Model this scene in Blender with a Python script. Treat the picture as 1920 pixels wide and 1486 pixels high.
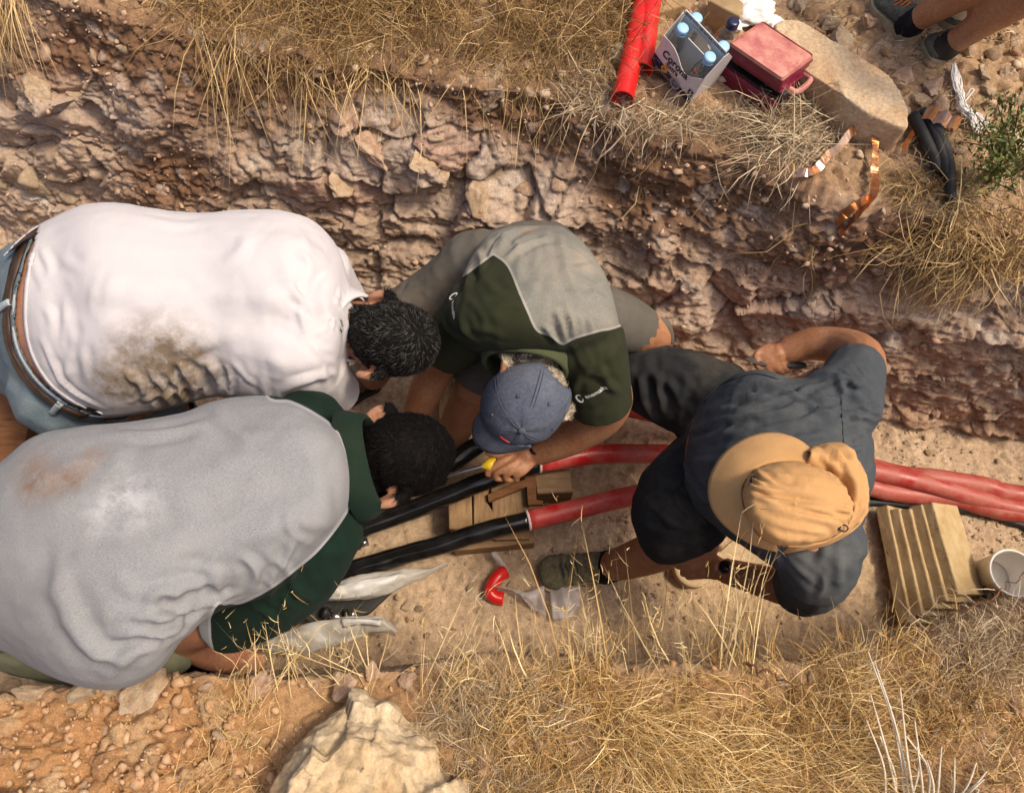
import bpy, bmesh, math, random
import numpy as np
from mathutils import Vector, Matrix
from mathutils.bvhtree import BVHTree

# ------------------------------------------------------------------ camera, sky, sun, exposure
for o in list(bpy.data.objects):
    bpy.data.objects.remove(o)
SC = bpy.context.scene
COL = SC.collection
CAM = np.array([0.0, 0.0, 2.4])
PITCH = math.radians(22.0)
FPX = 1400.0                                   # focal length in pixels of the 1920 px wide photograph
cd = bpy.data.cameras.new('camera')
cd.sensor_fit = 'HORIZONTAL'; cd.sensor_width = 36.0; cd.lens = 36.0 * FPX / 1920.0
cd.clip_start = 0.05; cd.clip_end = 200.0
cam = bpy.data.objects.new('camera', cd); COL.objects.link(cam)
cam.location = CAM; cam.rotation_euler = (PITCH, 0, 0)
SC.camera = cam

SUN_EL, SUN_AZ = math.radians(60), math.radians(-5)     # azimuth: from +x towards +y
SUN_DIR = Vector((math.cos(SUN_EL) * math.cos(SUN_AZ), math.cos(SUN_EL) * math.sin(SUN_AZ), math.sin(SUN_EL)))
world = bpy.data.worlds.new('World'); SC.world = world; world.use_nodes = True
wt = world.node_tree; wt.nodes.clear()
wo = wt.nodes.new('ShaderNodeOutputWorld'); wb = wt.nodes.new('ShaderNodeBackground'); ws = wt.nodes.new('ShaderNodeTexSky')
ws.sky_type = 'NISHITA'; ws.sun_disc = False
ws.sun_elevation = SUN_EL; ws.sun_rotation = math.pi / 2 - SUN_AZ
ws.air_density = 0.7; ws.dust_density = 6.0; ws.ozone_density = 0.4
wb.inputs['Strength'].default_value = 0.15
wt.links.new(ws.outputs[0], wb.inputs[0]); wt.links.new(wb.outputs[0], wo.inputs[0])
sd = bpy.data.lights.new('sun', 'SUN'); sd.energy = 2.5; sd.angle = math.radians(11.0); sd.color = (1.0, 0.85, 0.64)
sun = bpy.data.objects.new('sun', sd); COL.objects.link(sun)
sun.rotation_euler = (-SUN_DIR).to_track_quat('-Z', 'Y').to_euler(); sun.location = (4, 3, 6)
SC.view_settings.view_transform = 'Standard'; SC.view_settings.look = 'None'
SC.view_settings.gamma = 1.0; SC.view_settings.exposure = 0.2
SC.render.resolution_x, SC.render.resolution_y = 1024, 792

# ------------------------------------------------------------------ pixel <-> world
CP, SP = math.cos(PITCH), math.sin(PITCH)
def ray(px, py):
    x = (px - 960.0) / FPX; y = (743.0 - py) / FPX
    return np.array([x, y * CP + SP, y * SP - CP])
def U(px, py, z):
    d = ray(px, py)
    return CAM + d * ((z - CAM[2]) / d[2])
def depth_of(p):
    q = np.asarray(p) - CAM
    return -(q[..., 1] * (-SP) + q[..., 2] * CP)
def proj(P):
    q = np.asarray(P, float) - CAM
    xc = q[..., 0]; yc = q[..., 1] * CP + q[..., 2] * SP; zc = q[..., 1] * SP - q[..., 2] * CP
    return np.stack([960 + FPX * xc / zc, 743 - FPX * yc / zc], -1)
def px2m(w, p):
    return w * float(depth_of(p)) / FPX

# ------------------------------------------------------------------ noise in numpy
def _hash(ix, iy, iz, seed):
    h = (ix.astype(np.int64) * 374761393 + iy.astype(np.int64) * 668265263 + iz.astype(np.int64) * 2147483647 + seed * 1274126177) & 0xFFFFFFFF
    h = ((h ^ (h >> 13)) * 1274126177) & 0xFFFFFFFF
    h = ((h ^ (h >> 16)) * 2246822519) & 0xFFFFFFFF
    return (h ^ (h >> 15)) & 0xFFFFFFFF
def _h01(ix, iy, iz, seed):
    return _hash(ix, iy, iz, seed).astype(np.float64) / 4294967295.0
def vnoise(P, seed=0):
    f = np.floor(P); i = f.astype(np.int64); t = P - f; t = t * t * t * (t * (t * 6 - 15) + 10)
    x, y, z = i[..., 0], i[..., 1], i[..., 2]; u, v, w = t[..., 0], t[..., 1], t[..., 2]
    def g(a, b, c): return _h01(x + a, y + b, z + c, seed)
    r = ((g(0,0,0)*(1-u)+g(1,0,0)*u)*(1-v)+(g(0,1,0)*(1-u)+g(1,1,0)*u)*v)*(1-w) + \
        ((g(0,0,1)*(1-u)+g(1,0,1)*u)*(1-v)+(g(0,1,1)*(1-u)+g(1,1,1)*u)*v)*w
    return r * 2 - 1
def fbm(P, octv=4, seed=0, gain=0.5, lac=2.03):
    P = np.asarray(P, float); s = 0; a = 1.0; n = 0
    for k in range(octv):
        s = s + a * vnoise(P, seed + 17 * k); n += a; a *= gain; P = P * lac + 11.7
    return s / n
def ridged(P, octv=4, seed=0, gain=0.5):
    P = np.asarray(P, float); s = 0; a = 1.0; n = 0
    for k in range(octv):
        s = s + a * (1 - 2 * np.abs(vnoise(P, seed + 17 * k))); n += a; a *= gain; P = P * 2.03 + 7.3
    return s / n
def worley(P, seed=0):
    """F1, F2, cell random (3), offset from cell centre"""
    P = np.asarray(P, float); f = np.floor(P).astype(np.int64)
    b1 = np.full(P.shape[:-1], 9.0); b2 = b1.copy(); cid = np.zeros(P.shape); off = np.zeros(P.shape)
    for a in (-1, 0, 1):
        for b in (-1, 0, 1):
            for c in (-1, 0, 1):
                i = f + np.array([a, b, c]); x, y, z = i[..., 0], i[..., 1], i[..., 2]
                q = np.stack([x + _h01(x, y, z, seed), y + _h01(x, y, z, seed + 1), z + _h01(x, y, z, seed + 2)], -1)
                dv = P - q; d = np.sqrt((dv ** 2).sum(-1)); m = d < b1
                b2 = np.where(m, b1, np.minimum(b2, d)); b1 = np.where(m, d, b1)
                m3 = m[..., None]
                cid = np.where(m3, np.stack([_h01(x, y, z, seed + 5), _h01(x, y, z, seed + 6), _h01(x, y, z, seed + 7)], -1), cid)
                off = np.where(m3, dv, off)
    return b1, b2, cid, off
def sstep(a, b, x):
    t = np.clip((x - a) / (b - a), 0, 1); return t * t * (3 - 2 * t)

# ------------------------------------------------------------------ objects
def tag(o, label=None, cat=None, group=None, kind=None):
    if label: o['label'] = label
    if cat: o['category'] = cat
    if group: o['group'] = group
    if kind: o['kind'] = kind
    return o
def thing(name, label, cat, loc=(0, 0, 0), rotz=0.0, group=None, rot=None):
    o = bpy.data.objects.new(name, None); COL.objects.link(o); o.empty_display_size = 0.1
    o.location = [float(v) for v in loc]; o.rotation_euler = rot if rot is not None else (0, 0, rotz)
    return tag(o, label, cat, group)
def wloc(o):
    l = np.zeros(3)
    while o is not None:
        l = l + np.array(o.location); o = o.parent
    return l
def mesh_from(V, F, name='m', smooth=True):
    me = bpy.data.meshes.new(name)
    V = np.asarray(V, np.float64)
    if isinstance(F, np.ndarray):
        n, k = F.shape
        me.vertices.add(len(V)); me.vertices.foreach_set('co', V.ravel())
        me.loops.add(n * k); me.loops.foreach_set('vertex_index', F.ravel().astype(np.int32))
        me.polygons.add(n); me.polygons.foreach_set('loop_start', np.arange(0, n * k, k, dtype=np.int32))
        me.update(calc_edges=True)
    else:
        me.from_pydata([tuple(v) for v in V], [], [tuple(f) for f in F]); me.update()
    if smooth: me.polygons.foreach_set('use_smooth', np.ones(len(me.polygons), bool))
    return me
def add(name, V, F, mat, parent=None, smooth=True, world=True):
    """one mesh object; V in world space when world and the parent chain is unrotated, else in the parent's space"""
    V = np.asarray(V, float)
    if parent is not None and world: V = V - wloc(parent)
    me = mesh_from(V, F, name, smooth)
    o = bpy.data.objects.new(name, me); COL.objects.link(o)
    if parent is not None: o.parent = parent
    if mat is not None: me.materials.append(mat)
    return o
def addmesh(name, me, mat, parent=None, world=True):
    o = bpy.data.objects.new(name, me); COL.objects.link(o)
    if parent is not None:
        o.parent = parent
        if world: me.transform(Matrix.Translation(Vector(-wloc(parent))))
    if mat is not None: me.materials.append(mat)
    return o
def get_co(me):
    a = np.empty(len(me.vertices) * 3); me.vertices.foreach_get('co', a); return a.reshape(-1, 3)
def set_co(me, V):
    me.vertices.foreach_set('co', np.asarray(V, float).ravel()); me.update()
def get_no(me):
    a = np.empty(len(me.vertices) * 3); me.vertices.foreach_get('normal', a); return a.reshape(-1, 3)
def attr(me, name, vals):
    vals = np.asarray(vals, np.float32)
    if vals.ndim == 1:
        a = me.attributes.new(name, 'FLOAT', 'POINT'); a.data.foreach_set('value', vals)
    else:
        if vals.shape[1] == 3: vals = np.concatenate([vals, np.ones((len(vals), 1), np.float32)], 1)
        a = me.attributes.new(name, 'FLOAT_COLOR', 'POINT'); a.data.foreach_set('color', vals.ravel())
def merge(parts):
    Vs, Fs, n = [], [], 0
    for V, F in parts:
        Vs.append(np.asarray(V, float)); Fs += [tuple(int(i) + n for i in f) for f in F]; n += len(V)
    return np.concatenate(Vs), Fs

# ------------------------------------------------------------------ shape generators (return V, F)
def crom(A, sub):
    """Catmull-Rom resampling of rows of A"""
    A = np.asarray(A, float); n = len(A)
    if n < 3 or sub < 2:
        if sub < 2: return A
    P = np.vstack([2 * A[0] - A[1], A, 2 * A[-1] - A[-2]]); out = []
    for i in range(n - 1):
        p0, p1, p2, p3 = P[i], P[i + 1], P[i + 2], P[i + 3]
        for k in range(sub):
            t = k / sub
            out.append(0.5 * (2 * p1 + (p2 - p0) * t + (2 * p0 - 5 * p1 + 4 * p2 - p3) * t * t + (3 * p1 - p0 - 3 * p2 + p3) * t ** 3))
    out.append(A[-1]); return np.array(out)
def rings(R, cap=True):
    """R: list of rings (each k x 3) -> closed tube"""
    k = len(R[0]); V = np.concatenate(R); F = []
    for i in range(len(R) - 1):
        for j in range(k):
            a = i * k + j; b = i * k + (j + 1) % k
            F.append((a, b, b + k, a + k))
    if cap:
        F.append(tuple(range(k))[::-1]); F.append(tuple((len(R) - 1) * k + j for j in range(k)))
    return V, F
def loft(st, n=30, sub=4, pw=2.3, inset=0.0, dome=True):
    """stations (Lx,Ly,Rx,Ry,z,up,down) in photo pixels and metres; each section spans the two contour points at height z"""
    A = []; tt = np.linspace(0, 2 * np.pi, 48)
    for s in st:
        l0, r0 = np.array(s[:2], float), np.array(s[2:4], float); l, r = l0.copy(), r0.copy(); e = (r0 - l0) / np.linalg.norm(r0 - l0)
        for _ in range(4):                     # the bulge of the section itself moves the outline: correct for it
            L, R = U(*l, s[4]), U(*r, s[4]); C = (L + R) / 2; h = (R - L) / 2; hn = h / np.linalg.norm(h); tc = CAM - C; u = tc - hn * (tc @ hn); u /= np.linalg.norm(u)
            q = (proj(C + np.outer(np.cos(tt), h) + np.outer(np.where(np.sin(tt) > 0, np.sin(tt) * s[5], np.sin(tt) * s[6]), u)) - l0) @ e
            l = l - e * q.min(); r = r - e * (q.max() - np.linalg.norm(r0 - l0))
        A.append(np.concatenate([U(*l, s[4]), U(*r, s[4]), [s[5], s[6]]]))
    A = crom(A, sub); out = []
    if dome:
        def sh(a, nb, f, ex):
            L, R = a[:3], a[3:6]; C = (L + R) / 2; d = C - (nb[:3] + nb[3:6]) / 2; d = d / (np.linalg.norm(d) + 1e-9) * np.linalg.norm(R - L) * ex
            return np.concatenate([C + (L - C) * f + d, C + (R - C) * f + d, a[6:] * f])
        pre = [sh(A[0], A[1], .35, .115), sh(A[0], A[1], .75, .075), sh(A[0], A[1], .93, .03)]
        post = [sh(A[-1], A[-2], .93, .03), sh(A[-1], A[-2], .75, .075), sh(A[-1], A[-2], .35, .115)]
        A = np.array(pre + list(A) + post)
    t = np.linspace(0, 2 * np.pi, n, endpoint=False)
    c = np.sign(np.cos(t)) * np.abs(np.cos(t)) ** (2 / pw); s_ = np.sign(np.sin(t)) * np.abs(np.sin(t)) ** (2 / pw)
    for a in A:
        L, R = a[:3], a[3:6]; C = (L + R) / 2; h = (R - L) / 2; hl = np.linalg.norm(h) + 1e-9; hn = h / hl
        tc = CAM - C; tc /= np.linalg.norm(tc); u = tc - hn * (tc @ hn); u /= np.linalg.norm(u)
        hw = max(hl - inset, .004); up = max(a[6] - inset, .004); dn = max(a[7] - inset, .004)
        out.append(C + np.outer(c * hw, hn) + np.outer(np.where(s_ > 0, s_ * up, s_ * dn), u))
    return rings(out)
def frames(P):
    P = np.asarray(P, float); T = np.gradient(P, axis=0); T /= (np.linalg.norm(T, axis=1)[:, None] + 1e-12)
    r = np.array([0, 0, 1.0]) if abs(T[0][2]) < .9 else np.array([0, 1.0, 0]); N = []
    n = r - T[0] * (r @ T[0]); n /= np.linalg.norm(n)
    for t in T:
        n = n - t * (n @ t); n /= (np.linalg.norm(n) + 1e-12); N.append(n.copy())
    N = np.array(N); return T, N, np.cross(T, N)
def tube(P, r, n=14, sub=1, flat=1.0, dome=True, cap=True):
    P = np.asarray(P, float); r = np.broadcast_to(np.asarray(r, float), (len(P),))
    A = crom(np.column_stack([P, r]), sub); P, r = A[:, :3], A[:, 3]
    if dome:
        d0 = P[0] - P[1]; d0 /= np.linalg.norm(d0) + 1e-9; d1 = P[-1] - P[-2]; d1 /= np.linalg.norm(d1) + 1e-9
        P = np.vstack([P[0] + d0 * r[0] * .95, P[0] + d0 * r[0] * .6, P, P[-1] + d1 * r[-1] * .6, P[-1] + d1 * r[-1] * .95])
        r = np.concatenate([[r[0] * .25, r[0] * .75], r, [r[-1] * .75, r[-1] * .25]])
    T, N, B = frames(P); t = np.linspace(0, 2 * np.pi, n, endpoint=False)
    R = [P[i] + r[i] * (np.outer(np.cos(t), N[i]) * flat + np.outer(np.sin(t), B[i])) for i in range(len(P))]
    return rings(R, cap)
def limb(st, inset=0.0, n=16, sub=5, dome=True, grow=0.0):
    """stations (px, py, z, width in px)"""
    P = [U(a, b, z) for a, b, z, w in st]
    r = [max(px2m(w / 2, p) - inset + grow, .004) for (a, b, z, w), p in zip(st, P)]
    return tube(P, r, n=n, sub=sub, dome=dome)
def ellipsoid(c, ax, n=20, m=14):
    """ax: 3x3 rows = axis vectors times radius"""
    ax = np.asarray(ax, float); R = []
    for i in range(1, m):
        th = math.pi * i / m; t = np.linspace(0, 2 * np.pi, n, endpoint=False)
        R.append(np.asarray(c) + np.outer(np.cos(t) * math.sin(th), ax[0]) + np.outer(np.sin(t) * math.sin(th), ax[1]) + math.cos(th) * ax[2])
    return rings(R)
def box(sx, sy, sz, c=(0, 0, 0), bev=0.0, seg=2):
    bm = bmesh.new(); bmesh.ops.create_cube(bm, size=1.0)
    bmesh.ops.scale(bm, vec=(sx, sy, sz), verts=bm.verts)
    if bev > 0: bmesh.ops.bevel(bm, geom=bm.edges[:], offset=bev, segments=seg, affect='EDGES', profile=.5)
    bmesh.ops.translate(bm, vec=c, verts=bm.verts)
    V = np.array([v.co[:] for v in bm.verts]); bm.verts.index_update(); F = [tuple(v.index for v in f.verts) for f in bm.faces]; bm.free()
    return V, F
def lathe(prof, n=28, closed=False):
    """prof: (r,z) list"""
    t = np.linspace(0, 2 * np.pi, n, endpoint=False)
    R = [np.column_stack([r * np.cos(t), r * np.sin(t), np.full(n, z)]) for r, z in prof]
    return rings(R, cap=closed)
def xf(VF, loc=(0, 0, 0), rz=0.0, M=None):
    V, F = VF; V = np.asarray(V, float)
    if M is not None: V = V @ np.asarray(M).T
    c, s = math.cos(rz), math.sin(rz); R = np.array([[c, -s, 0], [s, c, 0], [0, 0, 1]])
    return V @ R.T + np.asarray(loc, float), F

def apply_mod(me, setup):
    o = bpy.data.objects.new('tmp', me); COL.objects.link(o); setup(o)
    dg = bpy.context.evaluated_depsgraph_get(); dg.update()
    m2 = bpy.data.meshes.new_from_object(o.evaluated_get(dg)); bpy.data.objects.remove(o); bpy.data.meshes.remove(me)
    return m2
def fuse(parts, voxel, smooth=6, fac=.5):
    """one continuous surface grown round overlapping closed shapes"""
    V, F = merge(parts); me = mesh_from(V, F, 'f', False)
    def su(o):
        m = o.modifiers.new('r', 'REMESH'); m.mode = 'VOXEL'; m.voxel_size = voxel; m.adaptivity = 0
        if smooth:
            s = o.modifiers.new('s', 'SMOOTH'); s.factor = fac; s.iterations = smooth
    me = apply_mod(me, su)
    me.polygons.foreach_set('use_smooth', np.ones(len(me.polygons), bool)); me.update()
    return me
def bvh_of(me, off=(0, 0, 0)):
    V = get_co(me) + np.asarray(off); me.calc_loop_triangles()
    T = np.empty(len(me.loop_triangles) * 3, np.int32); me.loop_triangles.foreach_get('vertices', T)
    return BVHTree.FromPolygons([Vector(v) for v in V], T.reshape(-1, 3).tolist())
def hit(bvh, px, py):
    d = ray(px, py); d = d / np.linalg.norm(d)
    loc, no, i, t = bvh.ray_cast(Vector(CAM), Vector(d))
    return (np.array(loc), np.array(no)) if loc is not None else (None, None)
def poly_dist(P, L):
    """distance of points P (n,k) to polyline L, and parameter 0..1 along it"""
    L = np.asarray(L, float); best = np.full(len(P), 1e9); tb = np.zeros(len(P)); n = len(L) - 1
    for i in range(n):
        a, b = L[i], L[i + 1]; ab = b - a; t = np.clip(((P - a) @ ab) / (ab @ ab + 1e-12), 0, 1)
        d = np.linalg.norm(P - (a + t[:, None] * ab), axis=1); m = d < best
        best = np.where(m, d, best); tb = np.where(m, (i + t) / n, tb)
    return best, tb
def inside(P, poly):
    poly = np.asarray(poly, float); x, y = P[:, 0], P[:, 1]; r = np.zeros(len(P), bool); j = len(poly) - 1
    for i in range(len(poly)):
        xi, yi = poly[i]; xj, yj = poly[j]
        r ^= ((yi > y) != (yj > y)) & (x < (xj - xi) * (y - yi) / (yj - yi + 1e-12) + xi); j = i
    return r
def fold(me, lines, seed=0, off=(0, 0, 0), k=1.35):
    """cloth folds: lines = [(pixel polyline, width m, height m)] raised on the surface the camera ray meets"""
    b = bvh_of(me, off); V = get_co(me) + np.asarray(off); N = get_no(me); D = np.zeros(len(V))
    for L, w, a in lines:
        pts = []
        for p in crom(np.array(L, float), 5):
            h, _ = hit(b, *p)
            if h is not None: pts.append(h)
        if len(pts) < 2: continue
        d, t = poly_dist(V, np.array(pts))
        prof = np.exp(-(d / w) ** 2) - .55 * np.exp(-((d - 1.9 * w) / w) ** 2)
        D += k * a * prof * np.clip(np.sin(np.pi * np.clip(t, .02, .98)) ** .6, 0, 1)
    set_co(me, V - np.asarray(off) + N * D[:, None])
def wrinkles(me, poly, n, ang, spread, L, w, a, seed=1):
    """many small irregular creases inside a pixel outline, running mostly along ang (degrees, image)"""
    r = np.random.default_rng(seed); P = np.array(poly, float); out = []
    while len(out) < n:
        c = r.uniform(P.min(0), P.max(0))
        if not inside(c[None], P)[0]: continue
        t = math.radians(ang + r.normal(0, spread)); l = L * r.uniform(.4, 1.3) / 2; d = np.array([math.cos(t), math.sin(t)]); q = np.array([-d[1], d[0]]) * r.normal(0, .18) * l
        out.append(([c - d * l, c + q, c + d * l], w * r.uniform(.6, 1.4), a * r.uniform(.3, 1.3)))
    fold(me, out, k=1.0)
def cloth_noise(me, amp=.004, f=9, stretch=(1, 1, 1), seed=3):
    V = get_co(me); N = get_no(me)
    d = fbm(V * f * np.array(stretch), 3, seed) * amp + ridged(V * f * 1.9 * np.array(stretch), 2, seed + 5) * amp * .5
    set_co(me, V + N * d[:, None])
def cut(me, planes):
    """open hems: planes = [(point, outward normal, radius)]"""
    bm = bmesh.new(); bm.from_mesh(me)
    for p, n, r in planes:
        p = Vector(p); n = Vector(n).normalized()
        vs = [v for v in bm.verts if (v.co - p).length < r]; s = set(vs)
        ge = vs + [e for e in bm.edges if e.verts[0] in s and e.verts[1] in s] + [f for f in bm.faces if all(v in s for v in f.verts)]
        bmesh.ops.bisect_plane(bm, geom=ge, plane_co=p, plane_no=n, clear_outer=True)
    bm.to_mesh(me); bm.free(); me.update()
    me.polygons.foreach_set('use_smooth', np.ones(len(me.polygons), bool)); return me
def thicken(o, t=.003):
    m = o.modifiers.new('cloth', 'SOLIDIFY'); m.thickness = t; m.offset = -1
# ------------------------------------------------------------------ materials
class NT:
    def __init__(s, name):
        s.m = bpy.data.materials.new(name); s.m.use_nodes = True; s.t = s.m.node_tree; s.t.nodes.clear()
        s.o = s.n('ShaderNodeOutputMaterial'); s.b = s.n('ShaderNodeBsdfPrincipled'); s.l(s.b.outputs[0], s.o.inputs[0])
    def n(s, k, **kw):
        x = s.t.nodes.new(k)
        for a, v in kw.items(): setattr(x, a, v)
        return x
    def l(s, a, b): s.t.links.new(a, b)
    def co(s, kind='Object', scale=(1, 1, 1)):
        tc = s.n('ShaderNodeTexCoord'); mp = s.n('ShaderNodeMapping'); mp.inputs['Scale'].default_value = scale
        s.l(tc.outputs[kind], mp.inputs[0]); return mp.outputs[0]
    def noise(s, sc, det=4, rough=.55, co=None, dist=0.0):
        x = s.n('ShaderNodeTexNoise'); x.inputs['Scale'].default_value = sc; x.inputs['Detail'].default_value = det
        x.inputs['Roughness'].default_value = rough; x.inputs['Distortion'].default_value = dist
        if co is not None: s.l(co, x.inputs['Vector'])
        return x.outputs[0]
    def voro(s, sc, co=None, feat='F1', out='Distance'):
        x = s.n('ShaderNodeTexVoronoi'); x.feature = feat; x.inputs['Scale'].default_value = sc
        if co is not None: s.l(co, x.inputs['Vector'])
        return x.outputs[out]
    def ramp(s, f, stops):
        x = s.n('ShaderNodeValToRGB'); e = x.color_ramp.elements
        while len(e) < len(stops): e.new(.5)
        for i, (p, c) in enumerate(stops):
            e[i].position = p; e[i].color = (*c, 1) if not isinstance(c, (int, float)) else (c, c, c, 1)
        s.l(f, x.inputs[0]); return x.outputs[0]
    def mix(s, f, a, b, mode='MIX'):
        x = s.n('ShaderNodeMix', data_type='RGBA', blend_type=mode)
        for v, i in ((f, 0), (a, 6), (b, 7)):
            if hasattr(v, 'links'): s.l(v, x.inputs[i])
            elif isinstance(v, (int, float)): x.inputs[i].default_value = v if i == 0 else (v, v, v, 1)
            else: x.inputs[i].default_value = (*v, 1)
        return x.outputs[2]
    def math(s, op, a, b=0.0, c=None):
        x = s.n('ShaderNodeMath', operation=op)
        for v, i in ((a, 0), (b, 1), (c, 2)):
            if v is None: continue
            if hasattr(v, 'links'): s.l(v, x.inputs[i])
            else: x.inputs[i].default_value = v
        return x.outputs[0]
    def att(s, name, out='Fac'):
        x = s.n('ShaderNodeAttribute', attribute_name=name); return x.outputs[out]
    def bump(s, h, st=.4, dist=.004, nrm=None):
        x = s.n('ShaderNodeBump'); x.inputs['Strength'].default_value = st; x.inputs['Distance'].default_value = dist
        s.l(h, x.inputs['Height'])
        if nrm is not None: s.l(nrm, x.inputs['Normal'])
        s.l(x.outputs[0], s.b.inputs['Normal']); return x.outputs[0]
    def base(s, c):
        if hasattr(c, 'links'): s.l(c, s.b.inputs['Base Color'])
        else: s.b.inputs['Base Color'].default_value = (*c, 1)
    def set(s, **k):
        nm = dict(rough='Roughness', metal='Metallic', spec='Specular IOR Level', trans='Transmission Weight', sss='Subsurface Weight', sheen='Sheen Weight', alpha='Alpha', coat='Coat Weight', ior='IOR')
        for a, v in k.items():
            if hasattr(v, 'links'): s.l(v, s.b.inputs[nm[a]])
            else: s.b.inputs[nm[a]].default_value = v
        return s
M = {}
def simple(name, c, rough=.6, var=.12, sc=20, bump=.15, bsc=60, bd=.002, **k):
    t = NT(name); co = t.co(); f = t.noise(sc, 5, .6, co)
    lo = tuple(max(x * (1 - var * 1.6), 0) for x in c); hi = tuple(min(x * (1 + var * 1.3), 1) for x in c)
    t.base(t.ramp(f, [(.3, lo), (.7, hi)])); t.set(rough=rough, **k)
    if bump > 0: t.bump(t.noise(bsc, 5, .6, co), bump, bd)
    M[name] = t.m; return t.m

# ground: colour of the earth and stone is stored per point, grain and grit on top
t = NT('earth'); co = t.co(); c = t.att('Col', 'Color')
g = t.noise(70, 8, .72, co); g2 = t.noise(420, 3, .7, co)
c2 = t.mix(1.0, c, t.ramp(g, [(.25, .62), (.5, .98), (.75, 1.32)]), 'MULTIPLY')
c3 = t.mix(1.0, c2, t.ramp(g2, [(.3, .60), (.7, 1.36)]), 'MULTIPLY')
t.base(c3); t.set(rough=.95, spec=.15)
vv = t.voro(95, co); h = t.math('ADD', t.noise(38, 9, .78, co), t.math('MULTIPLY', vv, -.22)); h = t.math('ADD', h, t.math('MULTIPLY', t.noise(300, 4, .7, co), .35))
t.bump(h, .7, .008); M['earth'] = t.m
def stone_mat(name, c, c2, c3, sc=6):
    t = NT(name); co = t.co(); f = t.noise(sc, 8, .68, co, .4); r = t.ramp(f, [(.28, c3), (.45, c), (.62, c2), (.8, c)])
    fl = t.ramp(t.noise(sc * 14, 5, .7, co), [(.3, .7), (.7, 1.2)]); t.base(t.mix(1.0, r, fl, 'MULTIPLY')); t.set(rough=.93, spec=.2)
    h = t.math('ADD', t.noise(sc * 5, 9, .72, co), t.math('MULTIPLY', t.voro(sc * 9, co), -.3)); t.bump(h, .8, .012 if sc > 3 else .006); M[name] = t.m
stone_mat('stone_tan', (.50, .35, .22), (.60, .46, .32), (.38, .23, .13), 2.2)
stone_mat('stone_pink', (.48, .31, .21), (.61, .46, .34), (.36, .20, .125), 2.2)
stone_mat('stone_grey', (.45, .335, .22), (.56, .44, .31), (.33, .22, .14), 2.2)
stone_mat('stone_orange', (.47, .28, .15), (.55, .38, .23), (.36, .19, .09), 2.2)
stone_mat('boulder_stone', (.58, .42, .24), (.66, .53, .36), (.40, .21, .10), 5)
stone_mat('slab_stone', (.58, .40, .24), (.66, .51, .34), (.46, .27, .15), 7)
t = NT('cut_stone'); co = t.co(); f = t.noise(18, 7, .65, co); r = t.ramp(f, [(.3, (.42, .29, .14)), (.5, (.50, .37, .20)), (.75, (.58, .46, .28))])
pit = t.ramp(t.noise(75, 3, .6, co), [(.28, .55), (.36, 1.0)]); t.base(t.mix(1.0, r, pit, 'MULTIPLY')); t.set(rough=.9, spec=.2)
t.bump(t.math('ADD', t.noise(60, 8, .7, co), t.math('MULTIPLY', pit, .6)), .7, .006); M['cut_stone'] = t.m
simple('pebble', (.44, .33, .22), .95, .3, 12, .4, 90, .004)
def straw_mat(name, a, b, c):
    t = NT(name); oi = t.att('tone'); t.base(t.ramp(oi, [(0, a), (.5, b), (1, c)])); t.set(rough=.75, spec=.06 if name.startswith('hair') else .25)
    t.b.inputs['Subsurface Weight'].default_value = 0.0; M[name] = t.m
straw_mat('straw', (.16, .09, .035), (.42, .27, .11), (.74, .56, .30))
straw_mat('straw_gold', (.26, .14, .045), (.56, .36, .13), (.86, .68, .36))
straw_mat('straw_grey', (.17, .115, .065), (.42, .31, .185), (.72, .60, .42))
straw_mat('leaf', (.07, .10, .025), (.15, .18, .05), (.27, .27, .10))
straw_mat('hair_dark', (.003, .0025, .0025), (.007, .006, .0055), (.022, .020, .018))
straw_mat('hair_salt', (.004, .004, .004), (.011, .010, .0095), (.12, .115, .105))
straw_mat('hair_white', (.16, .12, .08), (.40, .33, .24), (.66, .60, .50))

# skin
def skin(name, c, red):
    t = NT(name); co = t.co(); f = t.noise(14, 5, .6, co); f2 = t.noise(130, 3, .6, co)
    r = t.ramp(f, [(.3, red), (.6, c)]); r = t.mix(t.ramp(t.noise(5, 6, .7, co), [(.5, 0.0), (.8, .45)]), r, (.40, .29, .19)); t.base(t.mix(1.0, r, t.ramp(f2, [(.3, .80), (.7, 1.14)]), 'MULTIPLY'))
    t.set(rough=.52, spec=.4, sss=.12); t.b.inputs['Subsurface Radius'].default_value = (.01, .004, .002); t.b.inputs['Subsurface Scale'].default_value = .4
    t.bump(t.math('ADD', f2, t.noise(45, 4, .6, co)), .22, .0025); M[name] = t.m
skin('skin_tan', (.38, .18, .09), (.31, .125, .062)); skin('skin_fair', (.50, .25, .15), (.44, .18, .11)); skin('skin_leg', (.44, .21, .105), (.36, .155, .075))

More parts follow.
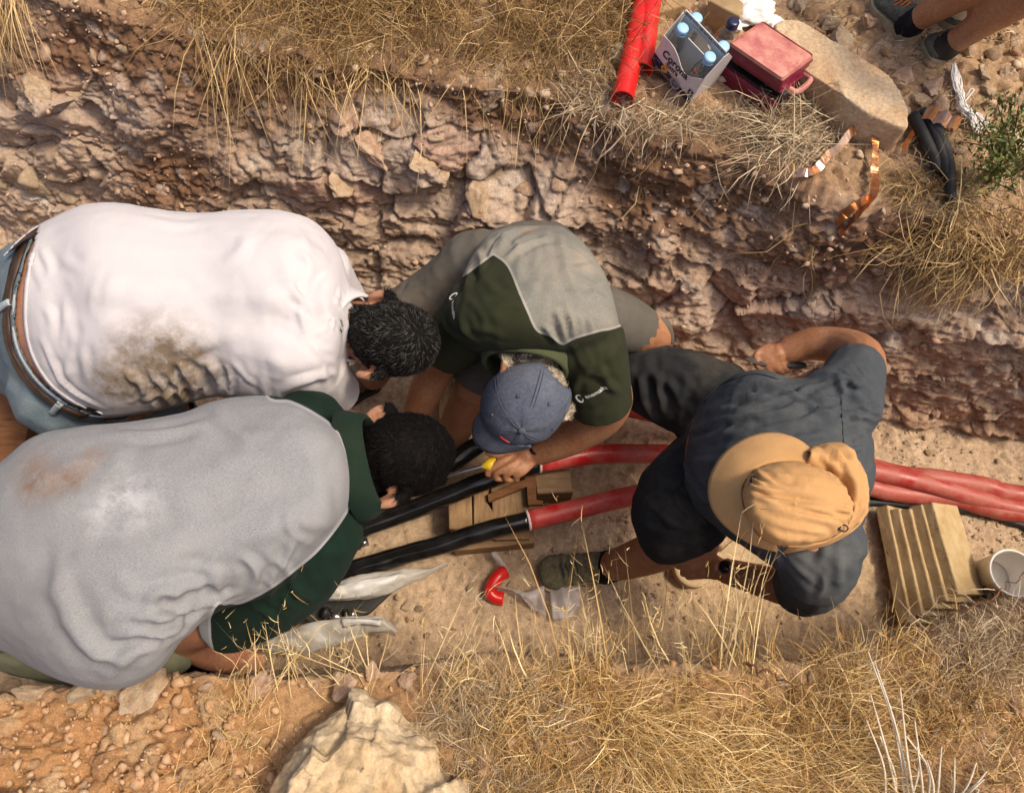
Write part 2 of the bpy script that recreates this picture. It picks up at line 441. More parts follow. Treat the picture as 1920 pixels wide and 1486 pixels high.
# cloth with weave, heather flecks and dust
def cloth(name, c, fleck=.0, dust=(.42, .33, .24), dustf=.3, weave=900, rough=.9, heather=None, dsc=5, streak=(1, 1, 1), spots=(), scol=(.3, .17, .08)):
    t = NT(name); co = t.co(); f = t.noise(dsc, 6, .62, co); base = c
    if heather:
        hn = t.noise(heather, 3, .75, t.co('Object', streak)); base = t.ramp(hn, [(.32, tuple(x * (1 - fleck) for x in c)), (.68, tuple(min(1, x * (1 + fleck)) for x in c))])
    else:
        base = t.ramp(t.noise(30, 5, .6, co), [(.3, tuple(x * .9 for x in c)), (.7, tuple(min(1, x * 1.08) for x in c))])
    d = t.ramp(f, [(.48, 0.0), (.80, dustf)]); col = t.mix(d, base, dust)
    for (p, r, a, sc2) in spots:                      # stains: soft-edged patches of dirt at given points
        vd = t.n('ShaderNodeVectorMath', operation='DISTANCE'); tc = t.n('ShaderNodeTexCoord'); t.l(tc.outputs['Object'], vd.inputs[0]); vd.inputs[1].default_value = p
        e = t.math('SUBTRACT', 1.0, t.math('DIVIDE', vd.outputs['Value'], r)); nz = t.noise(sc2, 6, .7, co)
        e = t.math('MULTIPLY', t.math('MAXIMUM', e, 0.0), 2.2); e = t.math('MULTIPLY', e, t.ramp(nz, [(.28, 0.0), (.78, 1.0)])); e = t.math('MINIMUM', t.math('MULTIPLY', e, a), .93)
        col = t.mix(e, col, scol)
    t.base(col); t.set(rough=rough, spec=.12, sheen=.02)
    h = t.math('ADD', t.noise(weave, 2, .5, co), t.math('MULTIPLY', t.noise(55, 5, .6, co), .8)); h = t.math('ADD', h, t.math('MULTIPLY', t.noise(11, 5, .5, co, 1.2), 3.0)); t.bump(h, .30, .0035)
    M[name] = t.m; return t
simple('leather_brown', (.05, .024, .014), .5, .3, 40, .3, 120, .002)
cloth('denim', (.13, .175, .205), .35, (.45, .42, .36), .35, heather=260, streak=(1, 1, 4)); cloth('denim_pale', (.42, .47, .50), .2, heather=200)
cloth('trouser_black', (.022, .023, .025), .0, (.20, .17, .12), .45, dsc=6); cloth('shorts_grey', (.11, .10, .085), .0, (.28, .22, .16), .5, dsc=5); cloth('shorts_dark', (.035, .028, .022), .0, (.16, .12, .08), .35)
cloth('trouser_olive', (.14, .145, .10), .0, (.26, .23, .16), .3)
cloth('shirt_navy', (.058, .066, .074), .25, (.20, .19, .165), .5, heather=230, dsc=5, streak=(1, 3, 1))
cloth('cap_blue', (.082, .094, .128), .22, (.27, .28, .30), .35, heather=130, dsc=9); cloth('cap_seam', (.035, .048, .085), .2); cloth('hat_tan', (.50, .285, .12), .06, (.62, .41, .22), .3, heather=300, dsc=8); cloth('hat_trim', (.02, .022, .03))
cloth('polo_green', (.0075, .021, .013), .0, (.10, .09, .05), .2); cloth('polo_olive', (.036, .052, .02), .0, (.14, .13, .08), .3); cloth('collar_olive', (.075, .088, .042), .0, (.2, .18, .12), .25)
cloth('sock_black', (.012, .012, .014)); cloth('sock_white', (.7, .68, .66))
cloth('shoe_grey', (.10, .105, .085), .3, (.32, .26, .18), .55, heather=90, dsc=10); cloth('shoe_olive', (.13, .115, .07), .4, (.33, .27, .18), .6, heather=60, dsc=12); cloth('boot_mud', (.15, .12, .085), .35, (.28, .22, .15), .7, heather=60, dsc=12)
simple('sole', (.40, .32, .20), .85, .2); simple('lace_orange', (.55, .17, .03), .7); simple('eyes', (.05, .04, .035), .2, .05, 5, 0); simple('lips', (.35, .13, .10), .5)
simple('print_white', (.72, .72, .68), .7, .05, 40, 0); simple('print_black', (.012, .013, .03), .6, .1, 40, 0); simple('print_navy', (.012, .018, .05), .55, .15, 40, 0)
simple('print_orange', (.75, .36, .04), .5, .1, 30, 0); simple('print_dim', (.36, .37, .42), .6, .1, 40, 0); simple('carton_white', (.66, .61, .60), .5, .05, 12, .05); simple('carton_grey', (.50, .53, .54), .55, .06, 12, .05); simple('carton_inside', (.34, .25, .16), .85, .1, 15, .1)
simple('cap_plastic_blue', (.30, .55, .80), .35, .05, 20, 0); simple('cap_plastic_navy', (.012, .016, .06), .35, .05, 20, 0)
simple('black_rubber', (.008, .008, .008), .16, .4, 25, .2, 22, .003); simple('black_matt', (.018, .018, .018), .6, .4, 25, .3, 40, .003); simple('steel', (.55, .55, .56), .25, .1, 30, .05, metal=1.0)
simple('yellow_plastic', (.75, .52, .02), .35, .08, 20, 0); simple('blue_wire', (.08, .2, .42), .5); simple('bleached', (.62, .53, .40), .8, .15, 30, .2); simple('white_wire', (.78, .76, .72), .55, .06, 60, .1)
simple('red_inside', (.42, .02, .02), .5); simple('rim_pale', (.72, .55, .52), .6, .1)
def dusty_red(name, c, dust, lo, hi, sc):
    t = NT(name); co = t.co(); f = t.noise(sc, 6, .66, co); f2 = t.noise(sc * 9, 4, .6, co)
    d = t.ramp(t.math('ADD', t.math('MULTIPLY', f, .8), t.math('MULTIPLY', f2, .2)), [(lo, 0.0), (hi, 1.0)]); t.base(t.mix(d, c, dust))
    t.set(rough=t.math('ADD', .3, t.math('MULTIPLY', d, .45)), spec=.45); t.bump(f2, .12, .002); M[name] = t.m
dusty_red('cable_red', (.50, .012, .014), (.56, .22, .17), .38, .85, 14); dusty_red('cable_red_dusty', (.36, .022, .02), (.44, .17, .125), .34, .72, 16); dusty_red('duct_red', (.62, .015, .012), (.60, .18, .14), .55, 1.0, 10)
dusty_red('case_lid', (.33, .055, .07), (.60, .28, .22), .30, .62, 22); dusty_red('case_body', (.17, .012, .035), (.40, .18, .16), .55, 1.0, 12)
def wood(name, a, b, ax=(1, 12, 12), r=.85):
    t = NT(name); co = t.co('Object', ax); f = t.noise(9, 6, .65, co, .6); k = t.ramp(t.noise(3.5, 5, .7, t.co()), [(.35, .55), (.6, 1.08)])
    t.base(t.mix(1.0, t.ramp(f, [(.3, a), (.7, b)]), k, 'MULTIPLY')); t.set(rough=r, spec=.2); t.bump(f, .4, .003); M[name] = t.m
wood('wood_pale', (.23, .14, .075), (.37, .25, .14)); wood('wood_y', (.22, .13, .065), (.38, .25, .135), (12, 1, 12)); wood('wood_dark', (.13, .055, .022), (.24, .11, .05)); wood('wood_light', (.52, .37, .21), (.66, .50, .32), (3, 3, 3)); wood('card', (.36, .24, .12), (.46, .33, .18), (2, 2, 2))
def sheet(name, c, rough, al, tr=0.0):
    t = NT(name); t.base(c); t.set(rough=rough, alpha=al, spec=.5); co = t.co(); t.bump(t.noise(26, 5, .6, co), .5, .008)
    tl = t.n('ShaderNodeBsdfTranslucent'); tl.inputs[0].default_value = (*c, 1); mx = t.n('ShaderNodeMixShader'); mx.inputs[0].default_value = tr
    if tr > 0:
        tp = t.n('ShaderNodeBsdfTransparent'); t.b.inputs['Alpha'].default_value = 1.0; m2 = t.n('ShaderNodeMixShader'); m2.inputs[0].default_value = 1 - al
        t.l(t.b.outputs[0], mx.inputs[1]); t.l(tl.outputs[0], mx.inputs[2]); t.l(mx.outputs[0], m2.inputs[1]); t.l(tp.outputs[0], m2.inputs[2]); t.l(m2.outputs[0], t.o.inputs[0])
    M[name] = t.m
sheet('plastic_film', (.72, .70, .66), .3, .62, .35); sheet('plastic_white', (.80, .80, .79), .35, .95, .3); sheet('tissue', (.82, .81, .80), .8, 1.0); sheet('rag', (.60, .55, .42), .85, 1.0); sheet('film_thin', (.72, .68, .70), .35, .55, .35)
simple('bucket_white', (.74, .70, .64), .4, .05, 14, .04); simple('bucket_in', (.74, .76, .82), .35, .05, 14, 0)
t = NT('copper'); co = t.co(); f = t.noise(9, 5, .65, co); t.base(t.ramp(f, [(.3, (.38, .10, .025)), (.5, (.60, .26, .10)), (.62, (.70, .50, .40)), (.8, (.66, .54, .46))])); t.set(rough=.3, metal=.75); t.bump(t.noise(30, 4, .6, co), .3, .004); M['copper'] = t.m
t = NT('clear_pet'); t.base((.95, .97, .97)); t.set(rough=.04, ior=1.25, trans=.0); gl = t.n('ShaderNodeBsdfGlossy'); gl.inputs['Roughness'].default_value = .06; tp = t.n('ShaderNodeBsdfTransparent'); tp.inputs[0].default_value = (.90, .92, .92, 1)
lw = t.n('ShaderNodeLayerWeight'); lw.inputs[0].default_value = .35; mx = t.n('ShaderNodeMixShader'); t.l(t.math('ADD', .06, t.math('MULTIPLY', lw.outputs['Facing'], .55)), mx.inputs[0]); t.l(tp.outputs[0], mx.inputs[1]); t.l(gl.outputs[0], mx.inputs[2]); t.l(mx.outputs[0], t.o.inputs[0]); M['clear_pet'] = t.m
# ------------------------------------------------------------------ the trench and its banks
ZG = 0.80
def line_fn(pts, z):
    P = np.array([U(a, b, z) for a, b in pts]); P = P[np.argsort(P[:, 0])]
    def f(x):
        y = np.interp(x, P[:, 0], P[:, 1]); k0 = (P[1, 1] - P[0, 1]) / (P[1, 0] - P[0, 0]); k1 = (P[-1, 1] - P[-2, 1]) / (P[-1, 0] - P[-2, 0])
        y = np.where(x < P[0, 0], P[0, 1] + k0 * .5 * np.clip(x - P[0, 0], -3, 0), y); return np.where(x > P[-1, 0], P[-1, 1] + k1 * .5 * np.clip(x - P[-1, 0], 0, 3), y)
    return f
fn_near = line_fn([(-300, 1330), (0, 1308), (150, 1290), (300, 1262), (500, 1258), (700, 1245), (900, 1240), (1150, 1245), (1350, 1250), (1500, 1248), (1700, 1222), (1920, 1165), (2200, 1090)], ZG)
fn_base = line_fn([(-300, 395), (0, 445), (350, 530), (640, 610), (900, 655), (1250, 705), (1500, 748), (1720, 790), (1920, 812), (2200, 850)], 0.0)
fn_rim = line_fn([(-300, -55), (0, -20), (250, 45), (500, 95), (700, 125), (1000, 165), (1200, 230), (1400, 300), (1600, 380), (1800, 415), (1920, 440), (2200, 500)], ZG)

xs = np.concatenate([-np.geomspace(14, 2.25, 14), np.linspace(-2.15, 2.15, 600), np.geomspace(2.25, 14, 14)])
NX = len(xs)
yn, yb, yr = fn_near(xs), fn_base(xs), fn_rim(xs)
sm = lambda a, k: np.convolve(np.pad(a, k, 'edge'), np.ones(2 * k + 1) / (2 * k + 1), 'valid')
yn, yb, yr = sm(yn, 6), sm(yb, 12), sm(yr, 12)
wob = fbm(np.column_stack([xs * 2.2, xs * 0, xs * 0]), 3, 5)
yr = yr + wob * .05; yb = yb + fbm(np.column_stack([xs * 3, xs * 0, xs * 0 + 4]), 3, 6) * .035
rowsY, rowsZ, zone = [], [], []
def seg(y0, z0, y1, z1, n, zn, last=False, ease=None):
    for i in range(n):
        t = i / (n if not last else n - 1)
        rowsY.append(y0 + (y1 - y0) * t); rowsZ.append(z0 + (z1 - z0) * t + (0 if ease is None else ease(t))); zone.append(zn)
o1 = np.ones(NX)
zn_ = ZG + .10 * sstep(-.3, -1.6, xs)              # earth piled a little higher on the left of the near bank
seg(-14 * o1, ZG * o1 - .1, -1.4 * o1, ZG * o1, 8, 0)
seg(-1.4 * o1, ZG * o1, -.42 * o1, zn_ + .02, 16, 0)
seg(-.42 * o1, zn_ + .02, yn, zn_ - .03, 120, 0)
slope = .0 * xs
seg(yn, zn_ - .03, yn + slope, .0 * o1, 60, 1)
seg(yn + slope, 0 * o1, yb, 0 * o1, 160, 2)
seg(yb, 0 * o1, yr, ZG * o1, 220, 3)
seg(yr, ZG * o1, yr + .75, ZG + .03 * o1, 120, 4)
seg(yr + .75, ZG + .03 * o1, yr + 2.4, ZG * o1 + .15, 20, 4)
seg(yr + 2.4, ZG * o1 + .15, 16 * o1, ZG * o1 + .3, 10, 4, True)
Y = np.array(rowsY); Z = np.array(rowsZ); zone = np.array(zone); NR = len(zone)
for _ in range(5):                                  # round the corners of the profile
    Y[1:-1] = (Y[:-2] + 2 * Y[1:-1] + Y[2:]) / 4; Z[1:-1] = (Z[:-2] + 2 * Z[1:-1] + Z[2:]) / 4
G = np.stack([np.broadcast_to(xs, Y.shape), Y, Z], -1)
def normals(G):
    n = np.cross(np.gradient(G, axis=1), np.gradient(G, axis=0)); return n / (np.linalg.norm(n, axis=-1)[..., None] + 1e-12)
N0 = normals(G)
pp = proj(G); PXv, PYv = pp[..., 0], pp[..., 1]
def zw(*zz):
    w = np.isin(zone, zz).astype(float); w = np.convolve(np.pad(w, 6, 'edge'), np.ones(13) / 13, 'valid'); return w[:, None]
w_bank0, w_wall0, w_floor, w_wall, w_bank = zw(0), zw(1), zw(2), zw(3), zw(4)
# --- relief
big = fbm(G * 2.6, 4, 11)
strat = ridged(G * np.array([3.2, 3.2, 9.5]) + fbm(G * 3, 2, 3)[..., None] * .5, 4, 21)
warp = np.stack([fbm(G * 7, 3, 31), fbm(G * 7, 3, 32), fbm(G * 7, 3, 33)], -1) * .30
f1, f2, cid, off = worley(G * np.array([6.0, 6.0, 7.5]) + warp, 41)          # broken rock, fist to head size
tilt = ((cid - .5) * 2 * off).sum(-1); edge = f2 - f1
s1, s2, sid, soff = worley(G * np.array([3.6, 3.6, 6.5]) + warp * 1.6, 47)                    # broad broken beds
stilt = ((sid - .5) * 2 * soff).sum(-1)
g1, g2, gid, goff = worley(G * 21.0 + warp * 2.2, 61)                          # rubble
gt = ((gid - .5) * 2 * goff).sum(-1); gedge = g2 - g1
fine = fbm(G * 34, 5, 71, .6); grit = fbm(G * 120, 2, 81)
mott = fbm(G * 1.9 + 5, 4, 91)
# where the wall is bare broken rock, by place in the photograph: the pale outcrop and the ledge under it
def blob(cx, cy, rx, ry): return np.clip(1.25 - np.hypot((PXv - cx) / rx, (PYv - cy) / ry), 0, 1)
outc = np.clip(np.maximum.reduce([blob(720, 290, 150, 100), blob(850, 340, 150, 90), blob(1000, 370, 110, 70) * .8, blob(140, 200, 200, 60) * .5, blob(1330, 560, 200, 60) * .45, blob(640, 350, 110, 50), blob(1500, 570, 150, 30) * .5]) * 1.6, 0, 1) * w_wall
outc = np.clip(outc * (1 + .7 * fbm(G * 6, 3, 95)), 0, 1)
soil = np.clip(np.maximum.reduce([blob(300, 120, 330, 150), blob(620, 130, 330, 90), blob(1000, 220, 320, 90), blob(1300, 330, 300, 110), blob(330, 330, 120, 80) * .8, blob(1650, 460, 330, 80) * .7]) * 1.5, 0, 1) * np.clip(w_wall + w_bank, 0, 1) * (1 - outc)
dw = (.075 * big + .022 * strat * (1 - .5 * soil) + outc * (.085 * (cid[..., 0] - .45) + .075 * tilt - .035 * (1 - sstep(0, .08, edge)))
      + (1 - outc) * (.013 * (cid[..., 0] - .5) + .014 * tilt + .006 * ridged(G * np.array([13, 13, 26.]), 3, 141) + (.0025 + .006 * soil) * (gt + gid[..., 0] - .5) - .007 * (1 - sstep(0, .12, gedge)) * (.1 + soil)) + .012 * fine + .004 * grit + .007 * fbm(G * 70, 2, 151) + outc * .03
      + (1 - .7 * soil) * (1 - .6 * outc) * (1 - .35 * sstep(1000, 1400, PXv)) * (.034 * (sid[..., 0] - .5) + .038 * stilt - .018 * (1 - sstep(0, .07, s2 - s1))))
crumb = .022 * (gt * .8 + gid[..., 0] - .5) - .012 * (1 - sstep(0, .15, gedge))
leftmound = sstep(560, 420, PXv) * w_bank0
df = .028 * big + .012 * fine + .006 * ridged(G * 7, 3, 57) + .003 * grit + .006 * np.clip(gt, -1, 1) * (fbm(G * 4, 2, 55) > .05)
db0 = .035 * big + .012 * fine + .004 * grit + crumb * (.45 + .8 * leftmound) + leftmound * (.05 * (cid[..., 0] - .5) + .04 * tilt)
db1 = .03 * big + .010 * fine + .003 * grit + crumb * .7
disp = w_wall * dw + w_floor * df + w_bank0 * db0 + w_bank * db1 + w_wall0 * (.03 * big + .012 * fine + .008 * tilt + .003 * grit)
fade = np.where(np.abs(xs) > 2.2, .5, 1.0)[None, :]
G = G + N0 * (disp * fade)[..., None]
# --- colour of earth and stone
def lerp(a, b, t): return a + (np.asarray(b, float) - a) * t[..., None]
C = np.zeros(G.shape) + np.array([.40, .285, .19])
C = lerp(C, (.32, .21, .135), np.clip(.5 + mott, 0, 1) * .6)
right = sstep(900, 1500, PXv)
cw = np.zeros(G.shape) + np.array([.52, .39, .29]); cw = lerp(cw, (.43, .305, .215), np.clip(.4 + mott * 1.2, 0, 1)); cw = lerp(cw, (.47, .295, .19), right * .75)
cw = lerp(cw, (.44, .325, .24), (sid[..., 1] > .5) * .5 * (1 - soil)); cw = lerp(cw, (.24, .135, .078), np.clip(soil * 1.05 + .25 * fine * soil, 0, 1)); cw = lerp(cw, (.52, .41, .33), np.clip(outc * (.35 + .9 * cid[..., 1]), 0, 1)); cw = lerp(cw, (.45, .27, .19), outc * (cid[..., 2] > .6) * .7)
chip = ((gid[..., 1] > .86) & (gedge > .12)).astype(float) * (.35 + .5 * soil); cw = lerp(cw, (.55, .43, .34), chip * .75); cw = lerp(cw, (.16, .09, .05), (1 - sstep(0, .09, gedge)) * soil * .6)
vein = np.clip(fbm(G * np.array([9, 9, 16.]), 3, 121) - .28, 0, 1) * 3; cw = lerp(cw, (.62, .55, .47), np.clip(vein, 0, 1) * .6 * (1 - soil))
cf = np.zeros(G.shape) + np.array([.54, .395, .265]); cf = lerp(cf, (.41, .285, .18), np.clip(.35 + mott * 1.5, 0, 1) * .7); cf = lerp(cf, (.54, .39, .235), sstep(1050, 1500, PXv) * sstep(930, 1150, PYv) * .8)
cf = lerp(cf, (.56, .46, .35), chip * .8); cf = lerp(cf, (.25, .16, .10), np.clip(fbm(G * 60, 2, 131) - .2, 0, 1) * .9)
cb = np.zeros(G.shape) + np.array([.38, .22, .11]); cb = lerp(cb, (.46, .30, .16), np.clip(.4 + mott, 0, 1) * .7); cb = lerp(cb, (.42, .225, .10), leftmound * .8); cb = lerp(cb, (.53, .38, .22), leftmound * (gid[..., 1] > .75) * .55); cb = lerp(cb, (.27, .14, .07), np.clip(fine - .1, 0, 1) * 1.2)
cb1 = np.zeros(G.shape) + np.array([.36, .23, .135]); cb1 = lerp(cb1, (.47, .32, .19), np.clip(.3 + mott, 0, 1) * .6 + right * .35); cb1 = lerp(cb1, (.24, .14, .08), soil * .7); cb1 = lerp(cb1, (.52, .40, .29), chip)
wt_ = w_bank0 + w_wall0 + w_floor + w_wall + w_bank
C = (cb * w_bank0[..., None] + cf * (w_floor + w_wall0)[..., None] + cw * w_wall[..., None] + cb1 * w_bank[..., None]) / wt_[..., None]
NG = normals(G)
names = {0: 'near_bank', 1: 'near_trench_wall', 2: 'trench_floor', 3: 'far_trench_wall', 4: 'far_bank'}
lab = {0: 'dry near bank of red earth and rubble at the bottom', 1: 'near side wall of the trench', 2: 'dusty gravelly trench floor under the workers', 3: 'tall rocky far wall of the trench behind the workers', 4: 'stony ground on the far bank above the trench wall'}
GROUND = {}
for k in range(5):
    r = np.where(zone == k)[0]; r0, r1 = r[0], min(r[-1] + 2, NR)
    g = G[r0:r1]; nr = r1 - r0; idx = np.arange(nr * NX).reshape(nr, NX)
    F = np.stack([idx[:-1, :-1], idx[:-1, 1:], idx[1:, 1:], idx[1:, :-1]], -1).reshape(-1, 4)
    o = add(names[k], g.reshape(-1, 3), F, M['earth']); attr(o.data, 'Col', C[r0:r1].reshape(-1, 3)); tag(o, kind='structure'); o['label'] = lab[k]; GROUND[k] = o
# coarse copy for placing things
cr = np.arange(0, NR, 2); cc = np.arange(0, NX, 2); Gc = G[np.ix_(cr, cc)]; nr, nc = Gc.shape[:2]; idx = np.arange(nr * nc).reshape(nr, nc)
FT = np.stack([idx[:-1, :-1], idx[:-1, 1:], idx[1:, 1:], idx[1:, :-1]], -1).reshape(-1, 4)
TERR = BVHTree.FromPolygons([Vector(v) for v in Gc.reshape(-1, 3)], FT.tolist())
def gpx(px, py):
    p, n = hit(TERR, px, py)
    if p is None: p = U(px, py, ZG); n = np.array([0, 0, 1.])
    return p, n
def gz(x, y):
    h = TERR.ray_cast(Vector((x, y, 3.0)), Vector((0, 0, -1))); return h[0].z if h[0] is not None else 0.0
PXG, PYG = proj(G)[..., 0], proj(G)[..., 1]
INV = (PXG > -150) & (PXG < 2070) & (PYG > -150) & (PYG < 1640) & (np.abs(G[..., 0]) < 2.14)
rng = np.random.default_rng(7)
def scatter(n, zones, poly=None, dens=None):
    """random surface points: positions, normals"""
    m = INV & np.isin(zone, zones)[:, None]
    if poly is not None:
        pts = np.stack([PXG[m], PYG[m]], -1); q = np.zeros(len(pts), bool)
        for p in poly: q |= inside(pts, p)
        mm = np.zeros_like(m); mm[m] = q; m = mm
    ii = np.argwhere(m)
    if len(ii) == 0: return np.zeros((0, 3)), np.zeros((0, 3))
    area = np.linalg.norm(np.cross(np.gradient(G, axis=1), np.gradient(G, axis=0)), axis=-1)[m]
    if dens is not None: area = area * dens[m]
    pick = rng.choice(len(ii), n, p=area / area.sum()); s = ii[pick]
    return G[s[:, 0], s[:, 1]] + rng.normal(0, .003, (n, 3)), NG[s[:, 0], s[:, 1]]

# ------------------------------------------------------------------ stones
def ico(sub):
    bm = bmesh.new(); bmesh.ops.create_icosphere(bm, subdivisions=sub, radius=1.0)
    V = np.array([v.co[:] for v in bm.verts]); bm.verts.index_update(); F = np.array([[v.index for v in f.verts] for f in bm.faces]); bm.free(); return V, F
def rock_verts(seed, sub=2, planes=13, rough=.10, sharp=.97, freq=2.5):
    V, F = ico(sub); r = np.random.default_rng(seed)
    nrm = r.normal(size=(planes, 3)); nrm /= np.linalg.norm(nrm, axis=1)[:, None]; dist = r.uniform(.36, .74, planes)
    for n, d in zip(nrm, dist):
        s = V @ n; m = s > d; V[m] -= np.outer((s[m] - d) * sharp, n)
    V = V * (1 + rough * fbm(V * freq + seed, 4, seed)[:, None]); return V, F
STONES = []
for k in range(14):
    V, F = rock_verts(100 + k, 2, 15, .07); STONES.append(mesh_from(V, F, 'stone', False))
for k in range(5):                                   # larger broken blocks with ridges and chips
    V, F = rock_verts(300 + k, 4, 16, .05); a_, b_, c_, o_ = worley(V * 2.3 + k * 7, 300 + k); a2_, b2_, c2_, o2_ = worley(V * 6 + k * 3, 330 + k)
    V = V * (1 + .16 * ((c_ - .5) * 2 * o_).sum(-1) + .05 * ((c2_ - .5) * 2 * o2_).sum(-1) + .03 * fbm(V * 9, 3, k))[:, None]; STONES.append(mesh_from(V, F, 'stone', False))
SM = [M['stone_tan'], M['stone_pink'], M['stone_grey'], M['stone_orange']]
STM = [[None] * 4 for _ in STONES]
def stone(p, n, s, parent, mi, k, sink=.25, squash=.7, name='stone', big=False):
    if big: k = 14 + k % 5
    if STM[k][mi] is None:
        me = STONES[k].copy(); me.materials.append(SM[mi]); STM[k][mi] = me
    o = bpy.data.objects.new(name, STM[k][mi]); COL.objects.link(o); o.parent = parent
    q = Vector(n).to_track_quat('Z', 'Y').to_matrix().to_4x4() @ Matrix.Rotation(rng.uniform(0, 6.28), 4, 'Z') @ Matrix.Rotation(rng.uniform(-.35, .35), 4, 'X')
    S = Matrix.Diagonal((s * rng.uniform(.8, 1.25), s * rng.uniform(.7, 1.0), s * squash * rng.uniform(.7, 1.1), 1))
    o.matrix_world = Matrix.Translation(Vector(p + np.asarray(n) * s * squash * (.5 - sink))) @ q @ S
    return o
# stones one can pick out, at their place in the photograph: (px, py, size px, material)
picked = [(85, 100, 34, 1), (175, 110, 26, 0), (230, 95, 24, 2), (500, 195, 22, 2), (60, 165, 48, 2), (150, 180, 40, 2), (20, 195, 26, 1), (230, 205, 18, 2), (55, 330, 34, 2), (75, 355, 42, 2), (135, 370, 30, 2), (25, 410, 16, 2), (52, 412, 20, 2), (20, 385, 18, 0), (5, 350, 22, 2),
    (700, 280, 60, 1), (790, 300, 44, 0), (830, 330, 40, 0), (665, 230, 30, 1), (740, 225, 28, 1), (820, 262, 20, 2), (640, 345, 60, 0), (900, 380, 48, 0), (880, 430, 40, 2), (1010, 300, 20, 1), (1050, 345, 26, 1), (1110, 375, 20, 0), (985, 355, 30, 1), (760, 350, 40, 1), (930, 330, 36, 2),
    (1070, 238, 14, 0), (1100, 262, 12, 2), (1145, 290, 14, 2), (1380, 215, 22, 1), (1290, 240, 14, 0), (1400, 245, 16, 0), (1330, 180, 12, 2), (1560, 262, 16, 2), (1600, 350, 15, 1), (1610, 365, 18, 1), (1650, 280, 12, 2), (1440, 285, 22, 1), (1490, 270, 18, 3), (1730, 330, 20, 2), (1780, 300, 22, 1), (1790, 345, 18, 0),
    (1560, 590, 22, 1), (1400, 500, 18, 1), (1480, 440, 16, 1), (1590, 470, 18, 3), (1340, 470, 16, 1)]
for (px, py, s, mi) in picked:
    p, n = gpx(px, py); par = GROUND[3] if p[2] < ZG - .02 else GROUND[4]
    stone(p, n, px2m(s, p) * .85, par, mi, int(rng.integers(14)), .66, .6, big=s >= 36)
# rubble on the stony top right bank
far_st = [(1520, 25, 30, 3), (1560, 40, 34, 2), (1500, 15, 26, 2), (1620, 45, 40, 1), (1600, 20, 24, 3), (1580, 75, 46, 2), (1540, 60, 22, 3), (1660, 100, 20, 3), (1630, 135, 30, 3), (1690, 150, 46, 1), (1745, 165, 44, 1), (1760, 205, 40, 1), (1720, 190, 38, 2), (1690, 215, 26, 0), (1815, 95, 26, 0), (1840, 60, 24, 0), (1860, 110, 28, 0), (1880, 70, 22, 3), (1840, 140, 34, 2), (1890, 140, 30, 0), (1800, 130, 22, 3), (1905, 100, 24, 3), (1850, 170, 30, 2), (1780, 240, 26, 3), (1740, 120, 22, 3), (1895, 40, 28, 0), (1905, 190, 26, 0), (1830, 250, 24, 1), (1800, 285, 20, 1), (1850, 300, 18, 0), (1880, 330, 20, 3), (1860, 400, 22, 3), (1820, 390, 16, 1), (1900, 440, 26, 3), (1570, 100, 18, 3), (1650, 20, 26, 3), (1720, 100, 16, 0), (1700, 20, 20, 3), (1745, 30, 18, 0), (1870, 210, 22, 2), (1700, 250, 18, 1), (1480, 10, 20, 2), (1450, 5, 18, 0)]
for (px, py, s, mi) in far_st:
    p, n = gpx(px, py); stone(p, n, px2m(s, p) * .72, GROUND[4], mi, int(rng.integers(14)), .25, .75, big=s >= 30)
# near bank stones, floor stones
near_st = [(130, 1340, 30, 3), (200, 1370, 36, 0), (60, 1430, 34, 3), (290, 1420, 28, 3), (410, 1380, 24, 0), (440, 1450, 30, 3), (340, 1470, 26, 0), (960, 1300, 30, 0), (1010, 1400, 26, 1), (1100, 1330, 26, 0), (900, 1290, 24, 1), (270, 1290, 100, 0), (60, 1305, 66, 0), (480, 1290, 66, 1), (650, 1290, 76, 1), (760, 1275, 50, 1), (150, 1300, 50, 2), (20, 1290, 44, 0), (85, 1262, 46, 2), (30, 1330, 24, 3), (215, 1290, 40, 0), (340, 1262, 50, 0), (385, 1285, 24, 1), (440, 1268, 34, 2), (500, 1275, 40, 1), (560, 1262, 36, 1), (640, 1268, 40, 0), (700, 1262, 46, 1), (760, 1262, 30, 1), (590, 1290, 26, 1), (520, 1395, 26, 3), (160, 1478, 30, 0), (110, 1395, 20, 3), (300, 1340, 18, 3), (70, 1370, 20, 3), (240, 1400, 18, 0), (380, 1330, 14, 0), (1000, 1225, 30, 2), (1130, 1230, 34, 2), (1060, 1360, 18, 0), (1170, 1385, 24, 0), (1470, 1275, 30, 0), (1520, 1270, 24, 0), (1400, 1330, 26, 0), (1420, 1420, 56, 1), (1450, 1470, 40, 0), (1770, 1300, 36, 0), (1830, 1320, 34, 0), (1750, 1370, 24, 0), (1870, 1390, 20, 0), (1780, 1220, 18, 3), (1900, 1330, 26, 1), (1350, 1450, 30, 1), (930, 1350, 16, 0), (1240, 1440, 18, 0), (1650, 1400, 30, 3), (1560, 1360, 22, 0)]
for (px, py, s, mi) in near_st:
    p, n = gpx(px, py); stone(p, n, px2m(s, p) * .62, GROUND[0] if p[2] > .3 else GROUND[2], mi, int(rng.integers(14)), .3, .75, big=s >= 36)
floor_st = [(885, 1100, 18, 2), (955, 1095, 14, 0), (760, 1135, 18, 2), (785, 1140, 16, 2), (745, 1120, 12, 2), (765, 1160, 10, 3), (800, 1190, 18, 0), (690, 1240, 22, 2), (850, 1180, 10, 0), (1740, 850, 14, 3), (1870, 865, 10, 0), (1570, 1130, 10, 0), (1230, 1120, 8, 0), (1260, 1160, 10, 0), (940, 1110, 8, 0), (640, 1230, 12, 2)]
for (px, py, s, mi) in floor_st:
    p, n = gpx(px, py); stone(p, n, px2m(s, p) * .75, GROUND[2], mi, int(rng.integers(14)), .2, .8)
